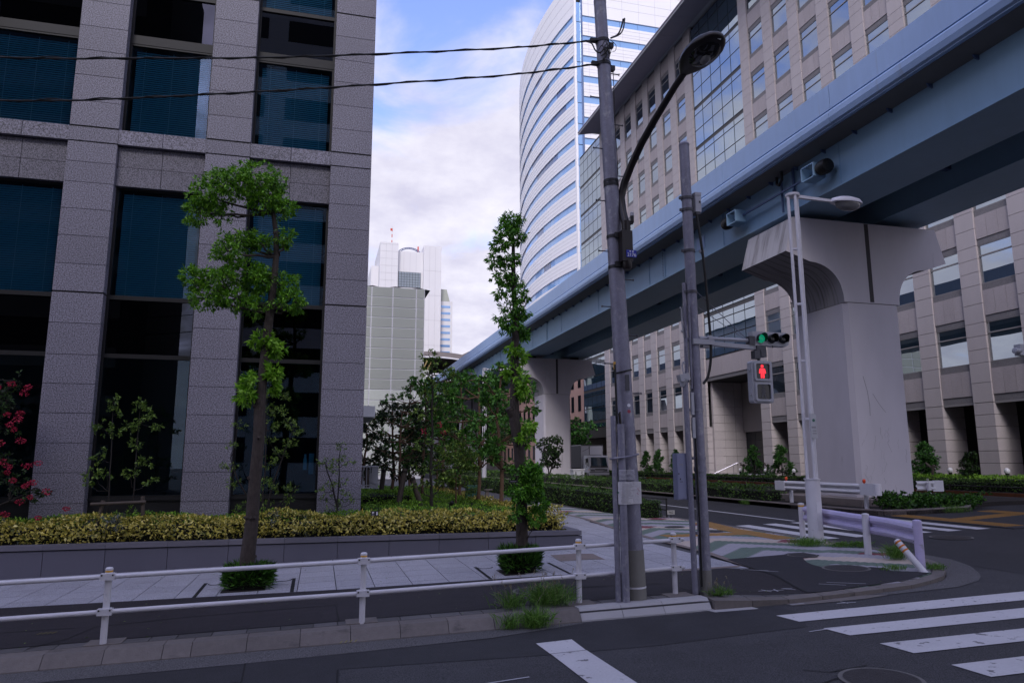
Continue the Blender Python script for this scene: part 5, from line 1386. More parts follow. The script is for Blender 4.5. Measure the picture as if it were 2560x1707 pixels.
# ---------------------------------------------------------------- brown street lamp clamped to the pole
bl_ = thing('street_lamp', 'dark brown street lamp with long curved arm on the utility pole', 'street lamp', (4.4, 9.75, 5.1))
AX = 4.46
arm = [(4.40, 9.72, 5.72), (4.38, 9.78, 6.05), (4.40, 9.80, 6.35), (4.45, 9.66, 6.62), (4.50, 9.40, 6.92), (4.55, 9.02, 7.18), (4.58, 8.72, 7.30), (4.61, 8.40, 7.40), (4.63, 8.20, 7.44)]
arm = [(4.385, 9.74, 5.70), (4.37, 9.84, 6.00), (4.385, 9.93, 6.27), (4.43, 9.87, 6.50), (4.48, 9.72, 6.72), (4.53, 9.42, 6.97), (4.575, 9.06, 7.17), (4.60, 8.78, 7.29), (4.62, 8.46, 7.41), (4.63, 8.22, 7.47)]
put('arm', MB().tube(arm, [0.062, 0.062, 0.062, 0.06, 0.058, 0.056, 0.054, 0.05, 0.047, 0.045], 16), 'brown_metal', bl_, smooth=True)
put('junction_box', MB().box(4.28, 9.68, 5.18, 4.45, 9.83, 5.66), 'brown_metal', bl_)
put('arm_socket', MB().cyl(4.375, 9.745, 5.62, 5.82, 0.068, n=16).lathe((4.375, 9.745, 5.06), [(0.05, 0), (0.075, 0.04), (0.075, 0.14)], 14), 'brown_metal', bl_, smooth=True)
put('bracket', MB().box(4.22, 9.80, 5.58, 4.38, 9.9, 5.66).box(4.22, 9.80, 5.12, 4.38, 9.9, 5.2), 'strap', bl_)
put('photocell', MB().cyl(4.46, 9.70, 5.80, 5.90, 0.028, n=12).tube([(4.40, 9.72, 5.78), (4.46, 9.70, 5.78), (4.46, 9.70, 5.82)], 0.02, 8), 'sig_black', bl_, smooth=True)
put('photocell_cap', MB().lathe((4.46, 9.70, 5.90), [(0.03, 0), (0.03, 0.05), (0.015, 0.06)], 12), 'sig_body', bl_, smooth=True)
# luminaire: an elongated bowl, widest past the middle, glass underneath
hd = Vector((0.02, -0.985, 0.06)).normalized(); hs_ = Vector((1, 0.02, 0)).normalized(); hu = hd.cross(hs_).normalized() * -1
if hu.z < 0: hu = -hu
h0 = Vector((4.63, 8.26, 7.46)); HL = 0.90
mb = MB(); N_ = 15; M_ = 18
prof = [(0.0, 0.055), (0.06, 0.09), (0.15, 0.15), (0.28, 0.205), (0.42, 0.235), (0.56, 0.245), (0.70, 0.235), (0.82, 0.20), (0.92, 0.145), (0.98, 0.085), (1.0, 0.03)]
for t, w in prof:
    for k in range(M_):
        a = 2 * math.pi * k / M_; upz = max(math.sin(a), 0) * w * 0.62 + min(math.sin(a), 0) * w * 0.34
        mb.v.append(tuple(h0 + hd * (t * HL) + hs_ * (math.cos(a) * w) + hu * upz))
for i in range(len(prof) - 1):
    for k in range(M_):
        k2 = (k + 1) % M_; mb.f.append((i * M_ + k, i * M_ + k2, (i + 1) * M_ + k2, (i + 1) * M_ + k))
mb.f += [tuple(range(M_))[::-1], tuple((len(prof) - 1) * M_ + k for k in range(M_))]; mb.m = [0] * len(mb.f)
lh = put('lamp_head', mb, 'brown_metal', bl_, smooth=True)
mb = MB(); c0 = h0 + hd * (0.60 * HL) - hu * 0.045
ring = [(0.0, -0.085), (0.5, -0.075), (0.8, -0.055), (1.0, -0.01), (1.0, 0.02)]
for rr, dz in ring:
    for k in range(24):
        a = 2 * math.pi * k / 24; mb.v.append(tuple(c0 + hd * (math.sin(a) * rr * 0.265) + hs_ * (math.cos(a) * rr * 0.185) + hu * dz))
for i in range(len(ring) - 1):
    for k in range(24):
        k2 = (k + 1) % 24; mb.f.append((i * 24 + k, i * 24 + k2, (i + 1) * 24 + k2, (i + 1) * 24 + k))
mb.m = [0] * len(mb.f); put('lens', mb, 'lamp_glass', lh, smooth=True)
put('lamp_bulb', MB().lathe(c0 - hu * 0.088 + hd * -0.05, [(0.01, 0), (0.05, 0.01), (0.06, 0.10), (0.03, 0.14)], 12, tuple(hd)), 'lamp_glass_clear', lh, smooth=True)
put('rating_sticker', MB().obox(h0 + hd * (0.93 * HL) - hu * 0.036 + hs_ * 0.03, (0.05, 0.05, 0.006), Matrix((hs_, hd, hu)).transposed()), 'plate_white', lh)
np_ = put('number_plate', MB().box(4.335, 9.664, 5.235, 4.50, 9.672, 5.345), 'plate_blue', bl_)
text_obj('plate_number', '2176', 0.075, 'plate_white', np_, (4.418, 9.661, 5.270), sx=0.95)
for xx in (4.395, 4.438): put('plate_character', MB().box(xx - 0.010, 9.660, 5.318, xx + 0.010, 9.664, 5.336), 'plate_white', np_)

# ---------------------------------------------------------------- signal pole and what it carries
sgp = thing('signal_pole', 'slim grey steel signal pole right of the utility pole', 'pole', (5.6, 9.97, 0.28))
SPX = lambda z: 5.585 - 0.006 * (z - 0.3)
put('shaft', MB().tube([(SPX(z), 9.97, z) for z in (0.62, 2, 4, 6, 7.28)], [0.086, 0.085, 0.083, 0.081, 0.080], 24), 'galv', sgp, smooth=True)
put('base_coat', MB().tube([(SPX(0.1), 9.97, 0.1), (SPX(0.62), 9.97, 0.621)], 0.089, 24), 'pole_sleeve', sgp, smooth=True)
put('pole_cap', MB().lathe((SPX(7.28), 9.97, 7.28), [(0.086, 0), (0.086, 0.03), (0.05, 0.07), (0.01, 0.08)], 20), 'galv', sgp, smooth=True)
for z in (6.38, 6.18, 5.5, 4.83, 4.08, 2.98, 2.25, 1.15):
    put('band', MB().cyl(SPX(z), 9.97, z - 0.022, z + 0.022, 0.093, n=22).box(SPX(z) - 0.13, 9.95, z - 0.02, SPX(z) - 0.08, 9.99, z + 0.02), 'galv_dark' if z > 4.5 else 'galv', sgp)
put('collar_step', MB().cyl(SPX(2.3), 9.97, 2.05, 2.12, 0.095, n=22), 'galv', sgp)
# pipe standing beside the pole with its hooded head
pp_ = thing('conduit_pipe', 'thin grey conduit pipe with hooded head standing left of the signal pole', 'pipe', (5.40, 9.95, 0.28))
put('pipe', MB().tube([(5.385, 9.93, 0.2), (5.365, 9.93, 3.40)], 0.043, 16), 'galv', pp_, smooth=True)
put('hood', MB().obox((5.33, 9.92, 3.47), (0.16, 0.12, 0.11), Matrix.Rotation(R(-14), 3, 'Y')).tube([(5.34, 9.92, 3.44), (5.30, 9.92, 3.33)], [0.07, 0.03], 10), 'sig_body', pp_)
put('hook_lead', MB().tube([(5.35, 9.92, 3.5), (5.32, 9.92, 3.62), (5.325, 9.92, 3.70), (5.345, 9.92, 3.715), (5.36, 9.92, 3.68)], 0.014, 8), 'sig_body', pp_, smooth=True)
put('thin_pipe', MB().tube([(5.43, 9.99, 3.4), (5.445, 9.99, 4.98)], 0.032, 12).tube([(5.455, 9.90, 3.3), (5.47, 9.90, 4.6)], 0.014, 8).tube([(5.41, 9.92, 3.5), (5.42, 9.92, 4.3)], 0.012, 8), 'galv', pp_, smooth=True)
put('pipe_hook', MB().tube([(5.40, 9.97, 4.1), (5.375, 9.97, 4.3), (5.37, 9.97, 4.55), (5.345, 9.97, 4.58)], 0.012, 6).lathe((5.35, 9.97, 4.2), [(0.02, 0), (0.02, 0.02)], 8, (1, 0, 0)), 'sig_body', pp_, smooth=True)
put('slim_box', MB().box(5.425, 9.87, 2.90, 5.468, 9.92, 3.24), 'sig_body', pp_); put('slim_box', MB().box(5.43, 9.87, 2.55, 5.472, 9.92, 2.86), 'sig_body', pp_)
wire([(5.47, 9.88, 0.4), (5.475, 9.88, 1.5), (5.47, 9.885, 2.6)], 0.014, pp_, 'black_lead')
cbn = thing('control_cabinet', 'pale blue grey narrow metal cabinet fixed beside the signal pole', 'cabinet', (5.27, 9.98, 1.64))
cdo = put('case', MB().box(5.185, 9.96, 1.64, 5.345, 10.10, 2.325), 'cabinet', cbn)
put('door', MB().box(5.19, 9.953, 1.65, 5.33, 9.959, 2.315), 'cabinet', cbn)
put('label_mark', MB().box(5.222, 9.950, 2.145, 5.243, 9.952, 2.168).box(5.256, 9.950, 2.145, 5.277, 9.952, 2.168), 'ink', cbn)
put('latch', MB().box(5.20, 9.946, 2.01, 5.212, 9.953, 2.03).box(5.222, 9.946, 1.93, 5.235, 9.953, 1.955).box(5.222, 9.948, 1.90, 5.272, 9.953, 1.906), 'bolt', cbn)
eqb = thing('pole_equipment_box', 'pale box strapped high on the right of the signal pole', 'box', (5.71, 9.95, 6.1))
put('case', MB().box(5.665, 9.90, 6.15, 5.765, 10.02, 6.46), 'sig_body', eqb); put('lid', MB().box(5.66, 9.895, 6.42, 5.77, 10.025, 6.475), 'sig_body', eqb); put('base', MB().box(5.675, 9.91, 6.11, 5.755, 10.01, 6.15), 'galv_dark', eqb)
put('latch', MB().box(5.73, 9.89, 6.30, 5.75, 9.9, 6.33), 'bolt', eqb)
dc = thing('drop_cable', 'thick black cable looping down beside the signal pole', 'cable', (5.75, 9.9, 3.4))
wire([(5.70, 9.94, 6.11), (5.705, 9.93, 6.0), (5.74, 9.91, 5.6), (5.775, 9.90, 5.1), (5.80, 9.90, 4.5), (5.815, 9.9, 4.05), (5.80, 9.9, 3.75), (5.74, 9.9, 3.5), (5.655, 9.9, 3.38)], 0.021, dc, 'cable_run', 10)
for z in (5.5,): put('clip', MB().lathe((5.72, 9.93, z), [(0.03, 0), (0.03, 0.06)], 10, (1, 0, 0)), 'sig_body', dc)
# vehicle signal on its bracket
ts = thing('traffic_signal', 'horizontal three-lamp traffic signal showing green on a side bracket', 'traffic signal', (6.6, 9.95, 4.0))
put('arm_tube', MB().tube([(5.64, 9.95, 4.10), (6.55, 9.95, 4.095)], 0.03, 14), 'sig_body', ts, smooth=True)
put('arm_joint', MB().tube([(5.80, 9.95, 4.10), (5.80, 9.86, 4.10)], 0.038, 12), 'sig_body', ts, smooth=True)
put('arm_bar', MB().hexa([(5.85, 9.91, 3.985), (6.72, 9.91, 3.945), (6.72, 9.99, 3.945), (5.85, 9.99, 3.985)], [(5.85, 9.91, 4.045), (6.72, 9.91, 4.015), (6.72, 9.99, 4.015), (5.85, 9.99, 4.045)]), 'sig_body', ts)
put('pole_bracket', MB().box(5.50, 9.86, 3.99, 5.86, 9.90, 4.07).box(5.68, 9.90, 3.95, 5.86, 10.0, 4.0), 'sig_body', ts)
put('stay_wire', MB().tube([(5.62, 9.93, 4.84), (6.55, 9.93, 4.05)], 0.006, 5).tube([(5.66, 9.98, 4.6), (6.45, 9.96, 4.12)], 0.005, 5), 'galv', ts)
put('arm_clamp', MB().box(6.50, 9.89, 4.02, 6.60, 10.0, 4.16).box(6.62, 9.88, 3.93, 6.78, 9.98, 4.01), 'galv_dark', ts)
mb = MB(); X0, X1, ZC, HH = 6.585, 7.235, 4.135, 0.112
poly = []
for cx_, sgn in ((X1 - 0.09, 1), (X0 + 0.03, -1)):
    pass
poly = [(X0, ZC - HH), (X1 - 0.04, ZC - HH), (X1, ZC - HH + 0.03), (X1, ZC + HH - 0.03), (X1 - 0.04, ZC + HH), (X0, ZC + HH)]
hb = put('signal_body', mb.prism(poly, lambda x, z: (x, 9.93, z), lambda x, z: (x, 10.07, z)), 'sig_body', ts)
for i, m_ in enumerate(('sig_green', 'sig_lens_dark', 'sig_lens_dark')):
    cx_ = 6.72 + i * 0.20; cz_ = ZC - 0.005
    put('backplate', MB().lathe((cx_, 9.93, cz_), [(0.084, 0), (0.084, -0.012)], 24, (0, 1, 0)), 'sig_body', hb)
    put('lens', MB().lathe((cx_, 9.915, cz_), [(0.070, 0), (0.066, -0.014), (0.045, -0.028), (0.015, -0.034)], 24, (0, 1, 0)), m_, hb, smooth=True)
    mb = MB(); na = 20
    for y_, r_ in ((9.92, 0.076), (9.80, 0.079)):
        for k in range(na + 1):
            a = R(-35) + (R(250)) * k / na; rr = r_
            mb.v.append((cx_ + rr * math.cos(a), y_ + (0.05 * (1 - max(math.sin(a), 0)) if y_ < 9.9 else 0), cz_ + rr * math.sin(a)))
    for k in range(na): mb.f.append((k, k + 1, na + 2 + k, na + 1 + k))
    mb.m = [0] * len(mb.f); put('visor', mb, 'sig_black', hb, smooth=True)
put('hinge', MB().box(6.93, 9.925, ZC - HH - 0.03, 6.95, 9.94, ZC - HH), 'galv_dark', hb)
ps = thing('pedestrian_signal', 'two-aspect pedestrian signal with glowing red standing figure', 'pedestrian signal', (6.68, 9.9, 3.1))
put('hanger', MB().box(6.56, 9.86, 3.80, 6.66, 9.97, 3.93).box(6.68, 9.87, 3.83, 6.78, 9.97, 3.95).cyl(6.67, 9.93, 3.72, 3.95, 0.025, n=10), 'galv_dark', ps)
def rrect(x0, z0, x1, z1, r_, n=5):
    out = []
    for cx_, cz_, a0 in ((x1 - r_, z1 - r_, 0), (x0 + r_, z1 - r_, 90), (x0 + r_, z0 + r_, 180), (x1 - r_, z0 + r_, 270)):
        for k in range(n + 1): a = R(a0 + 90 * k / n); out.append((cx_ + r_ * math.cos(a), cz_ + r_ * math.sin(a)))
    return out
PX0, PX1, PZ0, PZ1 = 6.49, 6.86, 3.10, 3.765
body = put('case', MB().prism(rrect(PX0, PZ0, PX1, PZ1, 0.045), lambda x, z: (x, 9.87, z), lambda x, z: (x, 9.99, z)), 'sig_body', ps)
for z0, z1, lit in ((3.445, 3.745, 1), (3.125, 3.42, 0)):
    cs2 = rrect(PX0 + 0.035, z0, PX1 - 0.035, z1, 0.035); ci = rrect(PX0 + 0.062, z0 + 0.03, PX1 - 0.062, z1 - 0.03, 0.028)
    mb = MB(); n_ = len(cs2)
    mb.v = [(x, 9.868, z) for x, z in cs2] + [(x, 9.835, z) for x, z in cs2] + [(x, 9.835, z) for x, z in ci] + [(x, 9.866, z) for x, z in ci]
    for k in range(n_):
        k2 = (k + 1) % n_
        for j in range(3): mb.f.append((j * n_ + k, j * n_ + k2, (j + 1) * n_ + k2, (j + 1) * n_ + k))
    mb.m = [0] * len(mb.f)
    fr_ = put('bezel', mb, 'sig_body', body, smooth=True)
    put('lens', MB().prism(ci, lambda x, z: (x, 9.862, z), lambda x, z: (x, 9.868, z)), 'sig_lens_dark', body)
    xm, zb = (PX0 + PX1) / 2, z0 + 0.045; m_ = 'sig_red' if lit else 'galv_dark'
    fg = MB(); yf = 9.858
    def part(pts): fg.prism(pts, lambda x, z: (xm + x, yf, zb + z), lambda x, z: (xm + x, yf + 0.003, zb + z))
    part([(0.026 * math.cos(a), 0.188 + 0.022 * math.sin(a)) for a in np.linspace(0, 2 * math.pi, 13)[:-1]])
    if lit:
        part([(-0.03, 0.155), (-0.05, 0.14), (-0.062, 0.075), (-0.045, 0.072), (-0.032, 0.09), (-0.032, 0.0), (-0.006, 0.0), (-0.005, 0.075), (0.005, 0.075), (0.006, 0.0), (0.032, 0.0), (0.032, 0.09), (0.045, 0.072), (0.062, 0.075), (0.05, 0.14), (0.03, 0.155)])
    else:
        part([(-0.02, 0.16), (-0.05, 0.09), (-0.02, 0.11), (-0.05, 0.0), (-0.03, 0.0), (0, 0.07), (0.03, 0.0), (0.05, 0.0), (0.02, 0.1), (0.05, 0.09), (0.02, 0.16)])
    put('walking_figure' if not lit else 'standing_figure', fg, m_, body)
for z in (3.22, 3.6): put('hinge', MB().box(PX0 - 0.02, 9.90, z, PX0, 9.94, z + 0.04), 'sig_body', body)

# ---------------------------------------------------------------- white triple-tube lamp on the corner
def tri_lamp(x, y, zb, h, lab, side=1, sc=1.0, arm=1.5, grp='white triple-tube lamps'):
    t = thing('tube_lamp', lab, 'street lamp', (x, y, zb), grp)
    put('base_tube', MB().tube([(x, y, zb - 0.1), (x, y, zb + 1.45 * sc)], 0.165 * sc, 24), 'white_rail', t, smooth=True)
    put('base_ring', MB().cyl(x, y, zb + 1.45 * sc, zb + 1.47 * sc, 0.185 * sc, n=24), 'white_rail', t, smooth=True)
    put('hand_hole', MB().box(x - 0.06, y - 0.170 * sc, zb + 0.35, x + 0.05, y - 0.155 * sc, zb + 0.95), 'white_paint', t)
    cen = [(x + 0.115 * sc * math.cos(a), y + 0.115 * sc * math.sin(a)) for a in (R(175), R(265), R(355))]
    for cx_, cy_ in cen: put('tube', MB().tube([(cx_, cy_, zb + 1.46 * sc), (cx_, cy_, zb + h)], 0.036 * sc, 14), 'white_rail', t, smooth=True)
    for k in range(4):
        z = zb + 1.47 * sc + (h - 1.47 * sc) * (k + 1) / 5
        mb = MB()
        for a, b in ((0, 1), (1, 2), (2, 0)): mb.bar((*cen[a], z), (*cen[b], z), 0.03, 0.05)
        put('spacer', mb, 'white_rail', t)
    put('top_ring', MB().lathe((x, y, zb + h - 0.02), [(0.16 * sc, 0), (0.17 * sc, 0.03), (0.165 * sc, 0.06), (0.12 * sc, 0.07)], 20), 'white_rail', t, smooth=True)
    put('arm', MB().hexa([(x + 0.1 * side, y - 0.04, zb + h - 0.05), (x + (arm - 0.3) * side, y - 0.03, zb + h - 0.06), (x + (arm - 0.3) * side, y + 0.03, zb + h - 0.06), (x + 0.1 * side, y + 0.04, zb + h - 0.05)], [(x + 0.1 * side, y - 0.04, zb + h + 0.03), (x + (arm - 0.3) * side, y - 0.03, zb + h), (x + (arm - 0.3) * side, y + 0.03, zb + h), (x + 0.1 * side, y + 0.04, zb + h + 0.03)]), 'white_rail', t)
    cxh = x + (arm + 0.10) * side; zh = zb + h - 0.05
    mb = MB()
    pr_ = [(0.46, 0.0, 0.21), (0.46, 0.03, 0.21), (0.40, 0.10, 0.19), (0.25, 0.145, 0.12), (0.05, 0.16, 0.03)]
    for rx_, dz, ry_ in pr_:
        for k in range(24): a = 2 * math.pi * k / 24; mb.v.append((cxh + rx_ * math.cos(a), y + ry_ * math.sin(a), zh + dz))
    for i in range(len(pr_) - 1):
        for k in range(24): mb.f.append((i * 24 + k, i * 24 + (k + 1) % 24, (i + 1) * 24 + (k + 1) % 24, (i + 1) * 24 + k))
    mb.f += [tuple(range(24))[::-1], tuple(96 + k for k in range(24))]; mb.m = [0] * len(mb.f)
    hd_ = put('lamp_head', mb, 'white_rail', t, smooth=True)
    mb = MB(); pr2 = [(0.36, -0.002, 0.17), (0.33, -0.09, 0.155), (0.22, -0.16, 0.10), (0.06, -0.185, 0.03)]
    for rx_, dz, ry_ in pr2:
        for k in range(24): a = 2 * math.pi * k / 24; mb.v.append((cxh + 0.04 * side + rx_ * math.cos(a), y + ry_ * math.sin(a), zh + dz))
    for i in range(len(pr2) - 1):
        for k in range(24): mb.f.append((i * 24 + k, i * 24 + (k + 1) % 24, (i + 1) * 24 + (k + 1) % 24, (i + 1) * 24 + k))
    mb.f += [tuple(72 + k for k in range(24))]; mb.m = [0] * len(mb.f)
    put('globe', mb, 'lamp_glass_clear', hd_, smooth=True)
    return t
tl = tri_lamp(10.95, 14.5, 0.34, 8.28, 'white street lamp of three thin tubes in front of the near pier', 1, 1.0, 1.45)
tg = put('notice_plate', MB().box(10.86, 14.30, 2.72, 11.02, 14.32, 3.28), 'cab_grey', tl)
put('green_emblem', MB().lathe((10.945, 14.298, 3.13), [(0.035, 0), (0.035, -0.004)], 14, (0, 1, 0)), 'post_green', tg)
put('plate_text', MB().box(10.88, 14.295, 2.95, 10.99, 14.299, 2.99).box(10.90, 14.295, 2.88, 11.0, 14.299, 2.90).box(10.90, 14.295, 2.82, 11.0, 14.299, 2.84), 'ink', tg)
tri_lamp(11.15, 50, 0.38, 8.4, 'far white street lamp of three tubes among the garden trees', 1, 1.0, 1.55)

# ---------------------------------------------------------------- corner guard rail and the leaning bollard
gr = thing('guard_rail', 'lavender tinted steel guard rail curving round the street corner', 'guard rail', (10.8, 13, 0.35))
gp = [(11.52, 15.75), (10.80, 12.72), (10.24, 10.80)]
for i, (x, y) in enumerate(gp):
    z = sz(x); h = (0.80, 0.78, 0.82)[i]
    p = put('post', MB().tube([(x, y, z - 0.05), (x, y, z + h)], 0.068 if i < 2 else 0.075, 20), 'white_lav' if i == 2 else 'white_rail', gr, smooth=True)
    put('post_cap', MB().lathe((x, y, z + h), [(0.074, 0), (0.07, 0.02), (0.03, 0.035)], 18), 'white_lav' if i == 2 else 'white_rail', p, smooth=True)
    if i == 0: put('reflective_band', MB().cyl(x, y, z + h - 0.06, z + h - 0.02, 0.070, n=20), 'reflect_band', p)
path = [(11.46, 15.62), (11.30, 14.9), (11.12, 14.1), (10.96, 13.4), (10.84, 12.70), (10.72, 12.1), (10.55, 11.6), (10.32, 11.0), (10.28, 10.88)]
zs_ = [sz(p[0]) + 0.40 for p in path]
wbeam([(a + 0.09, b) for a, b in path], 0, 'beam', 'white_lav', gr, 0.36, -1, zs_)
wbeam([(a + 0.075, b + 0.005) for a, b in path], 0, 'beam_back', 'white_lav', gr, 0.36, -1, zs_)
mb = MB()
for (x, y), zz in (((10.95, 12.9), 0.40), ((10.38, 11.05), 0.40)):
    for dz in (0.06, 0.30): mb.lathe((x - 0.03, y - 0.05, sz(x) + zz + dz), [(0.028, 0), (0.02, -0.02), (0.008, -0.025)], 8, (1, 0.3, 0))
put('bolt', mb, 'bolt', gr)
bb = thing('leaning_bollard', 'bent white bollard with orange bands leaning against the last guard post', 'bollard', (10.12, 10.66, 0.32))
a_, b_ = Vector((10.16, 10.62, 0.30)), Vector((9.93, 10.86, 0.99))
a_, b_ = Vector((10.14, 10.60, 0.28)), Vector((9.98, 11.02, 0.80))
d_ = (b_ - a_)
put('tube', MB().tube([a_, b_], 0.057, 20), 'white_rail', bb, smooth=True)
for t in (0.68, 0.80, 0.93): put('orange_band', MB().tube([a_ + d_ * t, a_ + d_ * (t + 0.045)], 0.0585, 20), 'orange_band', bb, smooth=True)
put('cap', MB().tube([b_, b_ + d_.normalized() * 0.02], [0.055, 0.04], 20), 'white_rail', bb, smooth=True)

# ---------------------------------------------------------------- things in the beds and on the median
def tagplate(lab, x, y, z0, w, h, mat, cat='sign', stake_=True):
    t = thing('plant_tag', lab, cat, (x, y, z0))
    pl_ = put('plate', MB().box(x - w / 2, y, z0, x + w / 2, y + 0.012, z0 + h), mat, t)
    if stake_: put('stake', MB().box(x - 0.01, y + 0.012, z0 - 0.25, x + 0.01, y + 0.025, z0 + h * 0.5), 'sig_black', t)
    return pl_
pt = tagplate('small navy plant name tag above the yellow hedge by the granite corner', 1.22, 16.62, 1.03, 0.16, 0.10, 'tag_navy')
put('printing', MB().box(1.16, 16.615, 1.085, 1.18, 16.619, 1.115).box(1.185, 16.615, 1.085, 1.205, 16.619, 1.115).box(1.16, 16.615, 1.05, 1.21, 16.619, 1.058).box(1.25, 16.615, 1.045, 1.285, 16.619, 1.09).box(1.25, 16.615, 1.10, 1.285, 16.619, 1.115), 'plate_white', pt)
pt2 = tagplate('small dark name tag tied to the right street tree trunk', 3.38, 12.74, 1.83, 0.17, 0.05, 'sig_black', stake_=False)
put('printing', MB().box(3.32, 12.735, 1.85, 3.43, 12.739, 1.86), 'ink', pt2)
sg = tagplate('small cream number plate at the foot of the hedge behind the signal pole', 11.40, 22.45, 0.46, 0.27, 0.14, 'tag_cream', 'sign')
text_obj('plate_number', '462', 0.11, 'tag_ink', sg, (11.40, 22.447, 0.53))
sp_ = thing('garden_spotlight', 'little black spotlight standing in the green ground cover', 'spotlight', (3.35, 19.2, 1.0))
put('head', MB().lathe((3.35, 19.15, 1.10), [(0.03, 0), (0.055, 0.03), (0.055, 0.10), (0.04, 0.12)], 12, (0.5, -0.6, 0.5)), 'sig_black', sp_, smooth=True); put('stem', MB().cyl(3.35, 19.2, 0.9, 1.12, 0.012, n=6), 'sig_black', sp_)
gb = thing('green_post', 'square dark green utility post among the garden trees', 'post', (5.15, 25.3, 0.6)); put('case', MB().box(5.0, 25.2, 0.6, 5.38, 25.5, 1.36), 'post_green', gb); put('lid', MB().box(4.98, 25.18, 1.36, 5.40, 25.52, 1.39), 'post_green', gb)
spst = thing('stone_marker', 'slim pale stone marker post at the garden edge', 'post', (5.5, 24.3, 0.6)); put('post', MB().box(5.46, 24.2, 0.5, 5.56, 24.3, 1.26), 'conc', spst); put('cap', MB().box(5.40, 24.15, 1.26, 5.68, 24.33, 1.30), 'conc', spst)
gc = thing('graffiti_cabinet', 'pale roadside cabinet with black spray painted letters in the median', 'cabinet', (18.18, 50, 0.5))
put('case', MB().box(17.77, 50.0, 0.4, 18.60, 50.7, 1.62), 'cab_grey', gc); put('lid', MB().box(17.72, 49.95, 1.62, 18.65, 50.75, 1.68), 'white_paint', gc); put('vent', MB().box(17.92, 49.985, 1.26, 17.98, 50, 1.5), 'sig_black', gc)
mb = MB()
for pts in ([(14.80, 1.62), (14.70, 1.64), (14.67, 1.57), (14.78, 1.52), (14.80, 1.44), (14.69, 1.42)], [(14.70, 1.30), (14.76, 1.22), (14.84, 1.28)], [(14.76, 1.22), (14.68, 1.08)], [(14.80, 1.05), (14.84, 0.95), (14.78, 0.86)]):
    mb.tube([(17.77 + (x - 14.22) * 1.25, 49.99, 2.2 - (2.2 - z) * 1.25) for x, z in pts], 0.02, 5)
put('spray_letters', mb, 'spray', gc)
# U-shaped guard by the median bush
ug = thing('hoop_rail', 'dark hoop rail under the round bush beside the second pier', 'railing', (18.5, 56, 0.5))
put('hoop', MB().tube([(17.5, 56, 0.5), (17.5, 56, 1.05), (17.62, 56, 1.17), (19.4, 56, 1.17), (19.55, 56, 1.07), (19.55, 56, 0.5)], 0.05, 8), 'bronze_rail', ug, smooth=True)
# garden globe lights by the stone building
for i, (y, lab) in enumerate(((52.57, 'small white globe bollard light beside the entrance steps'), (49.1, 'small white globe bollard light between the two clipped conifers left of the pier'), (45.66, 'small white globe bollard light just left of the near pier'), (32.18, 'small white globe bollard light above the low hedge right of the pier'), (28.8, 'rightmost small white globe bollard light above the low hedge'))):
    z = 1.55 if y > 40 else 1.72
    t = thing('globe_light', lab, 'garden light', (33, y, 0.7), 'globe bollard lights')
    put('stem', MB().cyl(33, y, 0.6, z - 0.12, 0.09, n=12), 'sig_black', t, smooth=True); put('globe', MB().lathe((33, y, z - 0.13), [(0.10, 0), (0.13, 0.06), (0.135, 0.13), (0.11, 0.20), (0.06, 0.245), (0.01, 0.26)], 16), 'globe', t, smooth=True)
# truck parked beyond the viaduct
tk = thing('box_truck', 'white box truck with dark tarpaulin side parked beyond the viaduct', 'truck', (28.3, 76, 0.6))
TY = 71.5; TX = 27.2; g0 = 0.55
put('cargo_box', MB().box(TX - 0.15, TY + 2.1, g0 + 1.0, TX + 2.35, TY + 9.2, g0 + 3.45), 'truck_white', tk)
put('tarpaulin_side', MB().box(TX - 0.19, TY + 2.15, g0 + 1.0, TX - 0.15, TY + 9.2, g0 + 3.38), 'truck_dark', tk)
put('cargo_front_frame', MB().box(TX - 0.12, TY + 2.06, g0 + 3.36, TX + 2.35, TY + 2.1, g0 + 3.44).box(TX + 0.75, TY + 2.06, g0 + 2.4, TX + 0.81, TY + 2.1, g0 + 3.3).bar((TX + 0.0, TY + 2.07, g0 + 2.75), (TX + 0.75, TY + 2.07, g0 + 3.1), 0.03, 0.03), 'truck_dark', tk)
put('cargo_front_opening', MB().box(TX + 0.82, TY + 2.05, g0 + 2.4, TX + 2.2, TY + 2.09, g0 + 3.3), 'hi_white', tk)
cab_ = MB().prism([(0.0, 0.55), (0.06, 1.15), (0.22, 2.18), (0.40, 2.30), (1.75, 2.30), (1.85, 2.1), (1.85, 0.55)], lambda y, z: (TX, TY + y, g0 + z), lambda y, z: (TX + 2.15, TY + y, g0 + z))
cabo = put('cab', cab_, 'truck_white', tk)
put('windscreen', MB().hexa([(TX + 0.16, TY + 0.055, g0 + 1.22), (TX + 1.99, TY + 0.055, g0 + 1.22), (TX + 1.99, TY + 0.09, g0 + 1.22), (TX + 0.16, TY + 0.09, g0 + 1.22)], [(TX + 0.24, TY + 0.195, g0 + 2.10), (TX + 1.91, TY + 0.195, g0 + 2.10), (TX + 1.91, TY + 0.23, g0 + 2.10), (TX + 0.24, TY + 0.23, g0 + 2.10)]), 'windscreen', cabo)
put('wiper_cowl', MB().box(TX + 0.1, TY + 0.02, g0 + 1.08, TX + 2.05, TY + 0.06, g0 + 1.20), 'sig_black', cabo)
put('side_window', MB().prism([(0.30, 1.12), (0.36, 1.95), (0.95, 2.02), (0.95, 1.32)], lambda y, z: (TX - 0.02, TY + y, g0 + z), lambda y, z: (TX + 0.01, TY + y, g0 + z)), 'sig_lens_dark', cabo)
put('side_window', MB().prism([(1.05, 1.35), (1.05, 2.0), (1.35, 1.98), (1.35, 1.35)], lambda y, z: (TX - 0.02, TY + y, g0 + z), lambda y, z: (TX + 0.01, TY + y, g0 + z)), 'sig_lens_dark', cabo)
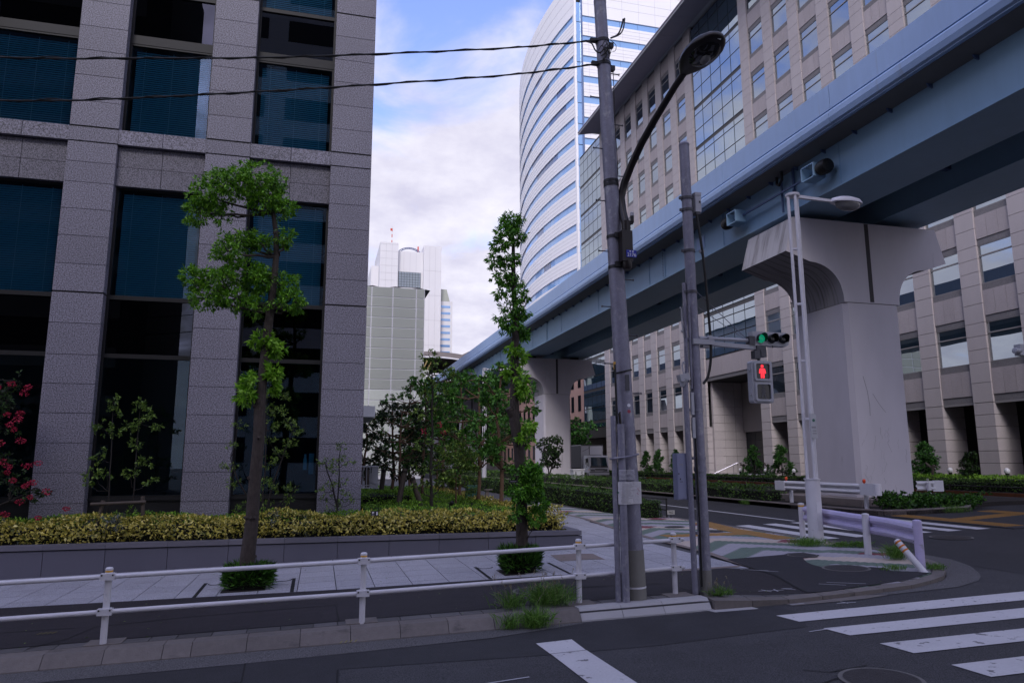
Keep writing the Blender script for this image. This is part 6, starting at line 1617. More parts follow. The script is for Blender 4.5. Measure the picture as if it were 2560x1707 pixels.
put('door_handle', MB().box(TX - 0.025, TY + 0.75, g0 + 1.08, TX, TY + 0.92, g0 + 1.16), 'sig_black', cabo)
for z in (0.72, 0.86): put('grille_slot', MB().box(TX + 0.62, TY - 0.012, g0 + z, TX + 1.75, TY + 0.05, g0 + z + 0.07), 'sig_black', cabo)
put('bumper', MB().box(TX - 0.02, TY - 0.05, g0 + 0.28, TX + 2.17, TY + 0.3, g0 + 0.56), 'truck_white', tk)
put('bumper_gap', MB().box(TX, TY - 0.02, g0 + 0.56, TX + 2.15, TY + 0.2, g0 + 0.62), 'sig_black', tk)
for a in (0.12, 1.50):
    hl_ = put('headlight', MB().box(TX + a, TY - 0.02, g0 + 0.68, TX + a + 0.46, TY + 0.05, g0 + 0.90), 'chrome', cabo); put('lens', MB().box(TX + a + 0.05, TY - 0.03, g0 + 0.72, TX + a + 0.40, TY - 0.02, g0 + 0.86), 'lamp_glass_clear', hl_)
put('mirror', MB().box(TX - 0.28, TY + 0.2, g0 + 1.55, TX - 0.10, TY + 0.26, g0 + 2.0).tube([(TX, TY + 0.3, g0 + 2.05), (TX - 0.19, TY + 0.23, g0 + 2.02)], 0.02, 6), 'sig_black', tk)
put('indicator', MB().box(TX - 0.01, TY + 0.1, g0 + 0.78, TX + 0.02, TY + 0.3, g0 + 0.88), 'orange_lens', cabo)
for x_ in (TX + 0.1, TX + 1.8):
    for y_ in (TY + 0.95, TY + 7.4):
        w_ = put('wheel', MB().lathe((x_, y_, g0 + 0.40), [(0.3, 0), (0.40, 0.03), (0.41, 0.20), (0.3, 0.24)], 20, (1, 0, 0)), 'rubber', tk, smooth=True); put('rim', MB().lathe((x_ - 0.01, y_, g0 + 0.40), [(0.2, 0), (0.22, 0.02), (0.22, 0.25), (0.1, 0.26)], 16, (1, 0, 0)), 'chrome', w_)
put('chassis', MB().box(TX + 0.3, TY + 1.5, g0 + 0.6, TX + 1.9, TY + 9, g0 + 1.0), 'sig_black', tk)
# a second signal head peeping in at the right edge
t = thing('corner_signal', 'white signal head just entering the picture at the right edge', 'traffic signal', (19.6, 16, 0.5))
put('pole', MB().cyl(20.6, 16.4, 0.4, 6.5, 0.09, n=16), 'galv', t, smooth=True); put('arm', MB().tube([(19.5, 16.1, 5.32), (20.6, 16.4, 5.32)], 0.03, 10), 'sig_body', t, smooth=True)
put('head', MB().box(19.26, 15.95, 5.18, 19.62, 16.15, 5.5), 'sig_body', t); put('visor', MB().lathe((19.30, 16.02, 5.31), [(0.09, 0), (0.085, -0.18), (0.07, -0.19)], 14, (1, 0, 0)), 'sig_body', t, smooth=True)
# ================================================================ plants
def add_leaves(name, vf, mat, parent, **k):
    o = link(name, np_mesh(name, vf[0], vf[1], mat), parent, **k); o.location = -wloc(parent); return o
def twigs(mb, lobes, frm, r0=0.02, n=3):
    """branches from trunk points to the lobes"""
    for cx, cy, cz, rx, ry, rz, m in lobes:
        f = min(frm, key=lambda p: (p[0] - cx) ** 2 + (p[1] - cy) ** 2 + 2.0 * max(p[2] - cz + 0.1, 0) ** 2 + 0.5 * (p[2] - cz) ** 2)
        limb(mb, [f, ((f[0] + cx) / 2, (f[1] + cy) / 2, (f[2] + cz) / 2 - 0.05), (cx, cy, cz)], r0, r0 * 0.4, 6, 0.015)
        for k in range(n):
            d = rng.normal(size=3); d /= np.linalg.norm(d)
            limb(mb, [(cx, cy, cz), (cx + d[0] * rx * 0.8, cy + d[1] * ry * 0.8, cz + d[2] * rz * 0.8)], r0 * 0.4, r0 * 0.15, 5, 0.01)
# ---------------------------------------------------------------- the two pruned street trees
t1 = thing('street_tree', 'pruned street tree with bright green tufts in front of the granite building', 'tree', (-1.09, 13.25, 0.12))
Y = 13.25
k_ = Y / 13.0
def w1(x, z): return (x * k_, (z - EYE) * k_ + EYE)
tp = [(-1.10, 0.1), (-1.10, 0.61), (-1.06, 1.25), (-1.05, 1.9), (-1.02, 2.57), (-1.035, 3.1), (-1.02, 3.6), (-0.99, 4.2), (-0.95, 4.8), (-0.915, 5.38), (-0.90, 5.8), (-0.92, 6.2), (-0.99, 6.6), (-0.97, 6.9)]
tr_ = [0.9 * q for q in [0.16, 0.138, 0.122, 0.112, 0.108, 0.108, 0.09, 0.085, 0.08, 0.066, 0.058, 0.05, 0.042, 0.034]]
pts = [(w1(x, z)[0], Y + rng.normal() * 0.01, w1(x, z)[1]) for x, z in tp]
mb = MB().tube(pts, tr_, 14)
for i in range(16):
    j = rng.integers(1, 12); p = pts[j]; a = rng.random() * 6.28
    mb.tube([(p[0] + math.cos(a) * tr_[j] * 0.7, p[1] + math.sin(a) * tr_[j] * 0.7, p[2] + 0.03), (p[0] + math.cos(a) * tr_[j] * 1.25, p[1] + math.sin(a) * tr_[j] * 1.25, p[2] + 0.06)], [0.04, 0.022], 7)
L1 = [(-1.30, 7.18, .46, .45, .30, 60), (-1.72, 7.05, .45, .4, .32, 60), (-2.08, 6.82, .33, .35, .30, 44), (-2.28, 6.50, .20, .25, .24, 20), (-1.9, 6.5, .22, .2, .2, 14), (-0.82, 6.72, .24, .26, .22, 26), (-1.18, 6.78, .30, .3, .22, 30), (-0.95, 7.20, .18, .25, .2, 16),
      (-1.5, 6.08, .36, .35, .20, 34), (-1.72, 5.82, .26, .3, .18, 22), (-1.18, 6.0, .22, .3, .16, 16), (-0.74, 6.12, .17, .2, .16, 14),
      (-1.42, 5.46, .42, .4, .24, 56), (-1.12, 5.36, .30, .4, .24, 36), (-1.85, 5.28, .32, .35, .22, 32), (-2.20, 5.32, .24, .28, .20, 26), (-2.0, 4.98, .30, .3, .18, 22), (-1.5, 5.02, .38, .4, .22, 36), (-0.72, 5.32, .22, .35, .24, 24), (-0.62, 5.0, .24, .3, .2, 24), (-1.18, 4.86, .25, .3, .18, 20), (-0.48, 4.9, .12, .15, .1, 8)]
L1b = [(-1.02, 4.30, .22, .22, .14, 18), (-0.86, 4.15, .18, .2, .12, 14), (-1.28, 3.35, .16, .2, .17, 16), (-1.22, 3.6, .12, .15, .08, 8), (-0.86, 3.72, .12, .16, .12, 10), (-0.84, 3.5, .1, .14, .12, 7)]
cv = lambda L_: [(w1(x, z)[0], Y + rng.uniform(-0.12, 0.12), w1(x, z)[1], rx * k_, ry, rz * k_, int(n * 1.9)) for x, z, rx, ry, rz, n in L_]
LA, LB = cv(L1), cv(L1b)
twigs(mb, LA, pts[7:], 0.028); twigs(mb, LB, pts[4:9], 0.012, 1)
limb(mb, [pts[8], (w1(-0.66, 5.1)[0], Y - 0.1, w1(-0.66, 5.1)[1]), (w1(-0.55, 5.16)[0], Y - 0.1, w1(-0.55, 5.1)[1]), (w1(-0.5, 4.95)[0], Y - 0.1, w1(-0.5, 4.95)[1])], 0.035, 0.03, 8, 0.008)
put('trunk', mb, 'bark', t1, smooth=True)
add_leaves('crown', lobes_foliage(LA, 15, 0.078, 0.029, 0.08, 0.35, 0.35), 'leaf_camphor', t1)
add_leaves('crown_tuft', lobes_foliage(LB, 12, 0.115, 0.044, 0.06, 0.35, 0.3), 'leaf_camphor_top', t1)
t2 = thing('street_tree', 'slender street tree with narrow column of leaves right of the planter', 'tree', (3.6, 13.05, 0.23))
Y = 13.05; k_ = Y / 12.9
tp = [(3.58, 0.2), (3.58, 0.67), (3.57, 1.51), (3.53, 2.45), (3.44, 3.0), (3.445, 3.33), (3.46, 4.08), (3.48, 4.85), (3.45, 5.3), (3.43, 5.62), (3.43, 6.42), (3.41, 6.75)]
tr_ = [1.0 * q for q in [0.125, 0.11, 0.105, 0.098, 0.10, 0.085, 0.075, 0.062, 0.05, 0.045, 0.03, 0.02]]
pts = [(w1(x, z)[0], Y + rng.normal() * 0.01, w1(x, z)[1]) for x, z in tp]
mb = MB().tube(pts, tr_, 14)
mb.tube([pts[4], (pts[4][0] - 0.13, Y - 0.06, pts[4][2] + 0.18)], [0.09, 0.06], 9)
for i in range(14):
    j = rng.integers(1, 9); p = pts[j]; a = rng.random() * 6.28
    mb.tube([(p[0] + math.cos(a) * tr_[j] * 0.7, p[1] + math.sin(a) * tr_[j] * 0.7, p[2] + 0.03), (p[0] + math.cos(a) * tr_[j] * 1.3, p[1] + math.sin(a) * tr_[j] * 1.3, p[2] + 0.06)], [0.035, 0.02], 7)
L2 = [(3.40, 6.78, .22, .24, .18, 30), (3.28, 6.52, .2, .22, .15, 18), (3.5, 6.45, .16, .2, .16, 12), (3.18, 6.28, .24, .22, .14, 18), (3.12, 5.98, .22, .22, .14, 16), (3.36, 6.0, .16, .2, .14, 12), (3.22, 5.66, .22, .22, .14, 17), (3.50, 5.62, .18, .2, .14, 14), (3.25, 5.36, .2, .22, .12, 13), (3.56, 5.3, .16, .2, .14, 12), (3.36, 5.08, .22, .24, .13, 16), (3.60, 4.98, .16, .2, .14, 13), (3.28, 4.82, .22, .24, .12, 16), (3.42, 4.68, .24, .22, .12, 16), (3.62, 4.6, .14, .2, .12, 11)]
L2b = [(3.42, 4.28, .15, .2, .1, 10), (3.56, 4.12, .16, .2, .12, 11), (3.38, 3.9, .16, .2, .12, 10), (3.52, 3.7, .14, .2, .12, 10), (3.58, 3.45, .12, .2, .1, 8), (3.68, 2.85, .16, .2, .12, 9), (3.62, 2.6, .14, .2, .12, 8)]
L2c = [(3.70, 2.02, .22, .26, .18, 30), (3.52, 2.0, .18, .26, .16, 20), (3.78, 1.76, .22, .24, .18, 30), (3.42, 1.66, .18, .22, .14, 18), (3.84, 1.48, .20, .22, .16, 22), (3.62, 1.72, .2, .15, .2, 16), (3.80, 1.22, .16, .2, .14, 14), (3.42, 1.30, .12, .2, .12, 10)]
LA, LB, LC = cv(L2), cv(L2b), cv(L2c)
LC = [(a, b - 0.12, c, d, e, f, n) for a, b, c, d, e, f, n in LC]
twigs(mb, LA, pts[6:], 0.016, 2); twigs(mb, LB, pts[3:8], 0.01, 1); twigs(mb, LC, pts[1:4], 0.012, 1)
put('trunk', mb, 'bark', t2, smooth=True)
add_leaves('crown', lobes_foliage(LA, 13, 0.090, 0.029, 0.06, 0.55, 0.3), 'leaf_tree2', t2)
add_leaves('crown_tuft', lobes_foliage(LB, 10, 0.115, 0.042, 0.05, 0.4, 0.3), 'leaf_camphor_top', t2)
add_leaves('trunk_sprouts', lobes_foliage(LC, 13, 0.075, 0.034, 0.06, 0.35, 0.3), 'leaf_tree2', t2)
# clipped shrub blocks round the two trunks
def spiky(name, lab, x0, y0, x1, y1, z0, z1, n, grp):
    t = thing(name, lab, 'shrub', ((x0 + x1) / 2, (y0 + y1) / 2, z0), grp)
    put('soil_square', MB().box(x0 - 0.02, y0 - 0.02, z0 - 0.05, x1 + 0.02, y1 + 0.02, z0 + 0.02), 'soil', t)
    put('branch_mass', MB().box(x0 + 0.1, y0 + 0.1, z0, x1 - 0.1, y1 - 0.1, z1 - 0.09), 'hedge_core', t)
    cx, cy = (x0 + x1) / 2, (y0 + y1) / 2
    P = np.stack([rng.uniform(x0 + 0.05, x1 - 0.05, n), rng.uniform(y0 + 0.05, y1 - 0.05, n), z0 + 0.05 + (z1 - z0 - 0.1) * rng.random(n) ** 0.7], 1)
    out = np.stack([(P[:, 0] - cx) * 1.6, (P[:, 1] - cy) * 1.6, (P[:, 2] - z0) * 1.2 + 0.05], 1)
    U = unitv(unitv(out) + rdir(n) * 0.55)
    s = rng.uniform(0.7, 1.3, n)
    add_leaves('foliage', leaves(P, U, unitv(rdir(n) + np.array([0, 0, 0.6])), 0.15 * s, 0.022 * s), 'leaf_shrub', t)
spiky('shrub_block', 'low square clump of spiky shrub at the foot of the left street tree', -1.46, 12.98, -0.70, 13.55, 0.11, 0.50, 2600, 'clipped shrubs at the tree feet')
spiky('shrub_block', 'low square clump of spiky shrub at the foot of the right street tree', 3.24, 12.74, 3.92, 13.35, 0.22, 0.66, 2600, 'clipped shrubs at the tree feet')

# ---------------------------------------------------------------- hedges in the planter
ex = [box_foliage(-14, 16.52, 0.72, 5.6, 16.7, 1.0, 3500, 0.08, 0.042, 's', bulge=0.14, wave=0.07), box_foliage(-14, 16.66, 0.6, 5.6, 16.9, 0.98, 5000, 0.07, 0.036, 's', bulge=0.1)]
hedge('yellow_hedge', 'long low hedge with bright yellow variegated leaves along the planter front', (-14, 16.62, 0.5, 5.62, 17.18, 1.03), 15000, 0.072, 0.036, 'leaf_yellow', sides='tne', wave=0.05, extra=ex, bulge=0.10, core=0.12)
hedge('yellow_hedge', 'yellow leaved hedge running back along the garden edge beside the path', (5.02, 17.2, 0.5, 5.62, 36, 0.93), 15000, 0.08, 0.042, 'leaf_yellow', wave=0.04, bulge=0.09)
hedge('ground_cover_hedge', 'flat bright green clipped ground cover filling the garden bed right of the building', (1.2, 17.25, 0.5, 5.0, 38, 0.98), 26000, 0.06, 0.026, 'leaf_azalea', 'ground cover', 'tse', wave=0.03, bulge=0.05)
hedge('ground_cover_hedge', 'dark green clipped ground cover below the office windows behind the yellow hedge', (-14, 17.22, 0.5, 1.15, 17.92, 1.04), 16000, 0.06, 0.026, 'leaf_azalea', 'ground cover', 'tse', wave=0.035, bulge=0.06)
hedge('boxy_shrub', 'taller green clipped shrub against the grey terrace wall', (1.25, 23.0, 0.5, 2.9, 25.8, 1.22), 5000, 0.06, 0.028, 'leaf_azalea', 'shrub', 'tsew')
for lab, x, z, n in (('grey green shrub growing through the yellow hedge in front of the second window', -4.35, 1.0, 46), ('small grey green shrub in the yellow hedge behind the left street tree', -0.75, 1.02, 26), ('small grey green tuft at the left end of the yellow hedge', -6.2, 1.0, 16)):
    t = thing('grey_shrub', lab, 'shrub', (x, 16.75, 0.5))
    L_ = [(x + rng.uniform(-0.45, 0.45), 16.62 + rng.uniform(-0.1, 0.15), z - rng.uniform(0.0, 0.3), .22, .2, .18, n // 3) for _ in range(4)]
    mb = MB(); twigs(mb, L_, [(x, 16.8, 0.55)], 0.012, 2); put('stem', mb, 'stem_dark', t)
    add_leaves('foliage', lobes_foliage(L_, 12, 0.06, 0.022, 0.05, 0.1, 0.3), 'leaf_bluegreen', t)

# ---------------------------------------------------------------- small trees and shrubs against the facade
def small_tree(name, lab, x, y, z0, stems, lobes, mat, ll=0.07, lw=0.03, per=9, bark='stem_dark', grp=None, r0=0.025, droop=0.1, cat='tree'):
    t = thing(name, lab, cat, (x, y, z0), grp)
    mb = MB(); P = []
    for st in stems:
        limb(mb, st, r0, r0 * 0.35, 8, 0.012); P += list(st)
        for a, b in zip(st[:-1], st[1:]): P.append(tuple((np.array(a) + np.array(b)) / 2))
    twigs(mb, lobes, P, r0 * 0.45, 2)
    put('trunk', mb, bark, t, smooth=True)
    add_leaves('crown', lobes_foliage(lobes, per, ll, lw, 0.06, droop, 0.3), mat, t)
    return t
# crape myrtle with red flowers
x, y = -7.15, 17.25
Lc = []
for _ in range(44):
    a = rng.random() * 6.28; h = rng.random(); rr = rng.random() ** 0.5 * (1.15 - 0.35 * h)
    Lc.append((x + math.cos(a) * rr, y + math.sin(a) * rr * 0.4, 1.1 + h * 2.7, .32, .3, .26, 16))
Lc += [(-6.0, 17.1, 1.75, .25, .2, .15, 12), (-5.75, 17.1, 1.55, .25, .2, .12, 10), (-6.2, 17.1, 2.3, .25, .2, .2, 12), (-6.35, 17.1, 3.5, .16, .16, .3, 10), (-6.2, 17.1, 3.9, .12, .12, .2, 7), (-6.75, 17.1, 4.0, .18, .16, .18, 8), (-7.3, 17.1, 4.05, .14, .14, .3, 7), (-5.5, 17.1, 1.62, .15, .15, .08, 6)]
cm = small_tree('crape_myrtle', 'dark leafy crape myrtle with red flower heads at the left edge', x, y, 0.5, [[(x, y, 0.5), (x + 0.1, y, 1.6), (x + 0.5, y, 3.0), (x + 0.85, y - 0.1, 3.9)], [(x - 0.1, y, 0.5), (x - 0.2, y, 2.0), (x - 0.1, y, 3.9)], [(x, y, 0.5), (x + 0.6, y - 0.1, 1.2), (x + 1.5, y - 0.15, 1.7)]], Lc, 'leaf_dark', 0.075, 0.036, 10, r0=0.04)
fl = []
for fx_, fz in ((-7.35, 4.12), (-7.2, 3.98), (-7.3, 3.75), (-6.72, 4.15), (-6.5, 3.85), (-6.72, 3.66), (-6.6, 3.62), (-6.25, 3.92), (-5.92, 3.86), (-6.02, 3.74), (-7.2, 3.25), (-7.05, 3.18), (-7.15, 3.08), (-6.9, 3.22), (-6.82, 3.02), (-6.62, 3.1), (-7.3, 3.0), (-6.2, 3.25), (-6.05, 3.3), (-5.98, 3.16), (-6.12, 3.05), (-6.1, 2.95), (-5.95, 2.72), (-6.3, 2.66), (-6.75, 2.66), (-6.85, 2.2), (-6.2, 2.28), (-6.05, 2.18), (-6.15, 2.05), (-5.75, 2.2), (-5.55, 2.24), (-6.0, 1.9), (-5.75, 1.78), (-5.6, 1.85), (-6.5, 1.66), (-7.1, 1.5), (-6.85, 1.42), (-5.65, 1.55), (-5.35, 1.66), (-5.0, 1.3), (-6.1, 1.2), (-5.45, 1.12), (-6.55, 0.98), (-6.95, 1.05), (-7.05, 2.6), (-6.5, 2.35), (-7.2, 2.0), (-6.4, 1.3), (-7.0, 0.8), (-5.85, 1.45)):
    rr = rng.uniform(0.045, 0.09); n = 46
    d = rdir(n); P = np.array([fx_ - 0.02, 16.95 + rng.uniform(-0.15, 0.15), (fz - EYE) * 0.97 + EYE - 0.05]) + d * np.array([rr, rr, rr * 0.65]) * rng.random((n, 1)) ** 0.4
    fl.append(leaves(P, d, rdir(n), np.full(n, 0.035), np.full(n, 0.03)))
add_leaves('flower_heads', merge(fl), 'flower_red', cm)
# staked young tree in front of the second window
x, y = -4.07, 17.3
Lc = [(-4.40, y, 3.55, .10, .12, .18, 8), (-4.35, y, 3.25, .14, .12, .14, 9), (-4.60, y, 3.0, .2, .15, .14, 12), (-4.35, y, 2.85, .18, .15, .12, 9), (-3.90, y, 3.45, .16, .15, .14, 12), (-3.70, y, 3.2, .2, .15, .16, 14), (-3.47, y, 3.0, .15, .12, .12, 8), (-3.95, y, 3.0, .2, .15, .16, 14), (-3.90, y, 2.6, .15, .15, .12, 9), (-3.70, y, 2.2, .18, .15, .14, 12), (-3.95, y, 2.0, .15, .15, .14, 9), (-3.55, y, 1.85, .14, .12, .12, 8), (-4.60, y, 2.35, .16, .15, .2, 12), (-4.70, y, 2.0, .18, .15, .12, 10), (-4.40, y, 1.95, .12, .12, .1, 7), (-4.75, y, 1.75, .12, .1, .1, 6)]
stt = small_tree('staked_tree', 'thin young tree tied to a wooden frame before the second office window', x, y, 0.6, [[(-4.35, y, 0.6), (-4.32, y, 1.6), (-4.37, y, 2.8), (-4.40, y, 3.6)], [(-3.87, y, 0.6), (-3.85, y, 1.6), (-3.85, y, 2.6), (-3.85, y, 3.5)]], Lc, 'leaf_olive', 0.075, 0.034, 9, r0=0.02)
put('support_post', MB().tube([(-4.50, 17.15, 0.6), (-4.38, 17.15, 1.42)], 0.04, 10), 'stake', stt, smooth=True); put('support_post', MB().tube([(-3.55, 17.15, 0.6), (-3.63, 17.15, 1.5)], 0.04, 10), 'stake', stt, smooth=True); put('support_bar', MB().tube([(-4.60, 17.1, 1.35), (-3.55, 17.1, 1.38)], 0.036, 10), 'stake', stt, smooth=True)
t = thing('weed_sprig', 'pale leafy sprig in front of the staked young tree', 'plant', (-3.95, 17.0, 0.9)); Lc = [(-4.00, 17.0, 1.05, .14, .1, .14, 7), (-3.77, 17.0, 1.2, .1, .1, .12, 6)]; mb = MB(); twigs(mb, Lc, [(-3.90, 17.05, 0.6)], 0.01, 1); put('stem', mb, 'stem_dark', t); add_leaves('foliage', lobes_foliage(Lc, 8, 0.08, 0.03, 0.05, 0.0, 0.3), 'leaf_olive', t)
# shrub behind the left street tree
y = 17.35
Lc = [(-1.27, y, 3.75, .16, .15, .14, 9), (-0.80, y, 3.7, .12, .12, .08, 6), (-1.20, y, 3.4, .2, .2, .14, 12), (-0.93, y, 3.35, .16, .15, .1, 9), (-0.70, y, 3.1, .18, .15, .1, 11), (-1.07, y, 3.05, .2, .2, .12, 10), (-0.57, y, 2.95, .16, .15, .1, 9), (-1.15, y, 2.7, .18, .2, .12, 9), (-0.65, y, 2.65, .2, .15, .1, 10), (-0.90, y, 2.4, .2, .2, .12, 11), (-1.20, y, 2.2, .2, .2, .14, 12), (-1.90, y, 2.6, .12, .12, .1, 6), (-1.95, y, 2.15, .18, .15, .1, 9), (-1.85, y, 1.75, .16, .15, .12, 9), (-1.25, y, 1.75, .22, .2, .16, 14), (-0.90, y, 1.65, .2, .2, .1, 10), (-0.55, y, 1.65, .16, .15, .08, 8), (-1.20, y, 1.35, .22, .2, .14, 12), (-1.65, y, 1.2, .14, .15, .12, 8), (-0.75, y, 1.4, .2, .15, .1, 8), (-1.80, y, 3.05, .14, .12, .08, 6)]
small_tree('leafy_shrub', 'airy green shrub behind the left street tree trunk by the window', -1.2, y, 0.6, [[(-1.23, y, 0.6), (-1.19, y, 2.0), (-1.23, y, 3.8)], [(-1.20, y, 0.8), (-0.85, y, 2.3), (-0.60, y, 3.0)], [(-1.25, y, 0.9), (-1.75, y, 1.8), (-1.95, y, 2.3)], [(-1.15, y, 0.9), (-0.80, y, 1.3), (-0.45, y, 1.7)]], Lc, 'leaf_olive', 0.075, 0.026, 9, r0=0.022)
y = 17.35
Lc = [(0.46, y, 2.55, .13, .12, .14, 8), (0.42, y, 2.3, .2, .15, .1, 10), (0.15, y, 2.2, .2, .15, .08, 9), (0.62, y, 2.2, .18, .15, .08, 9), (0.3, y, 2.02, .2, .15, .08, 9), (0.05, y, 2.22, .12, .1, .06, 5), (0.5, y, 1.75, .18, .15, .08, 9), (0.2, y, 1.7, .2, .15, .1, 9), (0.02, y, 1.6, .15, .12, .06, 6), (0.6, y, 1.5, .18, .15, .08, 8), (0.15, y, 1.42, .2, .15, .08, 8), (0.45, y, 1.3, .2, .15, .08, 8), (0.75, y, 1.32, .12, .12, .06, 5), (0.3, y, 1.15, .22, .15, .06, 7)]
small_tree('leafy_shrub', 'small airy shrub standing before the right granite pillar', 0.42, y, 0.6, [[(0.42, y, 0.6), (0.42, y, 1.6), (0.46, y, 2.6)], [(0.42, y, 1.2), (0.2, y, 1.9), (0.1, y, 2.2)]], Lc, 'leaf_olive', 0.06, 0.022, 9, r0=0.022)

# ---------------------------------------------------------------- garden trees beyond the corner
def garden_tree(lab, x, y, h, cb, rad, mat='leaf_magnolia', n=30, ll=0.14, lw=0.055, per=11, bark='bark_light', r0=0.07, tw=15, z0=0.5, ysq=0.9):
    lob = []
    for i in range(n):
        t = (i + rng.random()) / n; z = cb + (h - cb) * t
        rr = rad * (0.45 + 0.75 * math.sin(math.pi * min(t * 0.85 + 0.12, 1))) * rng.uniform(0.35, 1.0)
        a = rng.random() * 6.28
        lob.append((x + math.cos(a) * rr, y + math.sin(a) * rr * ysq, z, .26, .26, .15, int(tw * 0.8)))
    return small_tree('garden_tree', lab, x, y, z0, [[(x, y, z0), (x + rng.normal() * 0.05, y, cb), (x + rng.normal() * 0.08, y, (cb + h) / 2), (x, y, h - 0.2)]], lob, mat, ll, lw, per, bark, 'trees in the garden bed', r0, 0.05)
garden_tree('broad leaved garden tree nearest the right street tree', 5.2, 21.0, 5.0, 2.0, 1.0, n=34, tw=16)
garden_tree('broad leaved garden tree between the marker post and the right street tree', 5.15, 24.0, 5.25, 2.0, 1.15, n=36)
garden_tree('broad leaved garden tree beside the green utility post', 5.05, 26.8, 5.5, 2.1, 1.3, n=36)
garden_tree('broad leaved garden tree with dark trunk at the far end of the yellow hedge', 5.3, 32.0, 6.0, 2.2, 1.5, n=34, tw=14)
garden_tree('leafy garden tree in the middle of the bed behind the thin tall tree', 3.9, 28.5, 5.4, 1.9, 1.3, n=30, tw=14)
garden_tree('dark garden tree with props near the terrace railing', 2.5, 23.4, 4.0, 1.7, 0.9, n=30, mat='leaf_dark', ll=0.10, lw=0.04, r0=0.05)
garden_tree('dark garden tree farther back beside the terrace railing', 2.75, 29.5, 4.6, 1.9, 1.1, n=30, mat='leaf_dark', ll=0.12, lw=0.05)
garden_tree('slim dark tree hard against the granite corner', 1.75, 31.5, 4.5, 1.5, 0.7, n=26, mat='leaf_dark', ll=0.12, lw=0.05)
garden_tree('small light green garden tree low in the bed centre', 4.1, 22.4, 2.75, 1.35, 0.75, n=20, mat='leaf_olive', ll=0.10, lw=0.045, r0=0.03)
garden_tree('distant garden tree behind the bed on the left', 4.6, 39, 6.5, 2.2, 1.7, n=34, tw=14, ll=0.15, lw=0.06)
garden_tree('distant garden tree behind the bed on the right', 7.2, 46, 6.4, 2.2, 1.9, n=34, tw=14, ll=0.18, lw=0.08)
x, y = 2.98, 19.9
Lc = [(x - 0.15, y, 5.15, .22, .2, .12, 9), (x + 0.1, y, 4.95, .25, .2, .14, 11), (x - 0.2, y, 4.7, .2, .2, .16, 10), (x + 0.35, y, 4.72, .22, .2, .12, 9), (x + 0.65, y, 4.62, .16, .15, .08, 5), (x - 0.1, y, 4.4, .2, .2, .12, 8), (x + 0.2, y, 4.15, .2, .2, .14, 8), (x - 0.25, y, 4.05, .2, .2, .12, 7), (x + 0.15, y, 3.7, .2, .2, .14, 7), (x - 0.35, y, 3.55, .25, .2, .12, 8), (x + 0.5, y, 3.0, .35, .3, .14, 11), (x - 0.3, y, 2.7, .35, .3, .16, 11), (x + 0.4, y, 2.4, .4, .3, .14, 13), (x + 0.8, y, 2.1, .35, .3, .14, 12), (x - 0.2, y, 2.05, .35, .3, .14, 11), (x + 0.3, y, 1.7, .45, .3, .14, 13), (x - 0.35, y, 1.55, .3, .3, .12, 9)]
ct = small_tree('garden_tree', 'thin tall open crowned tree rising above the bed against the panelled building', x, y, 0.5, [[(x, y, 0.5), (x - 0.03, y, 2.0), (x - 0.02, y, 3.6), (x - 0.05, y, 5.1)]], Lc, 'leaf_olive', 0.11, 0.045, 9, 'stem_dark', 'trees in the garden bed', 0.05)
fl = []
for fx_, fz in ((x + 0.15, 3.2), (x + 0.25, 3.0), (x - 0.3, 3.02)):
    n = 16; d = rdir(n); P = np.array([fx_, y - 0.25, fz]) + d * 0.08 * rng.random((n, 1)) ** 0.5; fl.append(leaves(P, d, rdir(n), np.full(n, 0.05), np.full(n, 0.04)))
add_leaves('flower_heads', merge(fl), 'flower_red', ct)
# tree props
for lab, a, b in (('thick tree prop leaning in the bed below the dark garden tree', (2.32, 22.3, 0.9), (2.52, 22.4, 2.0)), ('thick tree prop nearest the terrace wall', (2.0, 25.0, 0.9), (2.1, 25.0, 2.0)), ('short leaning tree prop right of the thick ones', (3.0, 22.2, 0.9), (2.72, 22.3, 1.75)), ('far tree prop beside the terrace railing', (1.75, 28, 0.9), (1.72, 28, 2.05))):
    t = thing('tree_prop', lab, 'post', a, 'wooden tree props'); put('pole', MB().tube([a, b], 0.085, 10), 'stake', t, smooth=True); put('binding', MB().tube([(Vector(a) * 0.12 + Vector(b) * 0.88), (Vector(a) * 0.05 + Vector(b) * 0.95)], 0.09, 10), 'stem_dark', t)

# ---------------------------------------------------------------- hedges and bushes along the avenue
hedge('street_hedge', 'dark clipped hedge between patterned pavement and avenue', (10.55, 25.2, 0.3, 11.28, 62, 1.06), 22000, 0.085, 0.035, 'leaf_hedge', sides='tsew', wave=0.05)
hedge('street_hedge', 'short low hedge block behind the poles at the crossing', (10.62, 22.9, 0.3, 11.28, 24.6, 0.88), 2600, 0.06, 0.026, 'leaf_hedge', sides='tsew', wave=0.04)
hr_ = thing('hedge_rail', 'dark low metal rail beside the short hedge at the crossing', 'railing', (11.33, 24, 0.3))
put('rail', MB().tube([(11.33, 22.6, 0.95), (11.33, 62, 0.95)], 0.02, 6).tube([(11.33, 22.6, 0.6), (11.33, 62, 0.6)], 0.02, 6), 'bronze_rail', hr_)
for k in range(20): put('post', MB().box(11.31, 22.6 + k * 2, 0.3, 11.35, 22.64 + k * 2, 0.98), 'bronze_rail', hr_)
hedge('median_hedge', 'low loose hedge in the median left of the near pier', (17.48, 26.5, 0.5, 18.55, 64, 1.06), 22000, 0.09, 0.042, 'leaf_hedge', sides='tsew', wave=0.07, bulge=0.12)
hedge('median_hedge', 'far low hedge in the median beyond the second pier', (17.48, 70, 0.5, 18.6, 128, 1.1), 7000, 0.16, 0.08, 'leaf_hedge', sides='tsw', wave=0.07)
t = thing('ivy_patch', 'leafy weeds spilling over the median nose in front of the near pier', 'plant', (20.3, 21.2, 0.6))
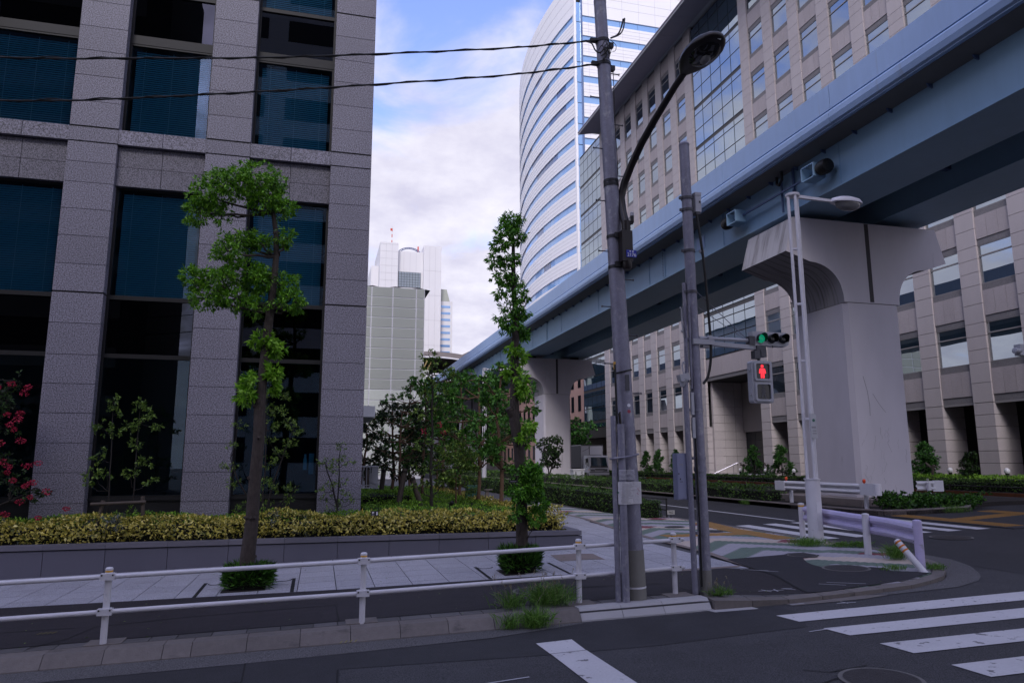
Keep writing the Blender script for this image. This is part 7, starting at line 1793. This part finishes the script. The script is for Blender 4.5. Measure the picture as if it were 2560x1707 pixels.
Lc = [(18.3 + 4.0 * u + rng.normal() * 0.1, 20.25 + 1.5 * u * rng.random() + rng.random() * 0.9, 0.72 + rng.random() * 0.25, .38, .35, .20, 15) for u in np.linspace(0, 1, 44)]
mb = MB(); twigs(mb, Lc[::3], [(19, 21, 0.55), (20.5, 21.4, 0.55), (21.8, 21.8, 0.55)], 0.012, 1); put('stem', mb, 'stem_dark', t)
add_leaves('foliage', lobes_foliage(Lc, 11, 0.11, 0.07, 0.08, 0.0, 0.3), 'leaf_shrub', t)
Lc = [(18.1 + rng.normal() * 0.75, 57 + rng.normal() * 0.6, 1.6 + 2.5 * rng.random(), .42, .42, .34, 15) for _ in range(34)]
Lc = [l for l in Lc if abs(l[0] - 18.1) < 0.45 + 0.45 * (l[2] - 1.2)]
small_tree('round_bush', 'round dark bush standing in front of the second pier', 18.1, 57, 0.5, [[(18.1, 57, 0.5), (18.1, 57, 1.6), (17.7, 57, 3.0)], [(18.1, 57, 0.9), (18.6, 57, 2.4), (18.9, 57, 3.6)]], Lc, 'leaf_dark', 0.16, 0.085, 11, r0=0.07)
# hedge, rail and conifers before the stone building
hedge('clipped_hedge', 'long dark clipped hedge in front of the stone building entrance', (30.9, 43.2, 0.5, 32.0, 64, 1.12), 15000, 0.11, 0.05, 'leaf_hedge', sides='tswe', wave=0.04)
hedge('clipped_hedge', 'dark clipped hedge with bright top right of the near pier', (30.9, 22, 0.5, 31.6, 42.8, 1.22), 12000, 0.10, 0.045, 'leaf_hedge', sides='tswe', wave=0.04)
hedge('lawn_hedge', 'bright green flat topped planting behind the hedge right of the near pier', (31.7, 22, 0.5, 34.6, 37, 1.36), 12000, 0.10, 0.045, 'leaf_azalea', 'ground cover', 'tsw', wave=0.05)
hedge('clipped_hedge', 'low hedge farther along the stone building beyond the steps', (30.9, 64.5, 0.5, 32.0, 98, 1.2), 6000, 0.15, 0.07, 'leaf_hedge', sides='tsw', wave=0.05)
rl2 = thing('hedge_rail', 'dark two-bar rail at the foot of the hedge along the stone building', 'railing', (30.7, 40, 0.5))
put('rail', MB().tube([(30.7, 22, 1.0), (30.7, 64, 1.0)], 0.03, 6).tube([(30.7, 22, 0.75), (30.7, 64, 0.75)], 0.03, 6), 'bronze_rail', rl2)
for k in range(22): put('post', MB().box(30.66, 22 + k * 2, 0.5, 30.74, 22.08 + k * 2, 1.05), 'bronze_rail', rl2)
fs = drape('far_sidewalk', [(30.2, 14), (40, 14), (40, 120), (30.2, 120)], 0.10, 'kerb', gz, cuts=(24,), thick=0.2, kind='structure')
kerb_line([(30.2, 64), (30.2, 20)], 2.0, -0.16, 0.16, 'rust', fs)
def conifer(lab, x, y, z0, z1, rad, n=26, dead=False):
    Lc = []
    for i in range(n):
        t_ = (i + rng.random()) / n; rr = rad * (1 - t_) ** 0.8 * rng.uniform(0.4, 1.0) + 0.05; a = rng.random() * 6.28
        Lc.append((x + math.cos(a) * rr, y + math.sin(a) * rr, z0 + 0.15 + (z1 - z0 - 0.2) * t_, .30 * (1.1 - t_ * 0.6), .30, .14, 14))
    return small_tree('conifer', lab, x, y, z0 - 0.4, [[(x, y, z0 - 0.4), (x, y, (z0 + z1) / 2), (x, y, z1 - 0.1)]], Lc, 'leaf_dark' if dead else 'leaf_conifer', 0.15, 0.06, 10, grp='small conifers before the stone building', r0=0.05, droop=0.0)
conifer('pale tipped conifer in front of the stone building entrance', 33.4, 51.2, 1.0, 3.35, 0.95)
conifer('bushy bright conifer just left of the near pier', 33.4, 47.6, 1.0, 3.35, 1.0, 32)
conifer('bushy green conifer just right of the near pier', 33.6, 34.4, 1.1, 3.25, 1.0, 34)
conifer('thin dark scraggly tree in the hedge right of the pier', 32.6, 30.4, 1.3, 2.6, 0.5, 12, True)
conifer('left one of three small conifers seen between the two poles', 33.4, 70.8, 0.9, 3.3, 0.8)
conifer('middle one of three small conifers seen between the two poles', 33.4, 68.0, 0.9, 3.35, 0.85)
conifer('right one of three small conifers seen between the two poles', 33.4, 64.4, 0.9, 3.3, 0.7)
conifer('small conifer beside the parked truck cab', 30.2, 69.0, 0.8, 3.4, 1.0, 30)
for lab, x, y in (('forked wooden tree prop left of the bright conifer', 33.0, 49.0), ('forked wooden tree prop right of the entrance steps', 33.0, 52.3), ('forked wooden tree prop right of the near pier', 32.4, 32.9)):
    t = thing('tree_prop', lab, 'post', (x, y, 0.9), 'wooden tree props')
    put('pole', MB().tube([(x, y, 0.9), (x, y - 0.25, 2.0)], 0.07, 8), 'stake', t, smooth=True); put('fork', MB().tube([(x, y - 0.2, 1.75), (x, y + 0.25, 2.1)], 0.05, 8).tube([(x, y - 0.45, 1.9), (x, y + 0.2, 1.9)], 0.04, 8), 'stake', t, smooth=True)
Lc = [(32.5 + rng.normal() * 1.2, 92 + rng.normal() * 2.0, 3.0 + 4.6 * rng.random(), 1.0, 1.0, .7, 16) for _ in range(30)]
small_tree('plaza_tree', 'green tree in front of the dark curtain wall beyond the truck', 32.5, 92, 0.5, [[(32.5, 92, 0.5), (32.5, 92, 3), (32.3, 92, 6.5)]], Lc, 'leaf_conifer', 0.36, 0.2, 10, r0=0.15)
Lc = [(26.5 + rng.normal() * 1.2, 128 + rng.normal() * 2.0, 2.5 + 4.6 * rng.random(), 1.2, 1.2, .9, 14) for _ in range(26)]
small_tree('plaza_tree', 'distant dark tree under the viaduct at the end of the avenue', 26.5, 128, 0.5, [[(26.5, 128, 0.5), (26.5, 128, 3), (26.3, 128, 6.5)]], Lc, 'leaf_dark', 0.45, 0.25, 10, r0=0.15)

# ---------------------------------------------------------------- weeds at the kerb and corner
def grass(lab, x, y, n, h, spread, seeds=0, z=None):
    z = sz(x) if z is None else z
    t = thing('grass_tuft', lab, 'weeds', (x, y, z), 'grass tufts growing from the pavement edges')
    P = np.stack([x + rng.normal(size=n) * spread, y + rng.normal(size=n) * spread * 0.6, np.full(n, z)], 1)
    U = unitv(np.stack([rng.normal(size=n) * 0.45, rng.normal(size=n) * 0.45, np.ones(n)], 1)); L = h * rng.uniform(0.4, 1.1, n)
    V1, F1 = leaves(P, U, rdir(n), L, np.full(n, 0.009), 0.05)
    U2 = unitv(U + np.stack([rng.normal(size=n) * 0.8, rng.normal(size=n) * 0.8, np.full(n, -0.4)], 1))
    V2, F2 = leaves(P + U * L[:, None] * 0.55, U2, rdir(n), L * 0.6, np.full(n, 0.009), 0.05)
    add_leaves('blades', merge([(V1, F1), (V2, F2)]), 'grass_leaf', t)
    if seeds:
        P = np.stack([x + rng.normal(size=seeds) * spread * 1.1, y + rng.normal(size=seeds) * spread * 0.6, np.full(seeds, z + 0.02)], 1)
        U = unitv(np.stack([rng.normal(size=seeds) * 0.35, rng.normal(size=seeds) * 0.3, np.ones(seeds)], 1)); L = h * rng.uniform(0.9, 1.45, seeds)
        q = [leaves(P, U, rdir(seeds), L, np.full(seeds, 0.004), 0.02)]
        for k in range(8):
            q.append(leaves(P + U * (L * (0.86 + 0.02 * k))[:, None], unitv(U + rdir(seeds) * 0.7), rdir(seeds), np.full(seeds, 0.03), np.full(seeds, 0.010)))
        add_leaves('seed_heads', merge(q), 'grass_seed', t)
    return t
grass('seeding grass clump behind the kerb left of the third fence post', 2.62, 9.95, 150, 0.30, 0.09, 14)
grass('large seeding grass clump behind the kerb by the third fence post', 3.15, 9.98, 380, 0.36, 0.14, 30)
grass('grass tuft sprouting from the kerb joint onto the gutter', 2.80, 9.44, 300, 0.30, 0.10, 0, gz(2.8))
grass('small grass tuft on the kerb at the left of the sprouting weeds', 2.45, 9.46, 100, 0.26, 0.05, 0, gz(2.45))
grass('thin seeding weeds at the foot of the signal pole', 5.72, 9.82, 120, 0.17, 0.09, 8)
grass('green weeds at the foot of the white tube lamp', 10.62, 14.35, 420, 0.22, 0.20)
grass('low weeds right of the white tube lamp foot', 11.15, 13.9, 260, 0.14, 0.17)
grass('low weeds between tube lamp and middle guard post', 11.45, 13.7, 200, 0.16, 0.12)
grass('weeds behind the leaning bollard', 10.75, 11.9, 260, 0.36, 0.10)
grass('weeds at the foot of the last guard post', 10.45, 10.75, 160, 0.14, 0.12)
grass('sparse weeds left of the leaning bollard', 9.8, 10.95, 120, 0.12, 0.12)
grass('weeds at the kerb of the median nose', 20.2, 19.62, 160, 0.35, 0.25, 0, gz(20.2))
grass('weed growing against the median kerb near the barrier', 17.15, 27.0, 120, 0.3, 0.12, 0, gz(17.1))
# a few fallen leaves and litter on the paving
n = 260
P = np.stack([rng.uniform(-6, 9, n), rng.uniform(9.9, 16.2, n), np.zeros(n)], 1); P[:, 2] = [sz(x) + 0.012 for x in P[:, 0]]
U = unitv(np.stack([rng.normal(size=n), rng.normal(size=n), rng.normal(size=n) * 0.1], 1))
V, F = leaves(P, U, np.tile(np.array([[0, 0, 1.0]]), (n, 1)), rng.uniform(0.02, 0.05, n), rng.uniform(0.01, 0.02, n))
o = link('fallen_leaves', np_mesh('fallen_leaves', V, F, 'leaf_olive')); tag(o, 'scattered tiny fallen leaves on the pavement', 'leaves', None, 'stuff')
